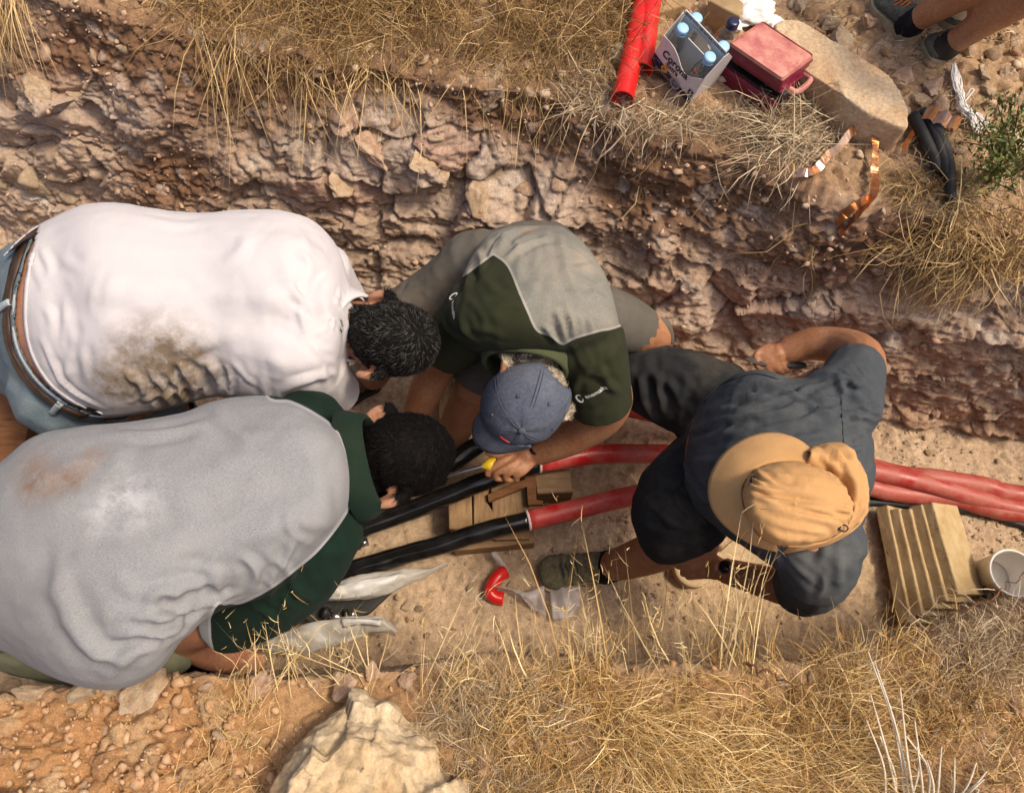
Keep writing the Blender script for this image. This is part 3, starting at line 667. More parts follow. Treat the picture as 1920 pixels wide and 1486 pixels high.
# unpicked small rubble and grit: too many to count
def grit_mass(name, label, spec, mat, kind_parent=None):
    V0, F0 = ico(1); V0 = V0 * np.array([1, .75, .5]); Vs, Fs, n = [], [], 0
    for P, Nn, lo, hi in spec:
        k = len(P); s = lo * (hi / lo) ** (rng.random(k) ** 2.8)
        for p, nn, sc in zip(P, Nn, s):
            q = np.array(Matrix.Rotation(rng.uniform(0, 6.28), 3, 'Z') @ Matrix.Rotation(rng.uniform(-1, 1), 3, 'X'))
            v = (V0 * (1 + rng.uniform(-.4, .4, (len(V0), 1)))) @ q.T * sc + p + nn * sc * .05
            Vs.append(v); Fs.append(F0 + n); n += len(V0)
    o = add(name, np.concatenate(Vs), np.concatenate(Fs), mat, smooth=False); tag(o, label, 'gravel', kind='stuff'); return o
sf = scatter(5500, [2], dens=np.clip(.15 + 1.5 * fbm(G * 2.2, 3, 77), .1, 2)); sw = scatter(1100, [3], dens=.3 + 2.5 * soil + .6 * (1 - outc)); sb = scatter(1000, [4]); sn = scatter(1500, [0], dens=.45 + 1.3 * leftmound)
grit_mass('loose_gravel', 'loose pale gravel scattered over the trench floor', [(*sf, .003, .012)], M['pebble'])
grit_mass('loose_gravel', 'brown grit and stone chips caught on the far wall', [(*sw, .004, .017)], M['stone_pink'])
grit_mass('loose_gravel', 'broken stone chips on the ground of the far bank', [(*sb, .005, .022)], M['stone_tan'])
grit_mass('loose_gravel', 'crumbs of orange earth and stone on the near bank', [(*sn, .003, .017)], M['stone_orange'])

# the two big stones that lie loose
def big_rock(name, label, outline, zb, h, mat, seed, top_scale=.8, edge_r=.04, tilt=(0, 0), sharp=False):
    """a stone from its outline (world xy polygon), with an uneven broken top and sides"""
    P = np.array(outline); n = 72; Pc = np.vstack([P, P[:1]]); L = np.concatenate([[0], np.cumsum(np.linalg.norm(np.diff(Pc, axis=0), axis=1))])
    u = np.linspace(0, L[-1], n, endpoint=False); Q = np.column_stack([np.interp(u, L, Pc[:, 0]), np.interp(u, L, Pc[:, 1])]); c = Q.mean(0); R = []
    prof = [(.90, -.25), (.97, 0), (1.0, .25), (1.0, .55), (.985, .8), (.955, .93), (.90, 1.0)]
    if sharp: prof = [(.94, -.25), (.98, 0), (1.0, .3), (1.0, .7), (1.0, .97), (.985, 1.0)]
    for f, zz in prof: R.append(np.column_stack([c + (Q - c) * (f if zz < .5 else f * (1 - (1 - top_scale) * (zz - .5) * 2)), np.full(n, zb + h * zz)]))
    for f in (.8, .68, .56, .44, .32, .2, .08): R.append(np.column_stack([c + (Q - c) * f * top_scale, np.full(n, zb + h * 1.0)]))
    V, F = rings(R); V[:, 2] += np.where(V[:, 2] > zb + h * .4, (V[:, 0] - c[0]) * tilt[0] + (V[:, 1] - c[1]) * tilt[1], 0)
    me = mesh_from(V, F, name, False)
    me = apply_mod(me, lambda o: [setattr(o.modifiers.new('r', 'REMESH'), 'mode', 'VOXEL'), setattr(o.modifiers['r'], 'voxel_size', .006)])
    V = get_co(me); N = get_no(me); a, b, cd_, of = worley(V * 6.5 + seed, seed)
    a2, b2, cd2, of2 = worley(V * 24 + seed, seed + 4)
    d = .006 * fbm(V * 9, 4, seed) + .036 * ((cd_ - .5) * 2 * of).sum(-1) + .008 * ((cd2 - .5) * 2 * of2).sum(-1) + .004 * fbm(V * 60, 3, seed + 3)
    set_co(me, V + N * d[:, None] * edge_r / .04); me.polygons.foreach_set('use_smooth', np.ones(len(me.polygons), bool))
    o = addmesh(name, me, mat); return o
pts = [U(a, b, .86)[:2] for a, b in [(505, 1490), (530, 1440), (560, 1385), (590, 1350), (640, 1300), (672, 1310), (700, 1330), (722, 1318), (752, 1352), (800, 1372), (828, 1400), (838, 1440), (866, 1490), (880, 1560), (700, 1620), (520, 1580)]]
o = big_rock('boulder', 'big pale pointed boulder on the near bank at the bottom of the picture', pts, .80, .15, M['boulder_stone'], 5, .62, .04, (-.05, -.25)); tag(o, 'big pale pointed boulder on the near bank at the bottom of the picture', 'boulder')
pts = [U(a, b, .90)[:2] for a, b in [(1452, 45), (1468, 34), (1500, 36), (1570, 78), (1640, 118), (1668, 138), (1692, 172), (1704, 210), (1706, 240), (1690, 240), (1630, 215), (1560, 165), (1500, 125), (1462, 92)]]
o = big_rock('stone_slab', 'long pale flat stone slab lying on the far bank beside the red tool case', pts, .80, .10, M['slab_stone'], 9, 1.0, .007, (0, 0), True); tag(o, 'long pale flat stone slab lying on the far bank beside the red tool case', 'slab', kind='thing')
# ------------------------------------------------------------------ people
def head_parts(c, fwd, up, s=1.0, ears=True):
    """skull, jaw, nose, brow and ears; c = skull centre, fwd = where the face looks, up = crown"""
    f = np.asarray(fwd, float); f /= np.linalg.norm(f); u = np.asarray(up, float); u = u - f * (u @ f); u /= np.linalg.norm(u); r = np.cross(f, u); c = np.asarray(c, float)
    P = [ellipsoid(c, [f * .098 * s, r * .076 * s, u * .092 * s]), ellipsoid(c + f * .035 * s - u * .07 * s, [f * .062 * s, r * .058 * s, u * .068 * s]),
         ellipsoid(c + f * .06 * s - u * .118 * s, [f * .035 * s, r * .036 * s, u * .028 * s], 12, 8),
         tube([c + f * .092 * s - u * .025 * s, c + f * .108 * s - u * .052 * s, c + f * .116 * s - u * .072 * s, c + f * .096 * s - u * .082 * s], [.009 * s, .012 * s, .016 * s, .012 * s], 10),
         tube([c + f * .088 * s - r * .045 * s - u * .012 * s, c + f * .099 * s - u * .015 * s, c + f * .088 * s + r * .045 * s - u * .012 * s], [.008 * s, .011 * s, .008 * s], 8),
         tube([c + f * .088 * s - r * .022 * s - u * .1 * s, c + f * .098 * s - u * .1 * s, c + f * .088 * s + r * .022 * s - u * .1 * s], [.005 * s, .008 * s, .005 * s], 8)]
    return P, f, r, u
def ear_parts(c, f, r, u, s, side, flare=.5):
    b = c - f * .012 * s - u * .038 * s + r * side * .076 * s
    o = (r * side * flare - f * .75); o /= np.linalg.norm(o)
    pts = [b + f * .012 * s - u * .030 * s, b - u * .022 * s + o * .016 * s, b + o * .026 * s + u * .004 * s, b + u * .026 * s + o * .020 * s, b + u * .030 * s + f * .008 * s]
    return [tube(pts, np.array([.007, .009, .010, .009, .007]) * s, 10, 3), ellipsoid(b + o * .008 * s, [o * .018 * s, u * .028 * s, np.cross(o, u) * .006 * s], 12, 8)]
def eyes_on(parent, c, f, r, u, s):
    for sd in (-1, 1):
        V, F = ellipsoid(np.asarray(c) + f * .083 * s + r * sd * .031 * s - u * .030 * s, [f * .012 * s, r * .015 * s, u * .009 * s], 12, 8)
        add('eye', V, F, M['eyes'], parent)
def hair_mass(name, me, mask, mat, parent, n, ln, w, lift=.3, comb=None, seed=1, jitter=.45, off=.003):
    """strands rooted on a head surface where mask(points) is true"""
    r = np.random.default_rng(seed); me.calc_loop_triangles(); V = get_co(me); T = np.empty(len(me.loop_triangles) * 3, np.int32); me.loop_triangles.foreach_get('vertices', T); T = T.reshape(-1, 3)
    cen = V[T].mean(1); m = mask(cen); T = T[m]; a = np.cross(V[T[:, 1]] - V[T[:, 0]], V[T[:, 2]] - V[T[:, 0]]); ar = np.linalg.norm(a, axis=1); nn = a / ar[:, None]
    k = r.choice(len(T), n, p=ar / ar.sum()); b = r.random((n, 2)); fl = b.sum(1) > 1; b[fl] = 1 - b[fl]
    p = V[T[k, 0]] + (V[T[k, 1]] - V[T[k, 0]]) * b[:, :1] + (V[T[k, 2]] - V[T[k, 0]]) * b[:, 1:]; nk = nn[k]; p = p - nk * .002
    d = comb(p) if comb is not None else np.zeros_like(p); d = d - nk * (d * nk).sum(1)[:, None]; d /= np.linalg.norm(d, axis=1)[:, None] + 1e-6
    d = d + r.normal(0, jitter, p.shape); d = d - nk * (d * nk).sum(1)[:, None]; d /= np.linalg.norm(d, axis=1)[:, None] + 1e-6
    L = ln * r.uniform(.55, 1.25, n)[:, None]; side = np.cross(nk, d)
    p1 = p + nk * L * lift * .8 + d * L * .35; p2 = p1 + d * L * .6 + nk * L * (lift * .25 - .1) + side * L * r.normal(0, .15, (n, 1))
    W = w * r.uniform(.6, 1.3, n)[:, None]
    Vt = np.stack([p - side * W, p + side * W, p1 - side * W * .8, p1 + side * W * .8, p2], 1).reshape(-1, 3); i = np.arange(n)[:, None] * 5
    Fq = np.concatenate([i + np.array([[0, 1, 3]]), i + np.array([[0, 3, 2]]), i + np.array([[2, 3, 4]])]); o = add(name, Vt, Fq, mat, parent)
    tone = np.repeat(r.random(n) ** 1.5, 5); attr(o.data, 'tone', tone); return o
def scalp(name, me, mask, mat, parent, off=.006, tone=.2):
    """the dense under-layer of the hair: the head surface where hair grows, lifted a little"""
    V = get_co(me); N = get_no(me); F = [tuple(p.vertices) for p in me.polygons]; ok = mask(V); F = [f for f in F if all(ok[i] for i in f)]
    used = sorted({i for f in F for i in f}); mp = {a: b for b, a in enumerate(used)}; Vn = V[used] + N[used] * (off + .002 * fbm(V[used] * 60, 2, 5)[:, None])
    o = add(name, Vn, [tuple(mp[i] for i in f) for f in F], mat, parent); attr(o.data, 'tone', np.clip(tone + .2 * fbm(Vn * 90, 2, 9), 0, 1)); return o
def finger(pts, r=.0085): return tube(np.array(pts), np.linspace(r, r * .82, len(pts)), 10, 3)
def text_mesh(txt, size, sx=1.0, bold=0.0, shear=0.0):
    cu = bpy.data.curves.new('t', 'FONT'); cu.body = txt; cu.size = size; cu.align_x = 'CENTER'; cu.align_y = 'CENTER'; cu.offset = bold; cu.shear = shear; cu.resolution_u = 3
    o = bpy.data.objects.new('t', cu); COL.objects.link(o); dg = bpy.context.evaluated_depsgraph_get(); me = bpy.data.meshes.new_from_object(o.evaluated_get(dg)); bpy.data.objects.remove(o)
    V = get_co(me); V[:, 0] *= sx; F = [tuple(p.vertices) for p in me.polygons]; bpy.data.meshes.remove(me); return V, F
def print_on(name, V, F, bvh, c, xdir, mat, parent, lift=.0015, cuts=2):
    """flat lettering laid onto a curved cloth: c = point on the cloth, xdir = reading direction"""
    loc, n, i, d = bvh.find_nearest(Vector(c)); n = np.array(n); x = np.asarray(xdir, float); x = x - n * (x @ n); x /= np.linalg.norm(x); y = np.cross(n, x)
    P = np.array(loc) + np.outer(V[:, 0], x) + np.outer(V[:, 1], y); Q = []
    for p in P:
        h = bvh.ray_cast(Vector(p + n * .06), Vector(-n), .14)
        Q.append(np.array(h[0]) + np.array(h[1]) * lift if h[0] is not None else p + n * lift)
    return add(name, np.array(Q), F, mat, parent, smooth=False)
def ribbon(pts, nrm, w, t=.002):
    """flat band following pts with normals nrm"""
    P = np.asarray(pts, float); N = np.asarray(nrm, float); T = np.gradient(P, axis=0); T /= np.linalg.norm(T, axis=1)[:, None] + 1e-9; S = np.cross(T, N); S /= np.linalg.norm(S, axis=1)[:, None] + 1e-9
    R = [np.array([P[i] - S[i] * w / 2, P[i] + S[i] * w / 2, P[i] + S[i] * w / 2 + N[i] * t, P[i] - S[i] * w / 2 + N[i] * t]) for i in range(len(P))]
    return rings(R)
def band_on(name, pxs, bvh, w, mat, parent, t=.002, sub=6):
    P, N = [], []
    for p in crom(np.array(pxs, float), sub):
        h, n = hit(bvh, *p)
        if h is not None: P.append(h); N.append(n)
    if len(P) < 3: return None
    return add(name, *ribbon(P, N, w, t), mat, parent)
def panel_attr(me, name, polys, lines=None):
    """signed distance (m) of each point to the edge of a cloth panel: positive inside"""
    V = get_co(me); q = proj(V); d = np.full(len(V), -1e9)
    for poly in polys:
        pl = crom(np.array(poly + [poly[0]], float), 5); e, _ = poly_dist(q, pl); s = np.where(inside(q, pl), e, -e); d = np.maximum(d, s)
    attr(me, name, d * depth_of(V) / FPX)
def two_tone(name, ca, cb, seam, fleck=.3, heather=330, streak=(1, 1, 1), spots=(), scol=(.3, .17, .08), dust=(.42, .33, .24), dustf=.25, spots2=()):
    """shirt of a heathered panel and plain sleeves, panel edge from the point attribute 'panel'"""
    t = cloth(name, ca, fleck, dust, dustf, heather=heather, streak=streak, spots=spots, scol=scol); b = t.b
    col = b.inputs['Base Color'].links[0].from_socket
    for (p, r, a, sc2) in spots2:
        vd = t.n('ShaderNodeVectorMath', operation='DISTANCE'); tc = t.n('ShaderNodeTexCoord'); t.l(tc.outputs['Object'], vd.inputs[0]); vd.inputs[1].default_value = p
        e = t.math('MULTIPLY', t.math('MAXIMUM', t.math('SUBTRACT', 1.0, t.math('DIVIDE', vd.outputs['Value'], r)), 0.0), 2.2); e = t.math('MULTIPLY', e, t.ramp(t.noise(sc2, 6, .7, t.co()), [(.4, 0.0), (.62, 1.0)])); e = t.math('MINIMUM', t.math('MULTIPLY', e, a), .9)
        col = t.mix(e, col, (.55, .55, .57))
    f = t.att('panel'); gb = t.ramp(t.noise(30, 5, .6, t.co()), [(.3, tuple(x * .85 for x in cb)), (.7, tuple(x * 1.12 for x in cb))])
    m = t.ramp(t.math('ADD', t.math('MULTIPLY', f, 250.0), .5), [(.45, 0.0), (.55, 1.0)])
    k = t.mix(m, gb, col); sm_ = t.math('MULTIPLY', t.math('GREATER_THAN', f, .0006), t.math('LESS_THAN', f, .0055)); t.base(t.mix(t.math('MULTIPLY', sm_, .6), k, seam)); return t.m
T2, R2 = (lambda L: L), None

def cut_px(me, poly):
    """remove the camera-side surface inside a pixel outline"""
    bm = bmesh.new(); bm.from_mesh(me); bm.normal_update(); V = np.array([v.co[:] for v in bm.verts]); N = np.array([v.normal[:] for v in bm.verts])
    ok = inside(proj(V), crom(np.array(poly + [poly[0]], float), 5)) & (((CAM - V) * N).sum(1) > 0)
    bmesh.ops.delete(bm, geom=[v for v, k in zip(list(bm.verts), ok) if k], context='VERTS'); bm.to_mesh(me); bm.free(); me.update()
def collar_ring(parent, c0, c1, r0, r1, mat, thick=.004, flat=1.0, fold=0.0):
    """band of cloth round a neck from circle c0/r0 to c1/r1, optionally folded over"""
    c0, c1 = np.asarray(c0), np.asarray(c1); T, N, B = frames(np.array([c0, c1])); t = np.linspace(0, 2 * np.pi, 48, endpoint=False); R = []
    prof = [(0, 0), (.5, .002), (1, .003), (1.04, -.001), (1, -thick), (.5, -thick), (0, -thick)] if not fold else [(0, -thick), (.6, -thick), (1.05, -.001), (1.1, .004), (1.0, .010), (.5, .010 + fold * .5), (-.05, .010 + fold), (-.08, .007 + fold), (0, .004 + fold * .8), (.8, .004)]
    for s, o in prof: R.append(c0 + (c1 - c0) * s + (r0 + (r1 - r0) * s + o) * (np.outer(np.cos(t), N[0]) * flat + np.outer(np.sin(t), B[0])) + np.outer(np.sin(t * 3 + 1), c1 - c0) * .03)
    V, F = rings(R + [R[0]], cap=False); return add('collar', V, F, mat, parent)
# ---- 1. man in the white T-shirt and jeans
def person(label, foot): return thing('person', label, 'person', foot)
rootW = person('person in a dirt-stained white T-shirt and brown belt bent over with jeans slipping', (-1.05, .75, .02))
# torso stations follow the back from the seat to the neck; each gives the two outline points in the photograph
TW = [(20, 500, 30, 690, .82, .12, .10), (50, 455, 95, 730, .86, .15, .16), (100, 418, 150, 768, .90, .19, .20), (160, 393, 205, 778, .91, .205, .20), (230, 389, 265, 770, .91, .20, .20), (310, 402, 335, 756, .91, .185, .19), (380, 405, 400, 738, .91, .175, .18), (450, 401, 460, 744, .91, .175, .17), (530, 403, 530, 756, .90, .175, .16), (590, 424, 590, 756, .88, .16, .14), (632, 470, 626, 735, .86, .13, .12), (655, 530, 640, 690, .85, .09, .09)]
seatW = [(-70, 570, -50, 680, .66, .10, .16), (-45, 510, -10, 725, .73, .15, .2), (10, 470, 50, 760, .80, .175, .2), (80, 436, 130, 780, .84, .18, .2), (160, 415, 235, 783, .85, .165, .2)]
legWr = [(120, 735, .72, 190), (230, 762, .64, 150), (315, 775, .58, 112)]
calfWr = [(315, 772, .56, 100), (280, 740, .32, 80), (270, 720, .10, 66)]
legWl = [(90, 540, .68, 190), (120, 520, .5, 140), (170, 540, .42, 110)]; calfWl = [(170, 540, .42, 96), (150, 560, .25, 80), (140, 575, .08, 66)]
armWr = [(590, 690, .84, 120), (612, 722, .72, 90), (590, 740, .58, 74), (600, 790, .46, 60), (620, 850, .38, 46)]
armWl = [(600, 500, .80, 110), (625, 560, .66, 84), (605, 620, .52, 66), (600, 690, .44, 56), (610, 760, .4, 46)]
hc = U(742, 636, .90); hf = np.array([.35, .12, -.93]); hu = np.array([.92, -.16, .35])
hp, f_, r_, u_ = head_parts(hc, hf, hu, 1.02)
neckW = tube([U(640, 605, .84), U(665, 615, .86), U(700, 625, .87), hc - u_ * .03], [.075, .066, .064, .062], 18, 3)
handW = []
def hand_simple(w, d, n, s=1.0, curl=.6):
    d = np.asarray(d, float); d /= np.linalg.norm(d); n = np.asarray(n, float); n = n - d * (n @ d); n /= np.linalg.norm(n); x = np.cross(d, n); w = np.asarray(w, float)
    P = [ellipsoid(w + d * .045 * s, [d * .055 * s, x * .043 * s, n * .017 * s], 16, 10)]
    for k, (o, L) in enumerate(((-.030, .062), (-.010, .074), (.011, .070), (.030, .056))):
        b = w + d * .085 * s + x * o * s; q = [b - d * .02 * s, b, b + (d * math.cos(curl * .5) - n * math.sin(curl * .5)) * L * .45 * s]; q.append(q[-1] + (d * math.cos(curl * 1.5) - n * math.sin(curl * 1.5)) * L * .32 * s); q.append(q[-1] + (d * math.cos(curl * 2.3) - n * math.sin(curl * 2.3)) * L * .28 * s); P.append(finger(q, .0085 * s))
    b = w + d * .03 * s - x * .03 * s; P.append(finger([b, b + (d * .6 - x * .7 - n * .3) * .03 * s, b + (d * .9 - x * .8 - n * .5) * .055 * s, b + (d * 1.3 - x * .75 - n * .6) * .07 * s], .010 * s)); return P
handW = hand_simple(U(620, 850, .38), (.5, -.6, -.5), (0, 0, 1)) + hand_simple(U(610, 760, .4), (.4, -.7, -.5), (0, 0, 1))
meW = fuse([loft(TW, inset=.016), loft(seatW, inset=.016), limb(legWr, .014), limb(calfWr, .012), limb(legWl, .014), limb(calfWl, .012), limb(armWr), limb(armWl), neckW, *hp, *ear_parts(hc, f_, r_, u_, 1.05, 1, .5), *ear_parts(hc, f_, r_, u_, 1.05, -1, .5), *handW], .0055, 4)
bodyW = addmesh('body', meW, M['skin_fair'], rootW); eyes_on(rootW, hc, f_, r_, u_, 1.02)
wl = wloc(rootW)
def pos(px, py, z, root): return tuple(U(px, py, z) - wloc(root))
sp = [(pos(300, 715, 1.02, rootW), .16, 1.3, 26), (pos(210, 745, .98, rootW), .11, .9, 30), (pos(370, 735, 1.0, rootW), .09, .9, 30), (pos(265, 690, 1.04, rootW), .07, .8, 40), (pos(95, 480, 1.0, rootW), .07, .5, 30), (pos(235, 408, 1.02, rootW), .028, .8, 60), (pos(262, 430, 1.05, rootW), .022, .8, 60), (pos(330, 750, .9, rootW), .1, .9, 30)]
cloth('tee_white', (.54, .515, .53), .03, (.50, .45, .43), .30, heather=300, dsc=4, spots=sp, scol=(.17, .12, .07))
shW = [(-10, 500, 0, 690, .84, .175, .15), (44, 450, 70, 742, .885, .20, .17)] + [(a, b - 1, c, d + 1, z, u + .004, dn) for a, b, c, d, z, u, dn in TW[2:]]
slWr = [(590, 690, .85, 128), (612, 715, .78, 104), (628, 735, .70, 96)]; slWl = [(600, 505, .82, 116), (625, 540, .74, 100), (645, 570, .66, 92)]
meS = fuse([loft(shW), limb(slWr), limb(slWl)], .0062, 7)
cloth_noise(meS, .0026, 7, seed=8)
fold(meS, [([(350, 690), (372, 715), (385, 742)], .008, .009), ([(330, 680), (352, 712), (366, 748)], .008, .009), ([(392, 680), (404, 705), (412, 738)], .007, .008), ([(425, 690), (430, 715), (432, 742)], .006, .006), ([(310, 700), (335, 730), (345, 755)], .008, .008), ([(280, 705), (310, 735), (318, 762)], .009, .007), ([(240, 700), (275, 735), (290, 768)], .009, .006), ([(250, 752), (320, 738), (385, 720)], .009, .007), ([(630, 560), (650, 600), (652, 640)], .007, .005), ([(645, 545), (662, 590), (655, 650)], .006, .004), ([(460, 560), (540, 550), (610, 590)], .035, .006), ([(120, 470), (300, 590), (460, 560)], .05, .005), ([(520, 745), (560, 715), (640, 700)], .012, .005), ([(80, 640), (120, 720), (190, 765)], .008, .005)])
fold(meS, [([(500, 440), (560, 470), (600, 520)], .045, .012), ([(500, 690), (560, 690), (610, 650)], .045, .011), ([(100, 590), (300, 588), (480, 596), (600, 606)], .030, -.007), ([(420, 430), (500, 520), (520, 590)], .05, .006)], k=1.0)
wrinkles(meS, [(60, 480), (120, 430), (200, 500), (200, 720), (110, 700)], 14, 80, 25, 90, .010, .0030, 2); wrinkles(meS, [(560, 440), (640, 520), (650, 680), (600, 730), (540, 640)], 22, 60, 40, 60, .007, .0030, 3); wrinkles(meS, [(180, 400), (560, 410), (600, 700), (200, 740)], 34, 20, 50, 110, .016, .0026, 4); wrinkles(meS, [(220, 690), (480, 690), (520, 745), (200, 770)], 20, 65, 20, 60, .007, .0045, 5)
cut(meS, [(U(628, 735, .70), U(628, 735, .70) - U(600, 700, .82), .12), (U(645, 570, .66), U(645, 570, .66) - U(610, 520, .8), .12), (U(20, 590, .9), (-1, .05, -.1), .55), (U(62, 450, .93), (-1, .35, -.2), .16)])
cut_px(meS, [(70, 425), (53, 490), (44, 550), (44, 616), (58, 674), (92, 727), (138, 760), (190, 782), (150, 900), (-400, 900), (-400, 250), (60, 300)])
shirtW = addmesh('shirt', meS, M['tee_white'], rootW); thicken(shirtW)
bS = bvh_of(meS, wl)
band_on('hem', [(63, 474), (57, 500), (50, 550), (50, 614), (64, 670), (97, 721), (142, 754), (188, 772)], bS, .012, M['tee_white'], shirtW, .0035)
meT = fuse([loft(seatW), limb(legWr, 0), limb(calfWr), limb(legWl), limb(calfWl)], .0075, 4)
cut(meT, [(U(190, 600, .9), (1, .08, .3), .6)])
cut_px(meT, [(64, 440), (44, 500), (31, 555), (29, 615), (42, 664), (74, 712), (118, 748), (168, 772), (260, 790), (420, 600), (300, 380)])
cloth_noise(meT, .005, 10, seed=4); trW = addmesh('jeans', meT, M['denim'], rootW); thicken(trW)
bT = bvh_of(meT, wl)
beltpx = [(46, 455), (30, 500), (17, 555), (15, 618), (28, 670), (60, 720), (105, 757), (158, 780)]
bl = band_on('belt', beltpx, bT, .030, M['leather_brown'], rootW, .005)
for pth in ([(2, 580), (12, 572), (22, 566)], [(100, 772), (108, 762), (118, 752)]): band_on('belt_loop', pth, bT, .014, M['denim_pale'], rootW, .009)
band_on('waistband', [(58, 452), (41, 503), (28, 556), (26, 617), (39, 666), (71, 714), (114, 750), (164, 774)], bT, .010, M['denim_pale'], rootW, .003)
hcW, fW, rW, uW = hc, f_, r_, u_
def hairmaskW(p, o=None):
    d = p + 0 - hcW; a = d @ fW; b = d @ uW; c = np.abs(d @ rW); return (np.linalg.norm(d, axis=1) < .135) & (b > -.075 + .55 * np.clip(a, -.03, 1) * 1.2) & ~((a < .02) & (b < -.022) & (c > .068)) & (a < .085)
def sub_body(me, root, mask): return lambda P: mask(P + wloc(root))
mk = sub_body(meW, rootW, hairmaskW)
def hair(me, root, mask, mat, n, ln, w, lift, comb, seed, jit=.45, off=.005, tone=.15):
    w0 = wloc(root); m2 = lambda P: mask(P + w0); V = get_co(me); N = get_no(me); ok = m2(V); F = [tuple(p.vertices) for p in me.polygons]; F = [f for f in F if all(ok[i] for i in f)]
    used = sorted({i for f in F for i in f}); mp = {a: b for b, a in enumerate(used)}; Vn = V[used] + N[used] * (off + .004 * fbm(V[used] * 45, 3, 5)[:, None])
    o = add('hair', Vn, [tuple(mp[i] for i in f) for f in F], mat, root, world=False); attr(o.data, 'tone', np.clip(tone + .15 * fbm(Vn * 90, 2, 9), 0, 1))
    o2 = hair_mass('strands', o.data, lambda c: np.ones(len(c), bool), mat, None, n, ln, w, lift, (lambda P: comb(P + w0)) if comb else None, seed, jit); o2.parent = o
    return o
def crown_comb(c, f, u, back=.6, seed=0):
    cr = np.asarray(c) - f * .05 + u * .085
    return lambda P: (P - cr) / (np.linalg.norm(P - cr, axis=1)[:, None] + 1e-6) + np.cross(P - cr, u) * 6
hair(meW, rootW, hairmaskW, M['hair_salt'], 11000, .017, .0005, .24, crown_comb(hcW, fW, uW), 3, .35)
collar_ring(shirtW, U(640, 606, .865), U(672, 616, .885), .088, .076, M['tee_white'], .004)
# boot of this person sticking out under the head
# ---- 2. big man in the grey-backed polo with green sleeves, nearest the camera
rootS = person('person with black hair in a grey polo with green sleeves, bent nearest the camera', (-1.0, .30, .02))
TS = [(-170, 960, -120, 1180, .80, .10, .14), (-90, 920, -70, 1200, .88, .17, .2), (-20, 890, 0, 1212, .92, .20, .22), (60, 826, 70, 1252, .94, .21, .22), (150, 806, 130, 1279, .95, .22, .22), (250, 797, 212, 1290, .95, .22, .22), (340, 780, 290, 1262, .95, .21, .21), (400, 758, 345, 1195, .95, .20, .20), (460, 749, 410, 1145, .95, .195, .19), (530, 752, 500, 1115, .95, .19, .17), (590, 772, 580, 1065, .94, .18, .15), (635, 806, 640, 1000, .93, .15, .12), (658, 845, 668, 945, .92, .10, .10)]
seatS = [(-230, 980, -200, 1150, .66, .10, .16), (-180, 940, -140, 1180, .74, .15, .2), (-100, 915, -70, 1210, .82, .18, .2), (-10, 890, 10, 1220, .84, .18, .2)]
legSr = [(-60, 1120, .72, 200), (120, 1190, .62, 170), (300, 1222, .54, 128)]; calfSr = [(305, 1222, .52, 112), (230, 1230, .30, 84), (190, 1235, .08, 70)]
legSl = [(-60, 980, .72, 190), (60, 960, .58, 150), (180, 950, .5, 120)]; calfSl = [(180, 950, .48, 104), (140, 960, .28, 80), (120, 970, .08, 66)]
armSr = [(600, 1000, .92, 150), (560, 1068, .86, 128), (500, 1124, .79, 110), (440, 1156, .72, 96), (372, 1172, .64, 86), (352, 1190, .56, 78), (390, 1222, .42, 62), (440, 1238, .33, 48)]
armSl = [(590, 800, .88, 120), (620, 840, .72, 90), (600, 880, .58, 76), (590, 905, .50, 58), (585, 925, .45, 46)]
hcS = U(762, 853, .92); hp, fS, rS, uS = head_parts(hcS, (.30, -.05, -.95), (.92, .22, .32), 1.03)
neckS = tube([U(630, 880, .90), U(665, 872, .91), U(705, 864, .91), hcS - uS * .03], [.085, .072, .068, .064], 18, 3)
hS = []
for q in ([(448, 1236), (470, 1228), (490, 1230), (496, 1240)], [(446, 1242), (468, 1240), (486, 1244), (488, 1252)], [(442, 1248), (462, 1250), (476, 1254)], [(438, 1252), (452, 1258), (464, 1260)]): hS.append(finger([U(a, b, .30) for a, b in q], .0095))
hS += [finger([U(430, 1230, .32), U(448, 1220, .33), U(468, 1216, .32)], .010), ellipsoid(U(440, 1243, .31), [np.array([.036, .01, 0]), np.array([-.012, .038, 0]), np.array([0, 0, .019])])]
meSb = fuse([loft(TS, inset=.016), loft(seatS, inset=.016), limb(legSr, .014), limb(calfSr, .012), limb(legSl, .014), limb(calfSl, .012), limb(armSr), limb(armSl), neckS, *hp, *ear_parts(hcS, fS, rS, uS, 1.1, 1, .9), *ear_parts(hcS, fS, rS, uS, 1.1, -1, .9), *hS, *hand_simple(U(585, 925, .45), (-.2, -.6, -.6), (0, 0, 1))], .0055, 4)
addmesh('body', meSb, M['skin_fair'], rootS); eyes_on(rootS, hcS, fS, rS, uS, 1.03)
ws_ = wloc(rootS)
slSr = [(590, 985, .925, 190), (562, 1066, .865, 158), (510, 1122, .80, 134), (455, 1154, .735, 122), (425, 1163, .70, 118)]; slSl = [(575, 800, .88, 150), (620, 832, .76, 120), (640, 860, .66, 104)]
meP = fuse([loft([(a, b - 1, c, d + 1, z, u + .004, dn) for a, b, c, d, z, u, dn in TS[1:]]), limb(slSr), limb(slSl)], .0062, 6)
cloth_noise(meP, .003, 6, seed=15)
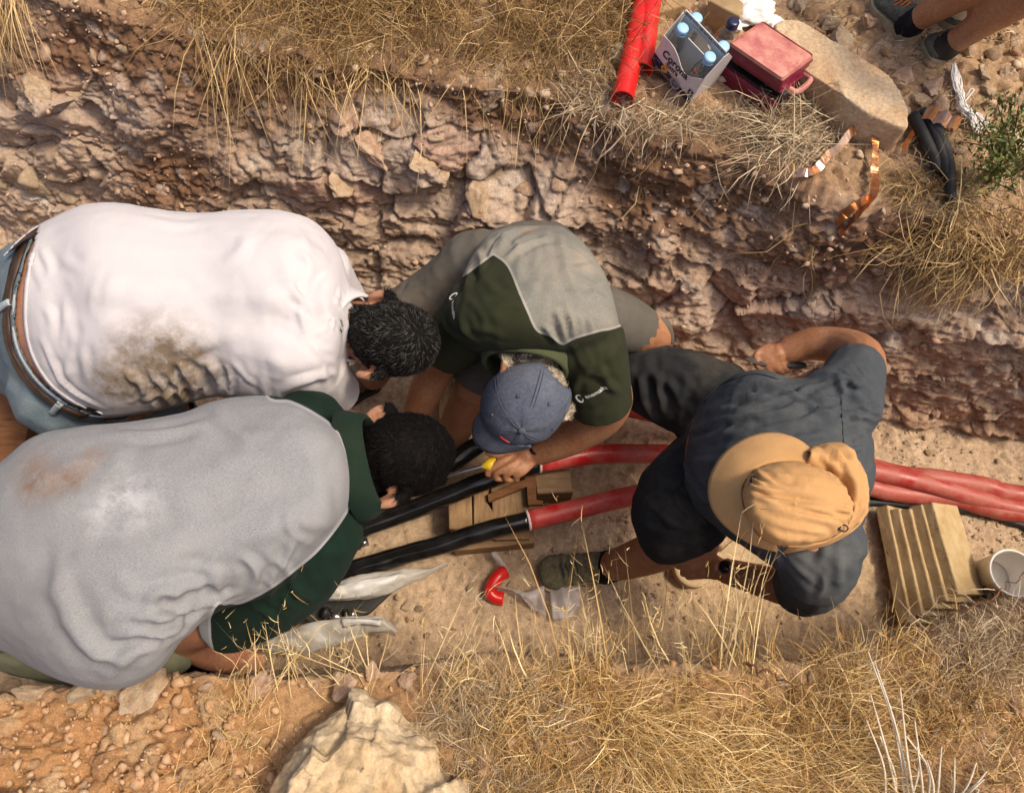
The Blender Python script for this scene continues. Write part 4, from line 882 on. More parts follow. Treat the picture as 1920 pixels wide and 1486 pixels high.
fold(meP, [([(330, 1130), (360, 1140), (400, 1125), (440, 1115)], .010, .010), ([(290, 1120), (330, 1110), (380, 1090)], .014, .009), ([(240, 1160), (300, 1160), (350, 1150)], .012, .009), ([(230, 1185), (290, 1190), (335, 1180)], .010, .008), ([(400, 1060), (410, 1100), (395, 1135)], .010, .008), ([(450, 1040), (480, 1070), (470, 1110)], .009, .007), ([(510, 1090), (540, 1040), (545, 1010)], .008, .006), ([(150, 1190), (200, 1230), (260, 1240)], .016, .007), ([(100, 1080), (140, 1180), (200, 1260)], .02, .006), ([(470, 1135), (500, 1150), (520, 1180)], .008, .005), ([(540, 1070), (560, 1110), (590, 1130)], .010, .005), ([(200, 810), (300, 812), (400, 790)], .012, .005), ([(400, 765), (430, 800), (470, 820)], .012, .004)])
fold(meP, [([(520, 810), (580, 830), (620, 860)], .045, .011), ([(540, 1010), (590, 980), (630, 940)], .045, .011), ([(20, 1050), (250, 985), (450, 925), (620, 890)], .032, -.008)], k=1.0)
wrinkles(meP, [(60, 840), (380, 800), (600, 800), (650, 930), (480, 1080), (150, 1240), (40, 1180)], 46, -20, 40, 150, .018, .0021, 6); wrinkles(meP, [(300, 1080), (430, 1050), (430, 1130), (300, 1230), (200, 1250)], 26, -15, 25, 100, .009, .0045, 7); wrinkles(meP, [(560, 980), (660, 960), (640, 1080), (500, 1180), (450, 1140)], 20, 50, 30, 70, .009, .0028, 8)
panel_attr(meP, 'panel', [[(-500, 500), (480, 640), (500, 738), (545, 750), (590, 772), (632, 803), (650, 840), (663, 885), (668, 922), (645, 972), (600, 1030), (560, 1065), (510, 1103), (455, 1131), (425, 1134), (395, 1160), (330, 1400), (-500, 1500)]])
cut(meP, [(U(425, 1163, .70), U(425, 1163, .70) - U(490, 1135, .78), .14), (U(640, 860, .66), U(640, 860, .66) - U(600, 815, .80), .13)  , (U(-100, 1060, .9), (-1, 0, -.3), .5)])
P_ = lambda px, py, z: pos(px, py, z, rootS)
two_tone('polo_grey_green', (.25, .253, .262), (.007, .019, .012), (.42, .42, .43), .36, 230, (1, 5, 5), [(P_(72, 905, 1.12), .06, .75, 44), (P_(135, 900, 1.13), .05, .75, 50), (P_(60, 870, 1.1), .06, .4, 40), (P_(180, 860, 1.12), .04, .5, 40)], (.22, .125, .07), (.40, .36, .31), .25, [(P_(235, 935, 1.15), .08, .26, 34), (P_(190, 960, 1.14), .05, .2, 38)])
pS = addmesh('shirt', meP, M['polo_grey_green'], rootS); thicken(pS); bP = bvh_of(meP, ws_)
# collar: a folded band round the neck
def collar(parent, pts, w, mat, thick=.006):
    """pts: (px, py, z) of the inner (neck) edge, then outer edge"""
    A = crom(np.array([U(*p) for p in pts[0]]), 6); B = crom(np.array([U(*p) for p in pts[1]]), 6); mid = (A + B) / 2; up = CAM - mid; up /= np.linalg.norm(up, axis=1)[:, None]; mid = mid + up * w
    R = [np.array([A[i], mid[i] , B[i], B[i] - up[i] * thick, mid[i] - up[i] * thick, A[i] - up[i] * thick]) for i in range(len(A))]
    V, F = rings(R); me = mesh_from(V, F); me = apply_mod(me, lambda o: setattr(o.modifiers.new('s', 'SUBSURF'), 'levels', 1)); me.polygons.foreach_set('use_smooth', np.ones(len(me.polygons), bool)); return addmesh('collar', me, mat, parent)
collar_ring(pS, U(664, 874, .935), U(704, 864, .94), .104, .090, M['polo_green'], .004, 1.0, .006)
meR = fuse([loft(seatS), limb(legSr), limb(calfSr), limb(legSl), limb(calfSl)], .009, 4); cloth_noise(meR, .006, 10, seed=6)
addmesh('trousers', meR, M['trouser_olive'], rootS)
def hairmaskS(p):
    d = p - hcS; a = d @ fS; b = d @ uS; c = np.abs(d @ rS); return (np.linalg.norm(d, axis=1) < .14) & (b > -.085 + .7 * np.clip(a, -.04, 1)) & ~((a < .02) & (b < -.02) & (c > .070)) & (a < .085)
hair(meSb, rootS, hairmaskS, M['hair_dark'], 12000, .016, .0005, .22, crown_comb(hcS, fS, uS), 5, .5, .006, .1)

# ---- 3. man in the grey and olive polo with the blue cap, bent towards us from the far wall
rootG = person('person in a faded blue cap and grey and olive polo leaning from the far wall', (.05, 1.05, .02))
TG = [(955, 425, 1055, 425, .74, .06, .08), (918, 438, 1084, 445, .80, .13, .13), (888, 478, 1118, 485, .83, .165, .16), (864, 528, 1140, 530, .85, .18, .17), (842, 578, 1153, 575, .86, .18, .16), (842, 622, 1160, 612, .85, .165, .15), (872, 650, 1140, 648, .83, .13, .12), (925, 668, 1075, 668, .81, .09, .09)]
seatG = [(960, 420, 1050, 420, .66, .06, .1), (915, 440, 1085, 445, .70, .10, .16), (885, 485, 1120, 490, .72, .12, .16), (880, 540, 1130, 540, .72, .12, .14)]
legGl = [(900, 500, .66, 140), (840, 550, .58, 128), (765, 590, .52, 112)]; calfGl = [(765, 592, .50, 84), (730, 650, .30, 70), (700, 705, .10, 56)]
legGr = [(985, 560, .66, 120), (925, 660, .58, 112), (892, 720, .52, 104)]; shinGr = [(892, 725, .50, 80), (865, 780, .32, 70), (838, 835, .10, 56), (825, 850, .04, 50)]
armGl = [(880, 600, .84, 100), (845, 640, .74, 88), (822, 680, .62, 74), (800, 730, .52, 64), (782, 775, .42, 54), (770, 810, .34, 46)]
armGr = [(1110, 645, .84, 110), (1125, 700, .75, 96), (1145, 745, .66, 84), (1130, 780, .58, 78), (1085, 812, .50, 70), (1040, 834, .44, 60), (1008, 846, .40, 54)]
hcG = U(985, 752, .815); hp, fG, rG, uG = head_parts(hcG, (-.72, -.30, -.62), (.12, -.66, .62), 1.0)
neckG = tube([U(1000, 640, .83), U(1000, 670, .82), hcG - uG * .06, hcG - uG * .02], [.075, .066, .062, .06], 18, 3)
gz_ = .40
hG = [ellipsoid(U(972, 862, gz_), [np.array([.042, .012, 0]), np.array([-.012, .036, -.008]), np.array([0, 0, .022])]), tube([U(1008, 846, .40), U(985, 855, .40)], [.027, .034], 12)]
for q in ([(978, 846, .405), (945, 862, .415), (920, 876, .40), (914, 888, .385), (926, 892, .375)], [(984, 856, .41), (955, 874, .42), (932, 886, .405), (930, 896, .385), (942, 898, .375)], [(990, 864, .41), (968, 880, .415), (950, 890, .40), (950, 898, .385), (960, 900, .375)], [(996, 870, .405), (982, 884, .41), (968, 893, .395), (970, 899, .38)]): hG.append(finger([U(*p) for p in q], .0105))
hG.append(finger([U(972, 842, .405), U(948, 846, .41), U(928, 852, .41), U(914, 848, .405)], .0115))
meGb = fuse([loft(TG, inset=.016), loft(seatG, inset=.016), limb(legGl, .012), limb(calfGl), limb(legGr, .012), limb(shinGr), limb(armGl), limb(armGr), neckG, *hp, *ear_parts(hcG, fG, rG, uG, 1.1, 1, .8), *ear_parts(hcG, fG, rG, uG, 1.1, -1, .8), *hG, *hand_simple(U(770, 810, .34), (-.2, -.7, -.6), (0, 0, 1)), limb([(1110, 585, .66, 110), (1180, 612, .56, 100), (1225, 628, .50, 72), (1228, 640, .42, 62), (1200, 660, .2, 56), (1190, 670, .05, 50)])], .0046, 3)
addmesh('body', meGb, M['skin_tan'], rootG); eyes_on(rootG, hcG, fG, rG, uG, 1.0); wg = wloc(rootG)
slGl = [(905, 585, .86, 150), (868, 622, .79, 128), (838, 652, .72, 112)]; slGr = [(1100, 640, .85, 150), (1118, 700, .77, 128), (1128, 758, .68, 116)]
meK = fuse([loft([(a, b, c, d, z, u + .004, dn) for a, b, c, d, z, u, dn in TG]), limb(slGl), limb(slGr)], .0060, 6); cloth_noise(meK, .003, 8, seed=25)
fold(meK, [([(1020, 610), (1030, 622), (1048, 645)], .006, .007), ([(1040, 580), (1052, 605), (1060, 640)], .006, .008), ([(1065, 585), (1072, 605), (1074, 632)], .006, .006), ([(1100, 590), (1108, 610), (1108, 625)], .006, .004), ([(925, 475), (955, 440), (1000, 425)], .010, .008), ([(915, 480), (935, 450), (975, 425)], .007, .006), ([(950, 485), (980, 460), (1030, 445)], .010, .006), ([(870, 500), (880, 520), (870, 545)], .010, .007), ([(895, 470), (905, 495), (895, 515)], .008, .005), ([(830, 600), (840, 620), (870, 640)], .008, .006), ([(860, 590), (870, 620), (890, 640)], .010, .005), ([(1100, 690), (1080, 720), (1075, 745)], .009, .006), ([(1120, 690), (1140, 720), (1160, 735)], .009, .005), ([(1090, 660), (1110, 700), (1150, 700)], .012, .004)])
wrinkles(meK, [(900, 450), (1080, 450), (1150, 600), (1050, 630), (960, 520)], 34, 50, 40, 80, .010, .0030, 9); wrinkles(meK, [(840, 570), (920, 500), (990, 600), (900, 650)], 16, 60, 30, 70, .011, .0026, 10); wrinkles(meK, [(1070, 650), (1150, 640), (1165, 740), (1090, 770)], 14, 70, 30, 60, .010, .0022, 11)
panel_attr(meK, 'panel', [[(925, 478), (951, 500), (973, 551), (987, 583), (1005, 620), (1031, 631), (1054, 647), (1078, 636), (1125, 622), (1167, 611), (1300, 550), (1200, 300), (800, 300), (780, 540), (860, 522), (895, 500)]])
cut(meK, [(U(838, 652, .72), U(838, 652, .72) - U(868, 622, .79), .12), (U(1128, 758, .68), U(1128, 758, .68) - U(1118, 700, .77), .12)])
G_ = lambda px, py, z: pos(px, py, z, rootG)
two_tone('polo_grey_olive', (.205, .20, .172), (.028, .031, .0155), (.42, .40, .36), .22, 300, (1, 1, 1), [(G_(1100, 470, .95), .09, .6, 20), (G_(900, 500, .9), .08, .6, 22)], (.40, .33, .26), (.42, .35, .27), .45)
kS = addmesh('shirt', meK, M['polo_grey_olive'], rootG); thicken(kS); bK = bvh_of(meK, wg)
collar_ring(kS, U(990, 655, .835), U(984, 690, .835), .098, .092, M['collar_olive'], .004, 1.0, .006)
# sleeve lettering: a small looped mark and the word beside it
def loop_mark(s):
    t = np.linspace(.5, 6.0, 26); P = np.column_stack([np.cos(t) * s * .55, np.sin(t) * s * .8]); n = np.gradient(P, axis=0); n /= np.linalg.norm(n, axis=1)[:, None]; n = np.column_stack([-n[:, 1], n[:, 0]]); w = s * .16 * np.sin(np.linspace(.3, 2.8, 26))[:, None]
    V = np.concatenate([np.column_stack([P - n * w, np.zeros(26)]), np.column_stack([P + n * w, np.zeros(26)])]); return V, [(i, i + 1, i + 27, i + 26) for i in range(25)]
def sleeve_logo(px0, px1, size, par, bvh):
    a, _ = hit(bvh, *px0); b, _ = hit(bvh, *px1)
    if a is None or b is None: return
    V, F = text_mesh('enemalta', size, 1.0, size * .012); L = V[:, 0].max() - V[:, 0].min(); V2, F2 = loop_mark(size * .75); V2[:, 0] -= L / 2 + size * .9
    V, F = merge([(V, F), (V2, F2)]); print_on('sleeve_logo', V, F, bvh, (a + b) / 2, b - a, M['print_white'], par, .0018)
sleeve_logo((1092, 744), (1144, 722), .017, kS, bK); sleeve_logo((851, 556), (858, 606), .016, kS, bK)
meQ = fuse([loft(seatG), limb(legGl, grow=.004), limb(legGr, grow=.004)], .0075, 4); cloth_noise(meQ, .006, 10, seed=36)
cut(meQ, [(U(892, 720, .52), U(892, 720, .52) - U(925, 660, .58), .11)]); q_ = addmesh('shorts', meQ, M['shorts_grey'], rootG); thicken(q_)
# raised knee to the right with its rolled hem
V, F = limb([(1110, 585, .67, 116), (1165, 606, .58, 112), (1200, 617, .535, 92)]); add('trouser_leg', V, F, M['shorts_grey'], rootG)
P = [U(1195, 645, .53), U(1190, 605, .56), U(1225, 600, .56), U(1250, 612, .54), U(1258, 640, .50)]; add('rolled_hem', *tube(P, [.012, .016, .015, .014, .010], 10, 5), M['shorts_grey'], rootG)
# long muddy boot of this person on the floor
def shoe(root, ankle, toe, z0, w, h, mat, solemat, name='shoe', sole=.018):
    """ankle, toe: pixel points on the ground height z0"""
    a = U(*ankle, z0); b = U(*toe, z0); d = b - a; L = np.linalg.norm(d); d /= L; up = np.array([0, 0, 1.]); x = np.cross(up, d); R, S = [], []
    for t, ww, hh in ((-.14, .30, .5), (-.10, .62, .95), (0, .78, 1.0), (.15, .80, .95), (.32, .80, .82), (.5, .90, .66), (.68, 1.0, .52), (.84, .95, .44), (.95, .72, .36), (1.0, .40, .26)):
        c = a + d * L * t; k = np.linspace(0, 2 * np.pi, 20, endpoint=False); R.append(c + np.outer(np.sign(np.cos(k)) * np.abs(np.cos(k)) ** .75 * w * ww / 2, x) + np.outer(sole + h * hh * (np.sign(np.sin(k)) * np.abs(np.sin(k)) ** .8 + 1) / 2, up))
        kk = [np.array([-1, 0]), np.array([1, 0]), np.array([1, 1]), np.array([-1, 1])]; S.append(np.array([c + x * w * (ww * .5 + .006 / w) * q[0] + up * q[1] * (sole + .006) for q in kk]))
    me = fuse([rings(R)], .006, 4); V = get_co(me); N = get_no(me); q = (V - a) @ d / L; me_d = .0025 * np.sin(q * 46) * ((q > .25) & (q < .72)) + .002 * fbm(V * 50, 3, 4); set_co(me, V + N * me_d[:, None])
    o = addmesh(name, me, mat, root); V, F = rings(S); add('sole', V, F, solemat, o, smooth=False)
    ls = []
    for t in (.34, .42, .50, .58): c = a + d * L * t + up * (sole + h * (1.02 - .62 * t)); ls.append(tube([c - x * w * .24 - up * .010, c - x * w * .1 + d * .006, c + x * w * .1, c + x * w * .24 - up * .010 + d * .004], .0028, 6, 3))
    V, F = merge(ls); add('laces', V, F, M['lace_orange'] if mat is M['shoe_grey'] else M['shoe_grey'], o); return o
shoe(rootG, (700, 712), (622, 748), .01, .115, .11, M['boot_mud'], M['black_matt'])
shoe(rootG, (830, 845), (800, 905), .01, .105, .10, M['boot_mud'], M['black_matt'])
# cap
def cap_shell(c, f, r, u, a, b, h, low, back_open=True, n=48, m=16, off=0.0):
    R = []
    for i in range(m + 1):
        th = (math.pi / 2 + low) * i / m + 1e-3; k = np.linspace(0, 2 * np.pi, n, endpoint=False)
        R.append(c + np.outer(np.cos(k) * math.sin(th) * (a + off), f) + np.outer(np.sin(k) * math.sin(th) * (b + off), r) + u * math.cos(th) * (h + off))
    V, F = rings(R, cap=False); F.append(tuple(range(n))[::-1])
    if back_open: F = [q for q in F if not (len(q) == 4 and all(((V[i] - c) @ f < -.062) and ((V[i] - c) @ u < .030 - 14 * ((V[i] - c) @ r) ** 2) for i in q))]
    return V, F
hS2 = cap_shell(hcG, fG, rG, uG, .109, .092, .104, .12); cp = hcG
V, F = hS2; dr = (V - cp); ang = np.arctan2(dr @ rG, dr @ fG); V = V + dr / np.linalg.norm(dr, axis=1)[:, None] * (.0025 * np.abs(np.sin(3 * ang))[:, None] + .0025 * fbm(V * 30, 3, 2)[:, None]) 
capo = add('cap', V, F, M['cap_blue'], rootG); thicken(capo, .003)
sm_ = []
for k in range(6):
    a0 = k * math.pi / 3 + math.pi / 6
    for da in (-.035, .035):
        pts = [cp + (math.cos(a0 + da / max(math.sin(th), .25)) * fG * .1115 + math.sin(a0 + da / max(math.sin(th), .25)) * rG * .0945) * math.sin(th) + uG * math.cos(th) * .1065 for th in np.linspace(.10, 1.48, 12)]; sm_.append(tube(pts, .0011, 5))
V, F = merge(sm_); add('seams', V, F, M['cap_seam'], capo)
V, F = ellipsoid(cp + uG * .107, [fG * .0085, rG * .0085, uG * .005], 14, 8); add('button', V, F, M['cap_blue'], capo)
for k in range(6):
    a0 = k * math.pi / 3; th = .78; q = cp + (math.cos(a0) * fG * .112 + math.sin(a0) * rG * .095) * math.sin(th) + uG * math.cos(th) * .107; n_ = (q - cp) / np.linalg.norm(q - cp); T = tube([q - n_ * .001, q + n_ * .0012], [.0042, .0036], 10, dome=False); add('eyelet', *T, M['cap_seam'], capo)
def sheet_between(name, A, B, mat, parent, nv=8, bulge=.0, thick=.003, noise=0.0, sub=6, seed=0, freq=20):
    A = crom(np.array([U(*p) for p in A]), sub); B = crom(np.array([U(*p) for p in B]), sub); n = min(len(A), len(B)); A = A[np.linspace(0, len(A) - 1, n).astype(int)]; B = B[np.linspace(0, len(B) - 1, n).astype(int)]
    V = np.array([A + (B - A) * v + np.array([0, 0, bulge * math.sin(math.pi * v)]) for v in np.linspace(0, 1, nv)]); 
    if noise: V = V + np.array([0, 0, 1.0]) * (fbm(V * freq, 3, seed) * noise * np.sin(np.linspace(.25, 1.9, nv))[:, None])[..., None]
    idx = np.arange(nv * n).reshape(nv, n); F = np.stack([idx[:-1, :-1], idx[:-1, 1:], idx[1:, 1:], idx[1:, :-1]], -1).reshape(-1, 4)
    o = add(name, V.reshape(-1, 3), F, mat, parent); m = o.modifiers.new('t', 'SOLIDIFY'); m.thickness = thick; m.offset = 0; return o
sheet_between('brim', [(935, 742, .80), (914, 775, .79), (920, 808, .79), (950, 830, .80), (996, 838, .815)], [(908, 762, .77), (888, 792, .755), (890, 828, .75), (918, 849, .755), (958, 847, .77), (996, 838, .80)], M['cap_blue'], capo, 8, .012, .004)
band_on('stitch', [(938, 817), (945, 823), (956, 829)], bvh_of(capo.data, wg), .003, M['duct_red'], capo, .002) 
def hairmaskG(p):
    d = p - hcG; a = d @ fG; b = d @ uG; c = np.abs(d @ rG); return (np.linalg.norm(d, axis=1) < .135) & (a < -.005) & (b > -.085)  & (b < .03) & ~((a > -.03) & (c > .085))
hair(meGb, rootG, hairmaskG, M['hair_white'], 3500, .022, .0007, .4, lambda P: -np.tile(uG, (len(P), 1)) + rG * .3, 8, .6, .003, .5)
# ---- 4. man in the slate T-shirt with the tan flap hat
rootH = person('person in a tan flap hat and slate T-shirt crouching with a knife', (.70, .75, .02))
TH = [(1300, 765, 1272, 850, .46, .06, .10), (1326, 742, 1276, 905, .55, .13, .15), (1372, 710, 1300, 945, .62, .16, .17), (1425, 700, 1345, 985, .68, .165, .18), (1482, 714, 1392, 1020, .72, .155, .17), (1540, 714, 1440, 1050, .745, .14, .16), (1588, 708, 1490, 1082, .755, .125, .14), (1620, 730, 1530, 1090, .76, .105, .12), (1628, 800, 1580, 1030, .76, .075, .09)]
seatH = [(1290, 775, 1265, 835, .40, .06, .1), (1318, 745, 1262, 880, .46, .11, .14), (1365, 720, 1280, 930, .52, .13, .15), (1420, 715, 1330, 965, .57, .13, .15)]
legHl = [(1350, 765, .48, 165), (1265, 728, .46, 148), (1190, 700, .44, 128)]; shinHl = [(1192, 700, .42, 84), (1215, 680, .24, 70), (1230, 662, .06, 54)]
legHr = [(1325, 870, .47, 150), (1275, 935, .46, 172), (1278, 985, .44, 170), (1290, 1012, .42, 150)]; shinHr = [(1268, 1012, .40, 92), (1222, 1036, .28, 78), (1170, 1054, .16, 64), (1140, 1062, .07, 54)]
armHu = [(1590, 745, .76, 110), (1612, 705, .72, 88), (1612, 668, .66, 82), (1572, 648, .60, 70), (1520, 645, .56, 62), (1474, 658, .53, 50)]
armHl = [(1540, 1040, .74, 120), (1530, 1085, .64, 96), (1512, 1106, .54, 82), (1455, 1096, .46, 66), (1405, 1082, .40, 56), (1362, 1070, .36, 48)]
hcH = U(1468, 940, .885); hp, fH, rH, uH = head_parts(hcH, (-.78, .02, -.62), (-.55, -.10, .80), 1.0)
neckH = tube([U(1560, 900, .80), U(1540, 905, .82), hcH - uH * .05 - fH * .02], [.075, .068, .062], 18, 3)
kz = .53
hH = [ellipsoid(U(1443, 670, kz), [np.array([.040, -.008, 0]), np.array([.006, .036, .01]), np.array([0, 0, .022])]), tube([U(1474, 658, .53), U(1455, 664, .53)], [.024, .032], 12)]
for q in ([(1428, 668, kz), (1418, 680, .53), (1426, 692, .515), (1440, 694, .50)], [(1440, 678, kz), (1440, 692, .52), (1452, 698, .505), (1458, 692, .50)], [(1452, 680, kz), (1460, 693, .52), (1468, 698, .505), (1472, 690, .50)], [(1462, 678, kz), (1472, 690, .52), (1480, 694, .51), (1482, 687, .50)], [(1448, 652, kz), (1430, 655, .54), (1418, 664, .54), (1416, 672, .535)]): hH.append(finger([U(*p) for p in q], .0105))
jz = .35
hH += [ellipsoid(U(1328, 1060, jz), [np.array([.044, .006, 0]), np.array([-.006, .036, 0]), np.array([0, 0, .020])]), tube([U(1362, 1070, .36), U(1342, 1064, .355)], [.026, .034], 12)]
for q in ([(1322, 1042, jz), (1300, 1036, .35), (1284, 1042, .335), (1280, 1050, .325)], [(1318, 1054, jz), (1296, 1050, .35), (1281, 1056, .335), (1278, 1063, .325)], [(1316, 1066, jz), (1296, 1066, .35), (1282, 1070, .335), (1280, 1076, .325)], [(1320, 1078, jz), (1302, 1080, .345), (1290, 1082, .335)], [(1338, 1040, jz), (1326, 1030, .35), (1312, 1026, .345)]): hH.append(finger([U(*p) for p in q], .0105))
meHb = fuse([loft(TH, inset=.016), loft(seatH, inset=.016), limb(legHl, .016), limb(shinHl), limb(legHr, .02), limb(shinHr), limb(armHu), limb(armHl), neckH, *hp, *ear_parts(hcH, fH, rH, uH, 1.05, 1), *ear_parts(hcH, fH, rH, uH, 1.05, -1), *hH], .0046, 3)
addmesh('body', meHb, M['skin_tan'], rootH); eyes_on(rootH, hcH, fH, rH, uH, 1.0); wh = wloc(rootH)
slHu = [(1570, 760, .77, 160), (1594, 722, .75, 122), (1606, 690, .71, 104)]; slHl = [(1535, 1010, .76, 170), (1532, 1062, .70, 140), (1518, 1092, .60, 118), (1500, 1100, .55, 108)]
meN = fuse([loft([(a, b, c, d, z, u + .004, dn) for a, b, c, d, z, u, dn in TH]), limb(slHu), limb(slHl)], .0060, 6); cloth_noise(meN, .005, 8, (1, 2.2, 1), seed=45)
fold(meN, [([(1335, 745), (1390, 725), (1440, 722), (1500, 742)], .007, .010), ([(1340, 760), (1400, 742), (1470, 745)], .007, .007), ([(1355, 775), (1420, 760), (1500, 755)], .008, .006), ([(1300, 800), (1360, 785), (1440, 775), (1520, 750)], .010, .007), ([(1290, 830), (1340, 815), (1400, 800)], .010, .006), ([(1500, 745), (1530, 765), (1560, 775)], .007, .009), ([(1505, 735), (1540, 745), (1575, 745)], .006, .006), ([(1560, 720), (1600, 715), (1635, 730)], .006, .005), ([(1590, 800), (1610, 810), (1630, 812)], .006, .005), ([(1590, 830), (1612, 842), (1630, 842)], .006, .005), ([(1585, 770), (1610, 780), (1636, 780)], .006, .005), ([(1280, 860), (1300, 910), (1345, 960)], .010, .006), ([(1290, 890), (1320, 930), (1370, 970)], .008, .004), ([(1540, 1070), (1545, 1095), (1535, 1118)], .008, .004), ([(1570, 700), (1580, 730), (1580, 760)], .008, .005)])
wrinkles(meN, [(1300, 790), (1420, 710), (1560, 730), (1600, 830), (1400, 850), (1320, 930)], 46, -15, 18, 150, .010, .0034, 12); wrinkles(meN, [(1570, 700), (1635, 700), (1630, 880), (1590, 850)], 24, 15, 18, 60, .006, .0045, 13); wrinkles(meN, [(1450, 1030), (1590, 1010), (1570, 1110), (1490, 1120)], 14, 75, 25, 90, .011, .0026, 14)
cut(meN, [(U(1606, 690, .71), U(1606, 690, .71) - U(1594, 722, .75), .12), (U(1497, 1101, .545), U(1470, 1098, .50) - U(1520, 1098, .60), .12), (U(1292, 800, .62), (-1, .25, -.45), .16)])
nS = addmesh('shirt', meN, M['shirt_navy'], rootH); thicken(nS); bN = bvh_of(meN, wh)
band_on('hem', [(1322, 752), (1345, 728), (1380, 708), (1420, 700), (1460, 710)], bN, .012, M['shirt_navy'], nS, .004)
band_on('seam', [(1578, 745), (1580, 790), (1582, 830)], bN, .004, M['shirt_navy'], nS, .002)
meZ = fuse([loft(seatH), limb(legHl, grow=.004), limb(legHr)], .0075, 4); cloth_noise(meZ, .006, 9, seed=56)
fold(meZ, [([(1200, 700), (1210, 760), (1260, 830)], .010, .007), ([(1230, 690), (1240, 760), (1268, 820)], .010, .006), ([(1290, 690), (1280, 760), (1275, 810)], .012, .006), ([(1180, 680), (1240, 665), (1300, 670)], .010, .008), ([(1215, 940), (1260, 980), (1330, 1000)], .012, .006), ([(1200, 980), (1260, 1010), (1340, 1015)], .010, .006)])
wrinkles(meZ, [(1180, 670), (1320, 680), (1300, 780), (1250, 820), (1190, 750)], 22, 62, 18, 130, .011, .0034, 15); wrinkles(meZ, [(1195, 900), (1280, 860), (1340, 960), (1350, 1020), (1220, 1020)], 22, 50, 30, 110, .011, .0034, 16)
cut(meZ, [(U(1290, 1018, .41), U(1290, 1012, .42) - U(1278, 985, .44), .14)]); zS = addmesh('shorts', meZ, M['trouser_black'], rootH); thicken(zS)
shoe(rootH, (1118, 1066), (1010, 1078), .01, .11, .085, M['shoe_olive'], M['sole'])
add('sock', *limb([(1150, 1060, .10, 60), (1132, 1064, .05, 62)]), M['sock_black'], rootH)
shoe(rootH, (1232, 664), (1180, 640), .01, .105, .085, M['shoe_olive'], M['sole'])
# hat: pleated crown, wide front brim, neck flap, drawcord
cx, cy = 1497, 938
OUT = [(1392, 905), (1412, 880), (1445, 866), (1490, 863), (1540, 876), (1580, 906), (1600, 950), (1590, 986), (1560, 1010), (1510, 1026), (1460, 1024), (1420, 1003), (1398, 965), (1389, 930)]
q = crom(np.array(OUT + [OUT[0]], float), 6)[:-1]; R = []
for k, (sc_, z) in enumerate([(1.0, 0.955), (1.0, 0.975), (.985, 0.995), (.955, 1.015), (.90, 1.032), (.82, 1.044), (.70, 1.052), (.56, 1.058), (.40, 1.062), (.24, 1.064), (.08, 1.064)]): R.append(np.array([U(cx + (a - cx) * sc_, cy + (b - cy) * sc_, z) for a, b in q]))
V, F = rings(R); me = mesh_from(V, F); me = apply_mod(me, lambda o: setattr(o.modifiers.new('s', 'SUBSURF'), 'levels', 1)); V = get_co(me); N = get_no(me); ct = V.mean(0); an = np.arctan2(V[:, 1] - ct[1], V[:, 0] - ct[0]); rr = np.linalg.norm(V[:, :2] - ct[:2], axis=1)
d = .005 * fbm(V * 24, 3, 4) + .0055 * ridged(np.column_stack([V[:, 0] * 9 + V[:, 1] * 14, V[:, 1] * 9, V[:, 2] * 9]), 3, 7) + .0016 * np.sin(an * 40 + 6 * fbm(V * 20, 2, 3)) * sstep(.08, .11, rr); set_co(me, V + N * d[:, None]); me.polygons.foreach_set('use_smooth', np.ones(len(me.polygons), bool))
fold(me, [([(1461, 879), (1496, 894), (1532, 907), (1566, 920)], .004, .004), ([(1425, 923), (1470, 945), (1517, 960), (1570, 970)], .004, .004), ([(1412, 884), (1420, 896), (1440, 905)], .004, .005), ([(1408, 900), (1425, 910), (1460, 912)], .004, .005), ([(1406, 915), (1430, 925), (1470, 930)], .005, .005), ([(1430, 880), (1460, 900), (1500, 905)], .006, .005), ([(1450, 930), (1500, 935), (1570, 945)], .006, .004), ([(1430, 960), (1480, 975), (1560, 990)], .006, .004), ([(1450, 990), (1480, 1000), (1540, 1005)], .006, .004), ([(1560, 930), (1580, 945), (1592, 950)], .004, .004), ([(1565, 960), (1582, 965), (1594, 965)], .004, .004)])
hat = addmesh('hat', me, M['hat_tan'], rootH)
sheet_between('brim', [(1525, 870, .980), (1490, 864, .980), (1445, 868, .980), (1414, 882, .980), (1394, 907, .980), (1391, 932, .980), (1400, 966, .980), (1422, 1003, .980), (1455, 1022, .980)], [(1530, 850, .955), (1498, 824, .950), (1450, 811, .940), (1400, 820, .930), (1358, 848, .922), (1334, 886, .918), (1328, 925, .918), (1340, 962, .925), (1372, 996, .930), (1415, 1022, .940), (1456, 1034, .950)], M['hat_tan'], hat, 12, .006, .003, .004, seed=3)
sheet_between('neck_flap', [(1512, 868, .98), (1550, 882, .98), (1582, 910, .98), (1600, 950, .98), (1590, 986, .98), (1560, 1010, .98), (1510, 1026, .98), (1465, 1024, .98)], [(1512, 846, .965), (1530, 832, .955), (1560, 828, .94), (1592, 846, .92), (1614, 884, .90), (1625, 925, .89), (1620, 962, .89), (1598, 994, .90), (1548, 1022, .92), (1470, 1036, .95)], M['hat_tan'], hat, 18, .025, .003, .035, seed=11, freq=19)
fl = [c for c in hat.children if c.name.startswith('neck_flap')][0]
fold(fl.data, [([(1548, 834), (1587, 874), (1608, 930), (1590, 972)], .008, .012), ([(1603, 928), (1590, 960), (1582, 975)], .006, .008), ([(1560, 845), (1570, 870), (1590, 900)], .008, .008), ([(1540, 850), (1560, 872), (1585, 895)], .006, .006), ([(1612, 890), (1618, 930), (1610, 965)], .005, .006)], off=wh)
bH = bvh_of(hat.data, wh)
band_on('hat_tag', [(1404, 908), (1408, 900), (1412, 892)], bH, .008, M['hat_trim'], hat, .004, 3)
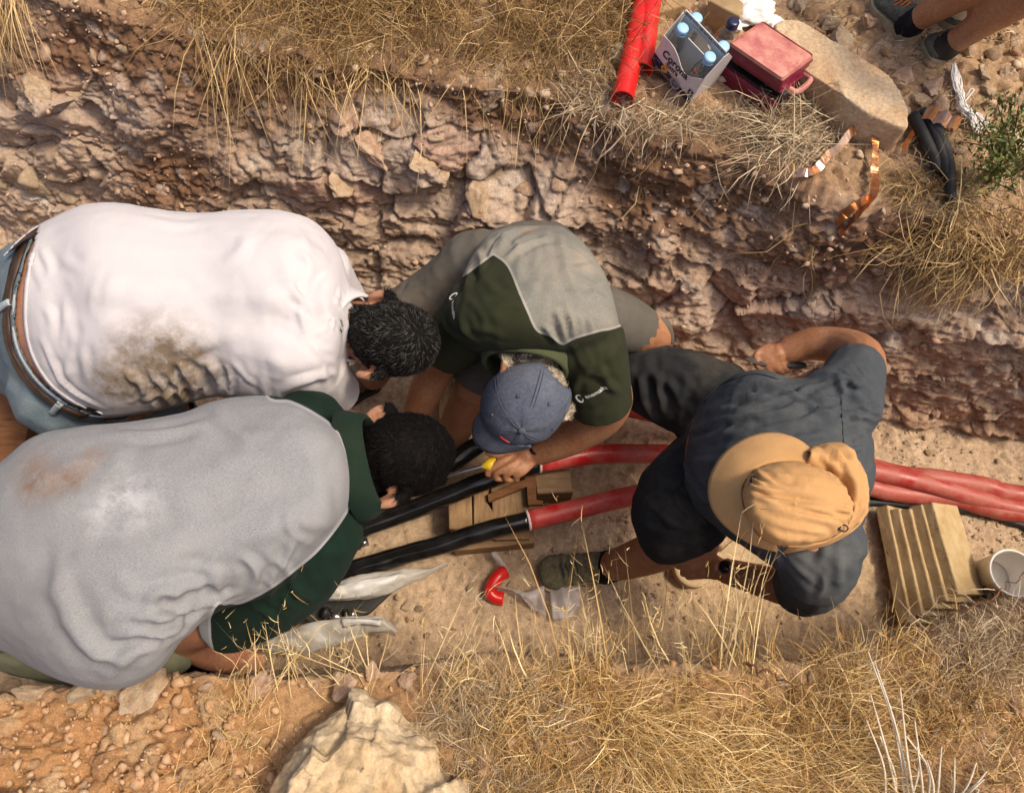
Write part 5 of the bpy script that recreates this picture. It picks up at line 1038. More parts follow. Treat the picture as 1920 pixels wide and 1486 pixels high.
band_on('crown_seam', [(1425, 880), (1480, 872), (1540, 890), (1585, 935)], bH, .003, M['hat_tan'], hat, .003); band_on('crown_seam', [(1400, 950), (1480, 958), (1590, 975)], bH, .003, M['hat_tan'], hat, .003)
L = [U(*p) for p in ((1568, 992, 1.020), (1575, 985, 1.020), (1585, 984, 1.015), (1590, 990, 1.010), (1584, 996, 1.010), (1574, 993, 1.015))]; add('drawcord', *tube(L, .0014, 6, 4), M['hat_trim'], hat); add('cord_lock', *ellipsoid(U(1570, 985, 1.020), [np.array([.007, 0, 0]), np.array([0, .009, 0]), np.array([0, 0, .007])], 12, 8), M['hat_trim'], hat)
def watch(root, c, axis, r, mat='black_matt', face=None):
    a = np.asarray(axis, float); a /= np.linalg.norm(a); P = []; u = np.array([0, 0, 1.]) - a * a[2]; u /= np.linalg.norm(u); x = np.cross(a, u)
    for k in np.linspace(0, 2 * np.pi, 25)[:-1]: P.append(np.asarray(c) + (np.cos(k) * u + np.sin(k) * x) * r)
    P = np.array(P); Rr = [np.array([p - a * .010, p + a * .010, p + a * .010 + (p - c) / r * .004, p - a * .010 + (p - c) / r * .004]) for p in P]; Rr.append(Rr[0]); V, F = rings(Rr, cap=False)
    o = add('watch', V, F, M[mat], root); V, F = tube([np.asarray(c) + u * (r - .002), np.asarray(c) + u * (r + .010)], [.019, .018], 18, dome=False); add('watch_case', V, F, M['black_matt'], o); V, F = tube([np.asarray(c) + u * (r + .009), np.asarray(c) + u * (r + .0112)], [.015, .0145], 18, dome=False); add('watch_glass', V, F, M['black_rubber'], o); return o
watch(rootH, U(1366, 1071, .36), U(1405, 1082, .40) - U(1342, 1064, .355), .030); watch(rootG, U(1015, 845, .405), U(1040, 834, .44) - U(985, 855, .40), .031)
kn = thing('knife', 'black folding knife held in the hand of the person in the tan hat', 'knife', U(1450, 683, .53)); add('handle', *tube([U(1440, 682, .53), U(1465, 684, .525), U(1506, 685, .525)], [.010, .011, .010], 10, 4, flat=.6), M['black_matt'], kn)
a, b = U(1438, 681, .535), U(1395, 673, .54); d = (b - a) / np.linalg.norm(b - a); s_ = np.cross(d, [0, 0, 1.]); s_ /= np.linalg.norm(s_); add('blade', np.array([a - s_ * .009, a + s_ * .009, a + d * .04 + s_ * .009, b, a + d * .03 - s_ * .009] + [v + np.array([0, 0, .002]) for v in (a - s_ * .009, a + s_ * .009, a + d * .04 + s_ * .009, b, a + d * .03 - s_ * .009)]), [(4, 3, 2, 1, 0), (5, 6, 7, 8, 9), (0, 1, 6, 5), (1, 2, 7, 6), (2, 3, 8, 7), (3, 4, 9, 8), (4, 0, 5, 9)], M['black_matt'], kn, smooth=False)
sdv = thing('screwdriver', 'screwdriver with yellow handle and long steel shaft held by the person in the blue cap', 'screwdriver', U(930, 872, .41)); add('shaft', *tube([U(812, 899, .37), U(912, 872, .405)], [.0052, .0052], 10), M['steel'], sdv); add('handle', *tube([U(908, 873, .40), U(916, 871, .40), U(930, 867, .395), U(965, 858, .385)], [.010, .017, .017, .013], 10, 2), M['yellow_plastic'], sdv)

# ---- 5. person squatting on the far bank, only the lower legs in the picture
zf = gz(1.07, 1.66)
rootP = person('person in grey walking shoes crouching at the upper right corner, bare shins in view', (1.12, 1.72, zf))
A1, K1 = U(1722, 36, zf + .065), U(1965, -105, zf + .36); A2, K2 = U(1790, 78, zf + .065), U(2020, -75, zf + .36); HIP = (K1 + K2) / 2 + np.array([.10, .62, .02])
def leg5(A, K, s): return [tube([A, A + (K - A) * .3, A + (K - A) * .65, K], [.032, .040, .052, .050], 18, 5), tube([K, K + (HIP - K) * .5, HIP + np.array([s * .09, 0, 0])], [.060, .078, .09], 18, 4)]
SH = HIP + np.array([.05, .10, .53]); HD = SH + np.array([0, -.02, .24])
hp, f5, r5, u5 = head_parts(HD, (0, -.8, -.5), (0, -.4, .9), 1.0); arms5 = []
for s in (-1, 1): arms5 += [tube([SH + np.array([s * .19, 0, 0]), SH + np.array([s * .24, -.12, -.26]), (K1 + K2) / 2 + np.array([s * .14, -.06, .12]), (K1 + K2) / 2 + np.array([s * .05, -.16, .08])], [.052, .044, .036, .028], 14, 4), *hand_simple((K1 + K2) / 2 + np.array([s * .05, -.16, .08]), (-s * .4, -.7, -.3), (0, -.3, 1))]
tor5 = tube([HIP + np.array([0, .03, -.02]), HIP + (SH - HIP) * .3, HIP + (SH - HIP) * .7, SH], [.15, .15, .165, .13], 22, 4, flat=.75)
me5 = fuse([*leg5(A1, K1, -1), *leg5(A2, K2, 1), tor5, *arms5, *hp, tube([SH, HD - u5 * .05], [.07, .06], 14, 2)], .007, 4); addmesh('body', me5, M['skin_leg'], rootP)
me5 = fuse([tube([HIP + np.array([0, .03, -.05]), HIP + (SH - HIP) * .3, HIP + (SH - HIP) * .7, SH + (SH - HIP) * .06], [.16, .165, .18, .14], 22, 4, flat=.78), *[tube([SH + np.array([s * .17, 0, .0]), SH + np.array([s * .235, -.09, -.18])], [.075, .068], 14, 3) for s in (-1, 1)]], .009, 6); addmesh('shirt', me5, M['shirt_navy'], rootP)
me5 = fuse([ellipsoid(HIP, [np.array([.19, 0, 0]), np.array([0, .16, 0]), np.array([0, 0, .15])])] + [tube([HIP + np.array([s * .09, 0, 0]), K + (HIP - K) * .35], [.115, .10], 16, 3) for K, s in ((K1, -1), (K2, 1))], .009, 6); addmesh('shorts', me5, M['shorts_grey'], rootP)
w5 = wloc(rootP); hcP = HD
hair(bpy.data.objects[rootP.children[0].name].data, rootP, lambda p: (np.linalg.norm(p - hcP, axis=1) < .14) & ((p - hcP) @ u5 > -.03 + .9 * np.clip((p - hcP) @ f5, -.05, 1)), M['hair_dark'], 1500, .02, .0012, .5, crown_comb(hcP, f5, u5), 12)
shoe(rootP, (1702, 72), (1644, 4), zf, .085, .062, M['shoe_grey'], M['sole']); shoe(rootP, (1776, 102), (1728, 106), zf, .085, .062, M['shoe_grey'], M['sole'])
for A, K in ((A1, K1), (A2, K2)): add('sock', *tube([A - (K - A) * .10, A - (K - A) * .01], [.036, .035], 16, 2), M['sock_black'], rootP)
# ------------------------------------------------------------------ cables in the trench
def cable(label, red, dusty, black, zend=None, r=.0305):
    allp = dusty + red + black; root = thing('power_cable', label, 'cable', U(*red[0][:3]), group='power cables in the trench')
    def tb(p, rr): return tube(crom(np.array([U(*q) for q in p]), 6), rr, 18, 1, dome=False)
    if dusty: add('dusty_sheath', *tb(dusty, r * 1.02), M['cable_red_dusty'], root)
    add('red_sheath', *tb(red, r), M['cable_red'], root)
    e = U(*red[-1]); d = U(*red[-2]) - e; d /= np.linalg.norm(d); add('cut_edge', *tube([e - d * .003, e + d * .004], [r * 1.03, r * 1.03], 20, dome=False), M['rim_pale'], root)
    P = crom(np.array([U(*q) for q in black]), 8); V, F = tube(P, r * .93, 18, 1, dome=False); n = fbm(V * np.array([14, 40, 40]), 3, 4)
    c = P[np.argmin(np.linalg.norm(V[:, None] - P[None], axis=2), axis=1)]; V = V + (V - c) / (np.linalg.norm(V - c, axis=1)[:, None] + 1e-9) * (n * .0035)[:, None]; add('black_core', V, F, M['black_rubber'], root); return root
cable('cable with bright red sheath cut back to black, running under the hand with the screwdriver', [(1420, 862, .10), (1330, 852, .13), (1235, 850, .17), (1120, 851, .20), (1010, 867, .22)], [(2250, 1010, .04), (1920, 956, .04), (1840, 936, .05), (1760, 913, .07), (1680, 893, .08), (1600, 878, .09), (1420, 862, .10)], [(1012, 867, .22), (930, 893, .22), (850, 925, .21), (760, 960, .20), (680, 990, .20), (600, 1040, .18), (480, 1120, .16), (330, 1260, .12)])
cable('cable with red sheath ending nearest the camera, black part passing the plastic sheets', [(1420, 905, .09), (1300, 912, .13), (1180, 930, .17), (1080, 954, .19), (990, 975, .20)], [(2250, 990, .035), (1920, 962, .035), (1850, 950, .035), (1790, 934, .036), (1720, 928, .04), (1660, 920, .05), (1600, 908, .06), (1420, 905, .09)], [(992, 975, .20), (920, 992, .20), (830, 1020, .19), (740, 1045, .18), (660, 1068, .18), (580, 1105, .16), (470, 1180, .14), (340, 1290, .10)])
cable('cable running behind the blue cap, black end beside the dark-haired heads', [(1420, 830, .09), (1300, 795, .12), (1180, 765, .16), (1075, 757, .20), (1000, 780, .22)], [(2250, 955, .04), (1920, 928, .05), (1850, 912, .06), (1760, 897, .07), (1690, 890, .06), (1600, 868, .07), (1420, 830, .09)], [(1002, 779, .22), (940, 808, .22), (880, 845, .22), (830, 878, .21), (760, 915, .19), (680, 960, .17), (560, 1030, .15), (400, 1140, .12)])
V, F = tube(crom(np.array([U(*q) for q in [(1480, 940, .02), (1640, 941, .018), (1760, 950, .018), (1850, 962, .018), (1920, 985, .018), (2150, 1060, .018)]]), 5), .014, 12, 1, dome=False); o = add('thin_cable', V, F, M['black_matt']); tag(o, 'thin dusty black cable on the floor below the red cables at right', 'cable')

# ------------------------------------------------------------------ timber under the cables
def prism(poly, z1, h, bev=.004, noise=.0):
    P = np.array([U(a, b, z1) for a, b in poly]); n = len(P); bm = bmesh.new(); t = [bm.verts.new(p) for p in P]; bm.faces.new(t); r = bmesh.ops.extrude_face_region(bm, geom=bm.faces[:])
    bmesh.ops.translate(bm, vec=(0, 0, -h), verts=[v for v in r['geom'] if isinstance(v, bmesh.types.BMVert)]); bmesh.ops.recalc_face_normals(bm, faces=bm.faces)
    if bev: bmesh.ops.bevel(bm, geom=bm.edges[:], offset=bev, segments=2, affect='EDGES', profile=.5)
    bm.verts.index_update(); V = np.array([v.co[:] for v in bm.verts]); F = [tuple(v.index for v in f.verts) for f in bm.faces]; bm.free()
    return V + (np.stack([fbm(V * 25, 2, k) for k in (1, 2, 3)], -1) * noise if noise else 0), F
def tprism(name, label, cat, poly, z1, h, mat, group=None, bev=.004, noise=.003):
    V, F = prism(poly, z1, h, bev, noise); o = add(name, V, F, M[mat], smooth=False); return tag(o, label, cat, group)
tprism('timber_block', 'brown plank end left in the timber under the cables', 'timber', [(840, 905), (884, 898), (886, 995), (842, 990)], .135, .13, 'wood_y', 'timber under the cables')
tprism('timber_block', 'split pale plank with bark between the two black cables', 'timber', [(887, 900), (918, 905), (912, 940), (925, 960), (922, 1000), (889, 995)], .145, .14, 'wood_y', 'timber under the cables')
tprism('timber_block', 'stained board below the dark iron bar', 'timber', [(921, 905), (990, 885), (993, 1010), (926, 1012)], .13, .125, 'wood_y', 'timber under the cables')
tprism('timber_block', 'long low board sticking out below the nearer cable', 'timber', [(842, 1002), (1000, 985), (1003, 1018), (850, 1032)], .10, .09, 'wood_pale', 'timber under the cables')
tprism('timber_block', 'square pale block end by the red sheath', 'timber', [(1003, 888), (1068, 878), (1076, 922), (1008, 925)], .15, .14, 'wood_pale', 'timber under the cables')
tprism('timber_block', 'pale plank standing left of the bent bare leg', 'timber', [(820, 705), (842, 690), (852, 712), (846, 790), (830, 830), (822, 780)], .10, .10, 'wood_y', 'timber behind the cables')
tprism('timber_block', 'narrow plank between the arm and bare leg of the person in the cap', 'timber', [(848, 690), (880, 678), (882, 700), (868, 750), (852, 790)], .12, .12, 'wood_y', 'timber behind the cables')
tprism('timber_block', 'pale board beyond the watch hand', 'timber', [(1020, 815), (1060, 800), (1066, 842), (1024, 850)], .10, .10, 'wood_y', 'timber under the cables')
tprism('iron_bracket', 'dark rusty iron angle bar leaning on the timber under the cable', 'bracket', [(914, 926), (984, 898), (985, 872), (1003, 870), (1006, 936), (1018, 938), (1018, 946), (990, 946), (987, 912), (916, 940)], .165, .02, 'wood_dark', None, .002, .001)
tprism('wooden_crate', 'dark red-brown wooden crate at the left edge behind the jeans', 'crate', [(-60, 735), (38, 735), (52, 800), (30, 905), (-60, 900)], .34, .33, 'wood_dark')
tprism('pale_board', 'pale pointed board under the wrist of the person in the tan hat', 'board', [(1240, 1056), (1244, 1038), (1290, 1034), (1350, 1034), (1386, 1000), (1442, 1056), (1360, 1062), (1290, 1056)], .10, .02, 'wood_light')
R = [np.array([U(1296, 1066, .02) + np.array([math.cos(a) * r, math.sin(a) * r, z]) for a in np.linspace(0, 2 * np.pi, 32, endpoint=False)]) for r, z in ((.036, 0), (.060, 0), (.062, .004), (.062, .034), (.060, .038), (.036, .038))]; V, F = rings(R + [R[0]], cap=False); o = add('tape_roll', V, F, M['wood_light']); tag(o, 'round tan tape roll on the floor beneath the fingers of the hatted person', 'tape')
# black tray, connectors and plastic sheets by the near cable
tprism('black_tray', 'flat black tray on the floor between the two plastic sheets', 'tray', [(560, 1150), (600, 1118), (735, 1108), (690, 1150), (600, 1185)], .10, .03, 'black_matt')
for k, (a, b, lb) in enumerate((((612, 1148), (642, 1160), 'dark metal cable connector on the black tray, left one'), ((650, 1152), (668, 1150), 'shiny steel cable connector on the black tray, right one'), ((672, 1020), (690, 1014), 'small steel fitting between the black cables by the green sleeve'))):
    z = .13 if k < 2 else .10; A, B = U(*a, z), U(*b, z); c = thing('cable_connector', lb, 'connector', A, group='metal cable connectors'); add('barrel', *tube([A, B], .013, 14, dome=False), M['steel'], c); add('bolt_head', *tube([(A + B) / 2, (A + B) / 2 + np.array([0, 0, .022])], .007, 6, dome=False), M['black_matt'], c); add('collar', *tube([A - (B - A) * .15, A + (B - A) * .1], .017, 14, dome=False), M['black_matt'], c)
def crinkle(o, a=.010, f=34, seed=1):
    V = get_co(o.data); d = np.stack([ridged(V * f + s, 3, seed + s) for s in (1, 5, 9)], -1); set_co(o.data, V + d * np.array([a * .7, a * .7, a])); o.data.polygons.foreach_set('use_smooth', np.ones(len(o.data.polygons), bool)); return o
def film(name, label, cat, A, B, mat, noise=.02, nv=14, bulge=.02, freq=22, seed=3, thick=.001): o = sheet_between(name, A, B, M[mat], None, nv, bulge, thick, noise, 8, seed, freq); crinkle(o, .006, 17, seed); return tag(o, label, cat)
o = film('plastic_sheet', 'crumpled white plastic sheet with a clear pointed end by the green sleeve', 'plastic sheet', [(600, 1112, .20), (650, 1086, .21), (700, 1072, .20), (750, 1068, .17), (790, 1066, .14), (843, 1055, .12)], [(596, 1128, .17), (650, 1127, .18), (700, 1123, .17), (745, 1108, .15), (780, 1090, .13), (838, 1062, .11)], 'plastic_film', .03)
sheet_between('folded_layer', [(605, 1110, .215), (650, 1092, .22), (700, 1084, .21), (752, 1074, .185)], [(600, 1126, .19), (655, 1124, .195), (700, 1116, .185), (738, 1098, .175)], M['plastic_white'], o, 10, .02, .001, .025, 8, 8, 24); crinkle(o.children[0], .006, 17, 4)
o = film('plastic_sheet', 'clear crumpled plastic sheet lying lower beside the dry stalks', 'plastic sheet', [(505, 1195, .16), (570, 1172, .17), (640, 1158, .17), (690, 1155, .16), (722, 1160, .14), (748, 1182, .11)], [(500, 1222, .14), (570, 1224, .15), (640, 1208, .14), (690, 1188, .13), (715, 1186, .12), (742, 1194, .10)], 'plastic_film', .03, seed=6)
sheet_between('folded_layer', [(640, 1160, .185), (680, 1160, .185), (715, 1162, .17)], [(640, 1178, .18), (680, 1172, .18), (712, 1176, .165)], M['plastic_white'], o, 6, .01, .001, .02, 8, 9, 24); crinkle(o.children[0], .005, 17, 6)
# offcut of red sheath and scraps of film
P = crom(np.array([(950, 1068, .05), (936, 1076, .06), (924, 1092, .06), (919, 1108, .055), (928, 1117, .05), (944, 1121, .04)]), 5); P = np.array([U(*q) for q in P]); T, N, B = frames(P); R = []
for i in range(len(P)):
    a = np.linspace(-1.9, 1.9, 12); up = np.array([0, 0, 1.]); sd = np.cross(T[i], up); sd /= np.linalg.norm(sd); o_ = P[i] - up * .02 + np.outer(np.sin(a), sd) * .021 + np.outer(np.cos(a), up) * .021; i_ = P[i] - up * .02 + np.outer(np.sin(a), sd) * .018 + np.outer(np.cos(a), up) * .018; R.append(np.concatenate([o_, i_[::-1]]))
V, F = rings(R); o = add('sheath_offcut', V, F, M['duct_red']); tag(o, 'curved red offcut of cable sheath lying on the trench floor', 'offcut')
film('film_scrap', 'twisted white scrap of film above the red offcut', 'scrap', [(920, 1038, .06), (928, 1050, .06), (936, 1062, .05)], [(930, 1034, .05), (940, 1048, .05), (950, 1066, .04)], 'film_thin', .02, 8, .01, 40)
film('film_scrap', 'thin clear scrap of film trailing right of the red offcut', 'scrap', [(925, 1100, .07), (960, 1104, .06), (985, 1110, .06), (1020, 1098, .05)], [(926, 1104, .05), (962, 1112, .05), (995, 1140, .04), (1022, 1160, .03)], 'film_thin', .03, 10, .015, 30)
film('film_scrap', 'clear crumpled film under the grass beside the olive shoe', 'scrap', [(1030, 1110, .04), (1060, 1095, .05), (1088, 1100, .04)], [(1035, 1165, .03), (1065, 1160, .04), (1085, 1140, .03)], 'film_thin', .03, 10, .02, 30)

# ------------------------------------------------------------------ cut stone slabs stacked on the right, and the bucket
for k in range(5):
    nm = ['leftmost leaning cut stone slab of the stack beside the hatted person', 'second cut stone slab from the left in the leaning stack', 'middle cut stone slab of the leaning stack', 'fourth cut stone slab from the left in the leaning stack', 'rightmost cut stone slab of the stack, broad pitted face towards the bucket'][k]
    zt = .085 + .021 * k; A = U(1664 + 21 * k, 940 + (6, 12, 12, 4, 0)[k], zt); B = U(1708 + 22.5 * k, 1166 - 13 * k, zt); d = (B - A) / np.linalg.norm(B - A); rt = np.cross(d, [0, 0, 1.]); rt = rt if rt[0] > 0 else -rt; t_ = math.radians(34)
    wv = math.cos(t_) * rt - math.sin(t_) * np.array([0, 0, 1.]); nv = math.sin(t_) * rt + math.cos(t_) * np.array([0, 0, 1.]); L = np.linalg.norm(B - A); Wd = .155
    V, F = box(L, Wd, .042, (L / 2, Wd / 2, -.021), .004, 2); V = np.asarray(A) + np.outer(V[:, 0], d) + np.outer(V[:, 1], wv) + np.outer(V[:, 2], nv)
    me = mesh_from(V, F, 'b', False); bm = bmesh.new(); bm.from_mesh(me); bmesh.ops.subdivide_edges(bm, edges=[e for e in bm.edges if e.calc_length() > .03], cuts=7, use_grid_fill=True); bm.to_mesh(me); bm.free(); V = get_co(me); set_co(me, V + np.stack([fbm(V * 28 + k, 3, s) for s in (1, 2, 3)], -1) * .0022); o = addmesh('cut_stone_slab', me, M['cut_stone']); tag(o, nm, 'stone slab', 'cut stone slabs in the stack', 'thing')
bc = U(1842, 1088, .0); bc[2] = gz(bc[0], bc[1]); bk = thing('bucket', 'white plastic bucket with printed label standing right of the stone slabs', 'bucket', bc)
V, F = lathe([(.0, .002), (.056, .002), (.060, .006), (.0665, .135), (.070, .136), (.0715, .141), (.071, .149), (.067, .151), (.0640, .148), (.0632, .135), (.0575, .012), (.0, .012)], 48); add('shell', V, F, M['bucket_white'], bk, world=False)
V, F = lathe([(.0, .030), (.030, .034), (.050, .030), (.0585, .034), (.0588, .028), (0, .026)], 40); V[:, 2] += .012 * fbm(V * 30, 3, 2); add('residue', V, F, M['bucket_white'], bk, world=False)
def wrap(V, F, r0, k, a0, z0, off=.0008): # wrap flat lettering on the bucket side
    R = r0 + k * (z0 + V[:, 1]) + off; a = a0 + V[:, 0] / R; return np.column_stack([R * np.cos(a), R * np.sin(a), z0 + V[:, 1]]), F
kk = .0065 / .13; a0 = math.atan2(-bc[1] - .35, -bc[0]) + .42
def grid(w, h, n=16): x = np.linspace(-w / 2, w / 2, n); V = np.array([(a, b, 0) for b in (-h / 2, h / 2) for a in x]); return V, [(i, i + 1, i + 1 + n, i + n) for i in range(n - 1)]
add('label_band', *wrap(*grid(.050, .020), .060, kk, a0, .030), M['print_black'], bk, world=False)
def dashes(rows, w, h, gap, seed):
    r = np.random.default_rng(seed); out = []
    for k in range(rows):
        x = -w / 2
        while x < w / 2 - .004: l = r.uniform(.004, .012); l = min(l, w / 2 - x); V, F = grid(l, h, 3); V[:, 0] += x + l / 2; V[:, 1] -= k * gap; out.append((V, F)); x += l + .002
    return merge(out)
add('label_print', *wrap(*dashes(1, .024, .006, .01, 1), .060, kk, a0 - .25, .030, .0014), M['print_dim'], bk, world=False)
add('label_print', *wrap(*dashes(2, .050, .0075, .012, 3), .060, kk, a0, .091), M['print_black'], bk, world=False); add('label_print', *wrap(*dashes(3, .046, .0022, .0045, 5), .060, kk, a0, .066), M['print_dim'], bk, world=False)
add('label_badge', *wrap(*grid(.055, .020), .060, kk, a0, .112), M['print_orange'], bk, world=False); add('label_badge', *wrap(*grid(.020, .015), .060, kk, a0 - .1, .112, .0016), M['print_black'], bk, world=False)
P = [np.array([math.cos(a) * .0725, math.sin(a) * .0725, .132 - .0 * abs(math.sin(a))]) for a in np.linspace(-2.6, .5, 24)]; P = [p + np.array([0, 0, -.02 * math.sin(math.pi * i / 23)]) for i, p in enumerate(P)]; add('handle', *tube(P, .0022, 8), M['steel'], bk, world=False)
# ------------------------------------------------------------------ things lying on the far bank
def onbank(px, py, lift=0.0): p, n = gpx(px, py); return p + np.array([0, 0, lift])
# red ducts
def duct(label, px0, px1, z0, z1, r=.030):
    a, b = U(*px0, z0), U(*px1, z1); d = (b - a) / np.linalg.norm(b - a); root = thing('red_duct', label, 'pipe', a, group='red ducts on the far bank'); T, N, B = frames(np.array([a, b])); t = np.linspace(0, 2 * np.pi, 32, endpoint=False)
    R = []
    for s, rr in ((0, r), (.5, r), (1, r), (1, r * .9), (.5, r * .9), (0, r * .9)): c = a + (b - a) * s; R.append(c + rr * (np.outer(np.cos(t), N[0]) + np.outer(np.sin(t), B[0])))
    V, F = rings(R + [R[0]], cap=False); add('wall', V, F, M['duct_red'], root); R = [a - d * 0 + q * (np.outer(np.cos(t), N[0]) + np.outer(np.sin(t), B[0])) + d * e for q, e in ((r * 1.02, -.001), (r * 1.02, .004), (r * .89, .004), (r * .89, -.001))]; V, F = rings(R + [R[0]], cap=False); add('rim', V, F, M['duct_red'], root); return root
zb = ZG + .05
duct('bright red duct whose open end points at the trench beside the beer carton, longer one', (1167, 186), (1222, -60), zb, zb + .02, .030); duct('shorter red duct lying between the longer duct and the beer carton', (1203, 132), (1228, -60), zb, zb + .03, .030)
# bottle carton
CS = .82; CW, CD, CH = .190, .130, .132; zc = ZG + .045; rz = math.radians(-47); CR = np.array(Matrix.Rotation(rz, 3, 'Z') @ Matrix.Rotation(.22, 3, 'Y')); c0 = U(1219, 117, zc + .012) - CR @ np.array([-CW / 2, -CD / 2, 0]) * CS
ct = thing('bottle_carton', 'white and navy beer carton with handle between the red ducts and tool case', 'carton', c0, rot=(0, .22, rz)); ct.scale = (CS,) * 3
def loc(parts, name, mat, par=ct, sm=False): V, F = merge(parts); return add(name, V, F, M[mat], par, sm, world=False)
# front and back panels with the dipped top edge, sides, floor, centre handle panel
def dipped(y, t=.002, n=25):
    x = np.linspace(-CW / 2, CW / 2, n); top = CH - .050 * np.exp(-((x - .030) / .050) ** 2) * 1 + .012 * np.cos(np.pi * x / CW) * 0; top = np.where(np.abs(x) > CW * .46, CH, top); V = []
    for yy in (y - t / 2, y + t / 2): V += [(a, yy, 0) for a in x] + [(a, yy, b) for a, b in zip(x, top)]
    F = [];
    for o_ in (0, 2 * n): F += [(o_ + i, o_ + i + 1, o_ + n + i + 1, o_ + n + i) for i in range(n - 1)]
    F += [(n + i, n + i + 1, 3 * n + i + 1, 3 * n + i) for i in range(n - 1)]; return np.array(V), F
p1 = loc([dipped(-CD / 2)], 'front_panel', 'carton_white'); loc([dipped(CD / 2)], 'back_panel', 'carton_white')
for s in (-1, 1):
    V = np.array([(s * CW / 2, -CD / 2, 0), (s * CW / 2, CD / 2, 0), (s * CW / 2, CD / 2, CH), (s * CW / 2, .012, .190), (s * CW / 2, -.012, .190), (s * CW / 2, -CD / 2, CH)]); V = np.concatenate([V, V - np.array([s * .002, 0, 0])]); n = 6
    loc([(V, [tuple(range(n)), tuple(range(2 * n - 1, n - 1, -1))] + [(i, (i + 1) % n, n + (i + 1) % n, n + i) for i in range(n)])], 'side_panel', 'carton_white')
loc([box(CW - .004, CD - .004, .003, (0, 0, .003))], 'bottom', 'carton_inside')
hz0, hz1 = .03, .255; HB = [box(CW * .94, .003, .120, (0, 0, .065)), box(.048, .003, .042, (-CW * .47 + .024, 0, .146)), box(.048, .003, .042, (CW * .47 - .024, 0, .146)), box(CW * .94, .003, .033, (0, 0, .1835))]; hp_ = loc(HB, 'handle_panel', 'carton_grey')
yF = -CD / 2 - .0022
def flat(V, F, x, z, y=yF): return np.column_stack([V[:, 0] + x, np.full(len(V), y), V[:, 1] + z]), F
def put(name, VF, x, z, mat, y=yF, par=p1): V, F = flat(*VF, x, z, y); return add(name, V, F, M[mat], par, False, world=False)
n = 24; x = np.linspace(-CW / 2 + .0005, CW / 2 - .0005, n); e = .050 - .030 * ((x + CW / 2) / CW) ** 1.2 - .006 * np.sin((x + CW / 2) / CW * 3.1); Vn = np.array([(a, 0, 0) for a in x] + [(a, b, 0) for a, b in zip(x, e)]); put('navy_base', (Vn, [(i, i + 1, n + i + 1, n + i) for i in range(n - 1)]), 0, .0005, 'print_navy')
put('lettering', text_mesh('Corona', .040, .92, .0010), -.012, .080, 'print_black', yF - .0008); put('lettering', text_mesh('Extra', .027, .9, .0006), -.014, .055, 'print_black', yF - .0008)
def disc(r, k=28, hole=0): t = np.linspace(0, 2 * np.pi, k, endpoint=False); V = np.concatenate([np.column_stack([np.cos(t) * r, np.sin(t) * r, t * 0]), np.column_stack([np.cos(t) * hole, np.sin(t) * hole, t * 0])]); return V, ([(i, (i + 1) % k, k + (i + 1) % k, k + i) for i in range(k)] if hole else [tuple(range(k))])
put('orange_seal', disc(.0135), -.038, .030, 'print_orange', yF - .0012); put('seal_print', dashes(3, .014, .0022, .0045, 7), -.038, .0345, 'print_navy', yF - .0018)
put('round_mark', disc(.021, 28, .0165), .018, .020, 'print_dim', yF - .0012); put('round_mark', disc(.0155, 28, .0140), .018, .020, 'print_dim', yF - .0012); put('mark_print', text_mesh('100%', .0125, .9, .0004), .018, .021, 'print_dim', yF - .0014); put('mark_print', dashes(1, .016, .0018, .004, 8), .018, .0125, 'print_dim', yF - .0014)
for x_, z_, r_ in ((-.040, .050, .006), (-.005, .036, .007), (.016, .033, .005)):   # gold crown motif: small griffin-like blots either side of a crown
    k = 9; t = np.linspace(0, 2 * np.pi, k * 2, endpoint=False); rr = np.where(np.arange(k * 2) % 2, r_, r_ * .55); put('gold_motif', (np.column_stack([np.cos(t) * rr, np.sin(t) * rr, t * 0]), [tuple(range(k * 2))]), x_, z_, 'print_orange', yF - .0010)
put('count_box', grid(.020, .026, 2), .080, .040, 'print_navy', yF - .001); put('count_print', text_mesh('6', .016, 1, .0004), .080, .045, 'print_white', yF - .0016); put('count_print', dashes(2, .014, .002, .005, 9), .080, .035, 'print_white', yF - .0016)
put('small_print', dashes(2, .07, .0022, .005, 10), -.035, .013, 'print_dim', yF - .0012); put('small_print', dashes(1, .012, .003, .005, 11), -.068, .037, 'print_dim', yF - .0012)
put('lettering', text_mesh('BREWED WITH 100% NATURAL INGREDIENTS', .0115, .80, .0003), 0, .1905, 'print_black', -.0022, hp_); put('lettering', text_mesh('& WATER & BARLEY OF HOPS & CORN', .0062, .85), -.012, .178, 'print_black', -.0022, hp_)
# left side emblem
V, F = disc(.018, 24, .012); V = np.column_stack([np.full(len(V), -CW / 2 - .0018), V[:, 0], V[:, 1] + .07]); add('round_mark', V, F, M['print_navy'], ct, False, world=False)
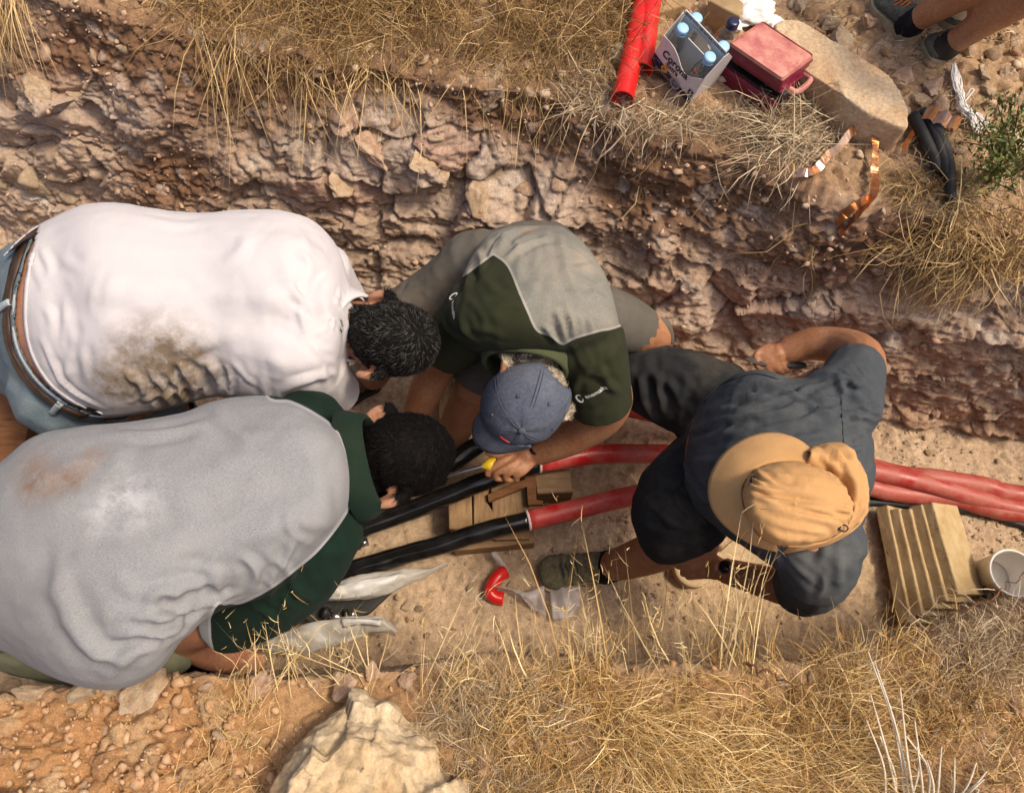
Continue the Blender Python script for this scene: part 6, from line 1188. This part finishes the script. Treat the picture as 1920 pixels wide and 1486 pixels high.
# bottles: each one a thing
def bottle(label, p, h, r, capmat, rot=(0, .22, rz), water=False):
    b = thing('water_bottle', label, 'bottle', p, group='plastic water bottles', rot=rot); V, F = lathe([(.0, .003), (r * .7, .0), (r * .95, .006), (r, .02), (r * .97, h * .25), (r, h * .32), (r * .95, h * .42), (r, h * .52), (r * .98, h * .62), (r * .82, h * .75), (r * .55, h * .86), (.0135, h * .91), (.0135, h * .955)], 32); add('body', V, F, M['clear_pet'], b, world=False)
    k = np.linspace(0, 2 * np.pi, 60, endpoint=False); rr = .019 * (1 + .03 * (np.arange(60) % 2)); R = [np.column_stack([np.cos(k) * rr * s, np.sin(k) * rr * s, np.full(60, z)]) for s, z in ((1, h * .93), (1, h * .93 + .014), (.9, h * .93 + .017), (.3, h * .93 + .0175))]; V, F = rings(R); add('cap', V, F, M[capmat], b, world=False)
    V, F = lathe([(.0195, h * .905), (.0195, h * .92), (.0135, h * .922)], 24); add('neck_ring', V, F, M[capmat], b, world=False); b.scale = (CS,) * 3; return b
def ctp(x, y): return c0 + CR @ np.array([x, y, .006]) * CS
bottle('blue-capped clear bottle at the front left of the beer carton', ctp(-.062, -.032), .165, .030, 'cap_plastic_blue'); bottle('blue-capped clear bottle at the front right of the beer carton', ctp(.062, -.032), .165, .030, 'cap_plastic_blue'); bottle('blue-capped clear bottle at the back left of the beer carton, cap by the handle', ctp(-.062, .032), .165, .030, 'cap_plastic_blue'); bottle('blue-capped clear bottle at the back right of the beer carton by the tool case', ctp(.062, .032), .165, .030, 'cap_plastic_blue')
pb = ctp(.045, .105); pb[2] = gz(pb[0], pb[1]); bottle('larger clear bottle with navy cap standing behind the beer carton', pb, .20, .042, 'cap_plastic_navy', (0, .1, 0))
# tool case
ca = U(1352, 160, ZG + .02); cz = gz(ca[0] + .1, ca[1]); wv2 = np.array([.153, -.155]); rz2 = math.atan2(wv2[1], wv2[0]); a0_ = U(1340, 150, cz); tcse = thing('tool_case', 'dusty pink-red plastic tool case slightly open beside the beer carton', 'tool case', a0_, rz2)
W2, D2, H2 = .188, .165, .055
def shell(w, d, h, z, tilt=0.0, taper=.93):
    V, F = box(w, d, h, (w / 2, d / 2, z + h / 2), .008, 3); m = V[:, 2] > z + h / 2; c = np.array([w / 2, d / 2]); V[m, :2] = c + (V[m, :2] - c) * taper
    if tilt: y = V[:, 1] - d; zz = V[:, 2] - z; V[:, 1] = d + y * math.cos(tilt) - zz * math.sin(tilt) * -1 * -1; V[:, 2] = z - y * math.sin(tilt) + zz * math.cos(tilt)
    return V, F
bd = add('base_shell', *shell(W2, D2, H2, .0, 0, 1.0), M['case_body'], tcse, False, world=False); ld = add('lid', *shell(W2, D2, .042, .060, .16), M['case_body'], tcse, False, world=False); V, F = shell(W2 * .93, D2 * .93, .006, .1005, .16, .97); V = V + np.array([W2 * .035, D2 * .035 - .008, 0.0005]); add('lid_top', V, F, M['case_lid'], ld, False, world=False)
add('lid_lip', *shell(W2 + .004, D2 + .004, .012, .056, .16, 1.0), M['case_body'], ld, False, world=False)
V, F = box(W2 * .9, D2 * .9, .01, (W2 / 2, D2 / 2, H2 + .001)); add('inside', V, F, M['black_matt'], tcse, False, world=False)
P = [np.array(p) for p in ((W2 - .004, .045, .075), (W2 + .022, .048, .075), (W2 + .028, .08, .075), (W2 + .022, .112, .075), (W2 - .004, .115, .075))]; add('handle', *tube(P, .008, 10, 5), M['case_lid'], tcse, world=False)
for y in (.025, .135): V, F = box(.012, .02, .03, (W2 + .003, y, .062), .002); add('latch', V, F, M['black_matt'], tcse, False, world=False)
for k in range(3): V, F = box(W2 * .92, .002, .002, (W2 / 2, -.0005, .012 + .013 * k)); add('rib', V, F, M['case_body'], tcse, False, world=False)
# paper, cardboard, rag
def crumple(name, label, cat, p, s, mat, seed, flat=.55):
    V, F = ico(4); V = V * (1 + .38 * ridged(V * 1.7 + seed, 3, seed)[:, None] + .12 * fbm(V * 6, 2, seed)[:, None]) * np.array([1, .8, flat]) * s; o = add(name, V + p + np.array([0, 0, s * flat * .5]), F, M[mat], smooth=False); return tag(o, label, cat)
crumple('plastic_bag', 'crumpled white plastic bag behind the tool case', 'bag', onbank(1408, 28), .055, 'tissue', 3); crumple('paper_towel', 'small white crumpled paper between the tool case and stone slab', 'paper', onbank(1448, 52), .032, 'tissue', 7); crumple('paper_towel', 'flat white paper sheet behind the navy-capped bottle', 'paper', onbank(1368, 42), .045, 'tissue', 9, .25)
crumple('crumpled_rag', 'pale cream crumpled rag lying on the grass left of the red ducts', 'rag', onbank(1170, 105), .036, 'rag', 12, .5)
tprism('cardboard_box', 'brown cardboard box behind the bottles at the top edge', 'box', [(1346, -30), (1396, 5), (1388, 32), (1330, 2)], ZG + .10, .09, 'card'); tprism('cardboard_box', 'brown cardboard piece behind the beer carton at the top edge', 'box', [(1225, -30), (1290, -30), (1282, 10), (1232, 25)], ZG + .06, .05, 'card')
tprism('plank', 'pale plank lying at the right edge below the green shrub', 'plank', [(1886, 245), (1902, 232), (2010, 345), (1985, 362)], ZG + .05, .03, 'wood_light')
# third shoe seen between the shins
shz = gz(1.1, 1.62); sg = thing('shoe', 'dark grey knitted shoe with a white sock seen between the bare shins', 'shoe', U(1785, 30, shz)); shoe(sg, (1806, 12), (1766, 56), shz, .09, .08, M['shoe_grey'], M['sole'], 'upper'); add('sock', *tube([U(1806, 10, shz + .06), U(1824, -14, shz + .13)], [.042, .040], 14), M['sock_white'], sg)
# black cable offcuts, copper tape, white wire, blue wire
for k, (pts, lb) in enumerate((([(1712, 215), (1735, 262), (1752, 300), (1758, 322)], 'short black cable offcut nearest the stone slab'), ([(1728, 208), (1752, 250), (1768, 300), (1774, 330)], 'middle black cable offcut under the copper tape'), ([(1746, 225), (1766, 265), (1778, 310), (1783, 376)], 'longest black cable offcut reaching down the bank by the shrub'))):
    ze = onbank(*pts[-1])[2] + .02; z0 = max(onbank(*pts[0])[2] + .02, ze); P = np.array([U(a, b, z0 + (ze - z0) * i / (len(pts) - 1)) for i, (a, b) in enumerate(pts)]); o = add('cable_offcut', *tube(P, [.0155] * (len(P) - 1) + [.013], 14, 6, dome=False), M['black_matt']); tag(o, lb, 'cable', 'black cable offcuts')
def tape(label, pts, w, seed, lift=.02):
    P = crom(np.array([onbank(a, b, lift) for a, b in pts]), 7); r = np.random.default_rng(seed); T, N, B = frames(P); a = np.cumsum(r.normal(0, .22, len(P))) + r.uniform(0, 6); sd = np.array([0, 0, 1.]) ; X = np.cross(T, sd); X /= np.linalg.norm(X, axis=1)[:, None]; Up = np.cross(X, T); ca, sa = np.cos(.7 * np.sin(a))[:, None], np.sin(.9 * np.sin(a))[:, None]; S = X * ca + Up * sa; P = P + np.array([0, 0, .012]) * np.abs(np.sin(np.linspace(0, 9, len(P))))[:, None]
    Nn = np.cross(S, T); R = [np.array([P[i] - S[i] * w / 2, P[i] + S[i] * w / 2, P[i] + S[i] * w / 2 + Nn[i] * .0008, P[i] - S[i] * w / 2 + Nn[i] * .0008]) for i in range(len(P))]; V, F = rings(R); o = add('copper_tape', V, F, M['copper'], smooth=False); return tag(o, label, 'tape', 'strips of copper tape')
tape('copper tape strip running left from the slab tip to a curled end', [(1612, 252), (1588, 262), (1566, 288), (1545, 305), (1528, 325), (1508, 338), (1488, 336)], .022, 3); tape('copper tape strip hanging straight down from the slab', [(1636, 246), (1631, 280), (1632, 320), (1632, 352), (1626, 382), (1608, 404), (1588, 428), (1566, 448)], .020, 5); tape('dark curled copper tape loop lowest on the bank', [(1626, 380), (1600, 395), (1580, 410), (1560, 428)], .020, 8); tape('short copper tape strip between the slab and black offcuts', [(1714, 250), (1700, 266), (1690, 284), (1684, 306)], .014, 11); tape('copper tape wrapped across the black cable offcuts', [(1716, 236), (1738, 244), (1758, 252), (1778, 262)], .030, 13, .045)
ws2 = []
for k in range(26):
    j = rng.normal(0, 1, (7, 2)) * np.array([[2], [4], [4], [3], [5], [6], [8]]); ws2.append(tube(crom(np.array([onbank(a + dx, b + dy, .012 + .012 * rng.random()) for (a, b), (dx, dy) in zip([(1782, 132), (1787, 160), (1792, 188), (1797, 208), (1810, 222), (1826, 236), (1842, 250)], j)]), 4), .0018, 5, 1, dome=False))
ws2.append(tube(crom(np.array([onbank(a, b, .02) for a, b in ((1798, 205), (1810, 190), (1818, 180), (1812, 178), (1803, 194))]), 4), .002, 5, 1, dome=False)); V, F = merge(ws2); o = add('white_wire_bundle', V, F, M['white_wire']); tag(o, 'bundle of thin white wires on the stones left of the shrub', 'wire bundle')
for k, c in enumerate(((1545, 192), (1548, 196))): pass
P = np.array([onbank(a, b, .012) for a, b in ((1542, 190), (1562, 205), (1590, 224), (1612, 242), (1628, 250))]); o = add('blue_wire', *tube(P, .0028, 8, 6), M['blue_wire']); tag(o, 'thin blue wire along the lower edge of the long stone slab', 'wire')
# ------------------------------------------------------------------ dry grass, stalks and the shrub
def blades(name, label, groups, mat, cat='grass', par=None):
    """groups: (roots, directions, lengths, width, droop, wiggle); each blade a thin curved ribbon"""
    Vs, Fs, Ts, n0 = [], [], [], 0; S = np.array([0, .3, .65, 1.0])
    for P, D, L, W, droop, wig, tn in groups:
        n = len(P); D = D / (np.linalg.norm(D, axis=1)[:, None] + 1e-9); L = np.broadcast_to(L, n)[:, None]; side = np.cross(D, rng.normal(size=(n, 3))); side /= np.linalg.norm(side, axis=1)[:, None] + 1e-9; side2 = np.cross(D, side); a, b = rng.normal(0, wig, (2, n, 1)); pts = []
        for s in S: pts.append(P + D * L * s + np.array([0, 0, -1.0]) * (droop * L * s * s) + side2 * a * L * s * s + side * b * L * math.sin(s * 3.5) * .4)
        w = W * rng.uniform(.6, 1.3, (n, 1)); V = np.stack([pts[0] - side * w, pts[0] + side * w, pts[1] - side * w, pts[1] + side * w, pts[2] - side * w * .75, pts[2] + side * w * .75, pts[3]], 1).reshape(-1, 3); i = np.arange(n)[:, None] * 7 + n0
        Vs.append(V); Fs.append(np.concatenate([i + np.array([q]) for q in ([0, 1, 3], [0, 3, 2], [2, 3, 5], [2, 5, 4], [4, 5, 6])])); Ts.append(np.repeat(np.clip(tn + rng.normal(0, .25, n), 0, 1), 7)); n0 += n * 7
    o = add(name, np.concatenate(Vs), np.concatenate(Fs), M[mat], par, smooth=False); attr(o.data, 'tone', np.concatenate(Ts)); 
    if par is None: tag(o, label, cat, kind='stuff')
    return o
def rnd(n, c, s): return np.asarray(c, float) + rng.normal(size=(n, 3)) * np.asarray(s, float)
def lens(n, a, b): return a + (b - a) * rng.random(n) ** 1.6
def tufts(n, zones, poly, dens=None, per=40, spread=.03):
    """roots in tufts so that the growth is clumped"""
    c, nn = scatter(max(n // per, 1), zones, poly, dens); k = rng.integers(len(c), size=n); P = c[k] + rng.normal(0, spread, (n, 3)) * np.array([1, 1, .25]); D = rng.normal(size=(len(c), 3))[k]; return P, nn[k], D
g = []
poly = [[(250, -80), (1230, -80), (1225, 60), (1170, 130), (1050, 140), (900, 110), (700, 100), (520, 90), (420, 60), (330, 20)]]
P, N, D = tufts(6200, [3, 4], poly, None, 34, .03); g.append((P, N * .35 + D * .35 + rnd(len(P), (0, -.75, .15), (.35, .3, .3)), lens(len(P), .04, .28), .0012, .5, .7, .27))
poly2 = [[(560, -80), (1220, -80), (1215, 70), (1100, 110), (900, 80), (700, 60), (590, 30)]]
P, N, D = tufts(5600, [3, 4], poly2, None, 60, .035); g.append((P, N * .4 + D * .5 + rnd(len(P), (0, -.45, .45), (.5, .4, .3)), lens(len(P), .04, .22), .0011, .4, .75, .36))
P, N, D = tufts(420, [3, 4], [[(330, 20), (1180, 60), (1180, 150), (700, 150), (420, 120)]], None, 8, .012); g.append((P, rnd(len(P), (0, -.7, -.35), (.3, .2, .2)), lens(len(P), .12, .34), .0013, .5, .2, .7))
P, N, D = tufts(260, [3, 4], [[(-60, -90), (60, -90), (50, 10), (-40, 10)]], None, 40, .02); g.append((P, rnd(len(P), (0.02, -.8, -.1), (.16, .2, .2)), lens(len(P), .12, .32), .0012, .5, .15, .6))
blades('dry_grass', 'dense tangled dry grass hanging over the rim of the far wall', g, 'straw')
g = []
P, N, D = tufts(3000, [3, 4], [[(1110, 110), (1185, 205), (1335, 218), (1430, 228), (1560, 215), (1560, 270), (1440, 280), (1330, 250), (1200, 240), (1060, 190)]], None, 26, .025); g.append((P, N * .25 + D * .7 + rnd(len(P), (.1, -.1, .15), (.6, .5, .2)), lens(len(P), .03, .16), .0011, .3, .35, .55))
P, N, D = tufts(900, [4], [[(1440, 220), (1560, 200), (1570, 250), (1500, 290), (1430, 270)]], None, 40, .03); g.append((P, N * .2 + D * .25 + rnd(len(P), (-.6, -.35, .2), (.4, .35, .15)), lens(len(P), .10, .26), .0012, .3, .15, .75))
P, N, D = tufts(900, [4], [[(1480, 0), (1930, 0), (1930, 420), (1730, 420), (1560, 120)]], None, 14, .02); g.append((P, N * .4 + rnd(len(P), (0, 0, .2), (.6, .6, .2)), lens(len(P), .03, .10), .0010, .3, .3, .5))
blades('dry_grass', 'flattened pale thatch of grass round the carton and tool case', g, 'straw_grey')
g = []
P, N, D = tufts(2400, [3, 4], [[(1640, 350), (1740, 330), (1850, 380), (1930, 400), (1930, 500), (1800, 500), (1690, 470)]], None, 60, .03); g.append((P, N * .3 + D * .8 + rnd(len(P), (-.1, -.45, .05), (.5, .4, .3)), lens(len(P), .03, .18), .0012, .45, .5, .5))
P, N, D = tufts(200, [3], [[(1680, 430), (1850, 460), (1850, 540), (1700, 520)]], None, 12, .01); g.append((P, rnd(len(P), (0, -.5, -.5), (.4, .2, .3)), lens(len(P), .06, .16), .0012, .4, .3, .7))
blades('dry_grass', 'dry tan grass hanging down the wall below the shrub', g, 'straw')
g = []
P, N, D = tufts(90, [3], [[(450, 150), (1250, 200), (1650, 420), (1550, 560), (1100, 330), (500, 260)]], None, 3, .004); g.append((P, rnd(len(P), (0, -.3, -.8), (.35, .2, .3)), lens(len(P), .06, .2), .0013, .1, .35, .55)); blades('hanging_root', 'thin pale roots hanging from the far wall', g, 'straw', 'roots')
# near bank
g = []
nb = [[(830, 1255), (960, 1245), (1200, 1250), (1380, 1240), (1520, 1225), (1720, 1195), (1930, 1110), (1960, 1560), (900, 1560), (850, 1400)]]
P, N, D = tufts(8000, [0], nb, np.clip(.1 + 2.2 * fbm(G * 6, 3, 171), .22, 2), 34, .022); g.append((P, N * .4 + D * .8 + rnd(len(P), (0, .1, .15), (.5, .5, .2)), lens(len(P), .02, .12), .0008, .25, .4, .42))
P, N, D = tufts(3600, [0], [[(1150, 1330), (1560, 1290), (1620, 1420), (1500, 1540), (1150, 1540)]], None, 150, .03); g.append((P, N * .3 + rnd(len(P), (.5, -.25, .3), (.35, .35, .2)), lens(len(P), .06, .20), .0008, .3, .2, .65))
P, N, D = tufts(2600, [0], [[(840, 1262), (1160, 1258), (1200, 1500), (1080, 1540), (850, 1380)]], None, 26, .02); g.append((P, N * .4 + D * .8 + rnd(len(P), (.1, .15, .15), (.5, .5, .2)), lens(len(P), .02, .13), .0008, .25, .4, .45))
P, N, D = tufts(900, [0], [[(300, 1330), (500, 1300), (560, 1380), (500, 1540), (330, 1520)]], None, 50, .03); g.append((P, N * .4 + D * .5 + rnd(len(P), (.2, .1, .1), (.5, .5, .2)), lens(len(P), .02, .10), .0006, .25, .3, .55))
blades('dry_grass', 'golden dry grass covering the near bank on the right', g, 'straw_gold')
g = []
P, N, D = tufts(3800, [0], [[(830, 1330), (930, 1300), (1060, 1330), (1120, 1420), (1080, 1540), (860, 1540)]], None, 400, .035); g.append((P, N * .35 + D * .2 + rnd(len(P), (.1, .1, .3), (.55, .55, .2)), lens(len(P), .03, .10), .0006, .35, .35, .5))
P, N, D = tufts(2600, [0], [[(1730, 1215), (1800, 1190), (1930, 1150), (1990, 1280), (1800, 1280)]], None, 60, .03); g.append((P, N * .5 + D * .6 + rnd(len(P), (-.1, .15, .3), (.6, .5, .3)), lens(len(P), .03, .11), .0007, .2, .4, .6))
P, N, D = tufts(1800, [0], [[(1500, 1260), (1930, 1250), (1960, 1540), (1560, 1540)]], None, 60, .03); g.append((P, N * .4 + D * .5 + rnd(len(P), (.1, .0, .3), (.5, .5, .2)), lens(len(P), .03, .12), .0007, .3, .35, .5))
blades('dry_twigs', 'grey-brown fine dead twigs and tufts on the near bank', g, 'straw_grey', 'twigs')
# tall stalks with side shoots, standing at the near rim
def stalks(name, label, spots, mat):
    Ps, Ds, Ls, br = [], [], [], []
    for (px, py, tx, ty, rise) in spots:
        p, _ = gpx(px, py); e = U(tx, ty, p[2] + rise); d = e - p; L = np.linalg.norm(d); Ps.append(p); Ds.append(d); Ls.append(L)
        for k in range(rng.integers(3, 9)):
            s = rng.uniform(.45, 1.0); q = p + d * s - np.array([0, 0, .06 * L * s * s]); br.append((q, d / L * .7 + rng.normal(0, .55, 3), rng.uniform(.012, .045)))
    n = len(Ps); g = [(np.array(Ps), np.array(Ds), np.array(Ls), .0011, .06, .05, .8), (np.array([b[0] for b in br]), np.array([b[1] for b in br]), np.array([b[2] for b in br]), .0006, .1, .2, .85)]
    return blades(name, label, g, mat)
sp_ = []
for k in range(75):
    px = rng.uniform(960, 1330); py = rng.uniform(1215, 1290); L = rng.uniform(60, 230) * (1.2 if rng.random() < .2 else .8); a = rng.normal(-.12, .25); sp_.append((px, py, px + L * math.sin(a), py - L * math.cos(a), rng.uniform(.06, .22)))
sp_ += [(1050, 1240, 943, 950, .30), (1140, 1250, 1090, 960, .30), (1120, 1230, 1045, 930, .32), (1210, 1235, 1245, 930, .3), (1235, 1235, 1262, 965, .3), (1180, 1250, 1140, 1010, .28), (1330, 1250, 1420, 960, .3), (1350, 1255, 1400, 950, .32), (1340, 1250, 1440, 985, .3), (1370, 1250, 1470, 1010, .28), (1320, 1235, 1390, 1000, .3), (1360, 1240, 1425, 930, .33)]
for k in range(26): px = rng.uniform(1330, 1430); py = rng.uniform(1225, 1265); sp_.append((px, py, 1410 + rng.normal(0, 55), rng.uniform(980, 1120), rng.uniform(.18, .3)))
stalks('dry_grass_stalks', 'tall golden grass stalks rising from the near rim over the trench', sp_, 'straw_gold')
sp_ = [(470, 1275, 575, 1035, .26), (585, 1290, 660, 1035, .26), (480, 1290, 470, 1170, .12)]
for k in range(46): px = rng.uniform(470, 700); py = rng.uniform(1250, 1320); sp_.append((px, py, px + rng.normal(-15, 70), py - rng.uniform(50, 160), rng.uniform(.04, .2)))
for k in range(16): px = rng.uniform(780, 830); py = rng.uniform(1290, 1345); sp_.append((px, py, px + rng.uniform(0, 130), py - rng.uniform(80, 240), rng.uniform(.08, .2)))
sp_ += [(-10, 1270, 48, 1200, .06), (-20, 1265, 20, 1215, .06), (-5, 1280, 30, 1225, .05)]
stalks('dry_grass_stalks', 'sparse golden stalks in front of the clear plastic sheets', sp_, 'straw_gold')
# thick bleached stems in the bottom right corner
wst = [(1700, 1540, 1628, 1222, .14), (1712, 1540, 1640, 1240, .14), (1690, 1530, 1632, 1300, .1), (1720, 1530, 1688, 1290, .12), (1700, 1520, 1715, 1350, .1), (1730, 1520, 1720, 1400, .09), (1745, 1520, 1738, 1425, .08), (1755, 1520, 1765, 1400, .09), (1660, 1500, 1625, 1350, .08), (1790, 1500, 1850, 1445, .06), (1800, 1500, 1845, 1460, .06), (1780, 1510, 1830, 1430, .07), (1810, 1520, 1835, 1480, .05), (1770, 1510, 1790, 1420, .07), (1680, 1500, 1650, 1380, .08), (1740, 1500, 1700, 1380, .09)]
for k, w in enumerate(wst):
    p, _ = gpx(w[0], min(w[1], 1530)); e = U(w[2], w[3], p[2] + w[4]); m = (p + e) / 2 + np.array([rng.normal(0, .006), rng.normal(0, .006), .015]); V, F = tube([p, m, e], [.0026, .0022, .0013], 7, 5)
    if k == 0: wsr = thing('bleached_plant', 'clump of thick bleached white stems in the bottom right corner', 'plant', p)
    add('stem', V, F, M['bleached'], wsr)
tw = crom(np.array([U(*q) for q in [(1390, 1240, ZG + .03), (1420, 1250, ZG + .05), (1450, 1262, ZG + .03), (1475, 1282, ZG + .04), (1510, 1290, ZG + .02)]]), 4) + rng.normal(0, .004, (17, 3)); o = add('dead_branch', *tube(tw, np.linspace(.0034, .0016, len(tw)), 7), M['wood_dark']); tag(o, 'dark thin dead branch lying over the near rim', 'branch')
tw = crom(np.array([U(*q) for q in [(1780, 1150, ZG + .06), (1850, 1125, ZG + .1), (1890, 1100, ZG + .12), (1925, 1070, ZG + .14)]]), 6) + rng.normal(0, .003, (19, 3)); o = add('dead_branch', *tube(tw, np.linspace(.0022, .0011, len(tw)), 7), M['wood_dark']); tag(o, 'dark twig in front of the bucket', 'branch')
# green shrub at the right edge
sr = thing('green_shrub', 'small leafy green shrub growing on the far bank at the right edge', 'shrub', onbank(1860, 330)); LP, LD, ST = [], [], []
for k, (tx, ty, rise) in enumerate([(1800, 265, .10), (1830, 215, .16), (1870, 195, .18), (1910, 200, .18), (1940, 240, .16), (1850, 255, .16), (1890, 250, .2), (1830, 300, .12), (1880, 300, .18), (1920, 300, .16), (1860, 345, .10), (1900, 350, .10), (1840, 340, .08), (1960, 320, .12), (1925, 220, .2), (1900, 175, .12)]):
    a = onbank(1862 + rng.normal(0, 10), 330 + rng.normal(0, 8)); b = U(tx, ty, ZG + .05 + rise); m = (a + b) / 2 + np.array([0, 0, .03]); P = crom(np.array([a, m, b]), 8); ST.append(tube(P, np.linspace(.003, .0012, len(P)), 6))
    for j in range(70): s = rng.uniform(.3, 1.05); i = min(int(s * (len(P) - 1)), len(P) - 1); LP.append(P[i] + rng.normal(0, .016, 3)); LD.append(rng.normal(0, 1, 3) + np.array([0, 0, .5]) + (b - a) / np.linalg.norm(b - a))
V, F = merge(ST); add('stem', V, F, M['wood_dark'], sr)
LP = np.array(LP); LD = np.array(LD); n = len(LP); LD /= np.linalg.norm(LD, axis=1)[:, None]; sd = np.cross(LD, rng.normal(size=(n, 3))); sd /= np.linalg.norm(sd, axis=1)[:, None]; L = rng.uniform(.012, .022, (n, 1)); w = L * .2; nn = np.cross(LD, sd)
V = np.stack([LP, LP + LD * L * .5 - sd * w + nn * .002, LP + LD * L, LP + LD * L * .5 + sd * w + nn * .002], 1).reshape(-1, 3); i = np.arange(n)[:, None] * 4; o = add('foliage', V, np.concatenate([i + np.array([[0, 1, 2]]), i + np.array([[0, 2, 3]])]), M['leaf'], sr, smooth=False); attr(o.data, 'tone', np.repeat(rng.random(n), 4)); o['kind'] = 'stuff'
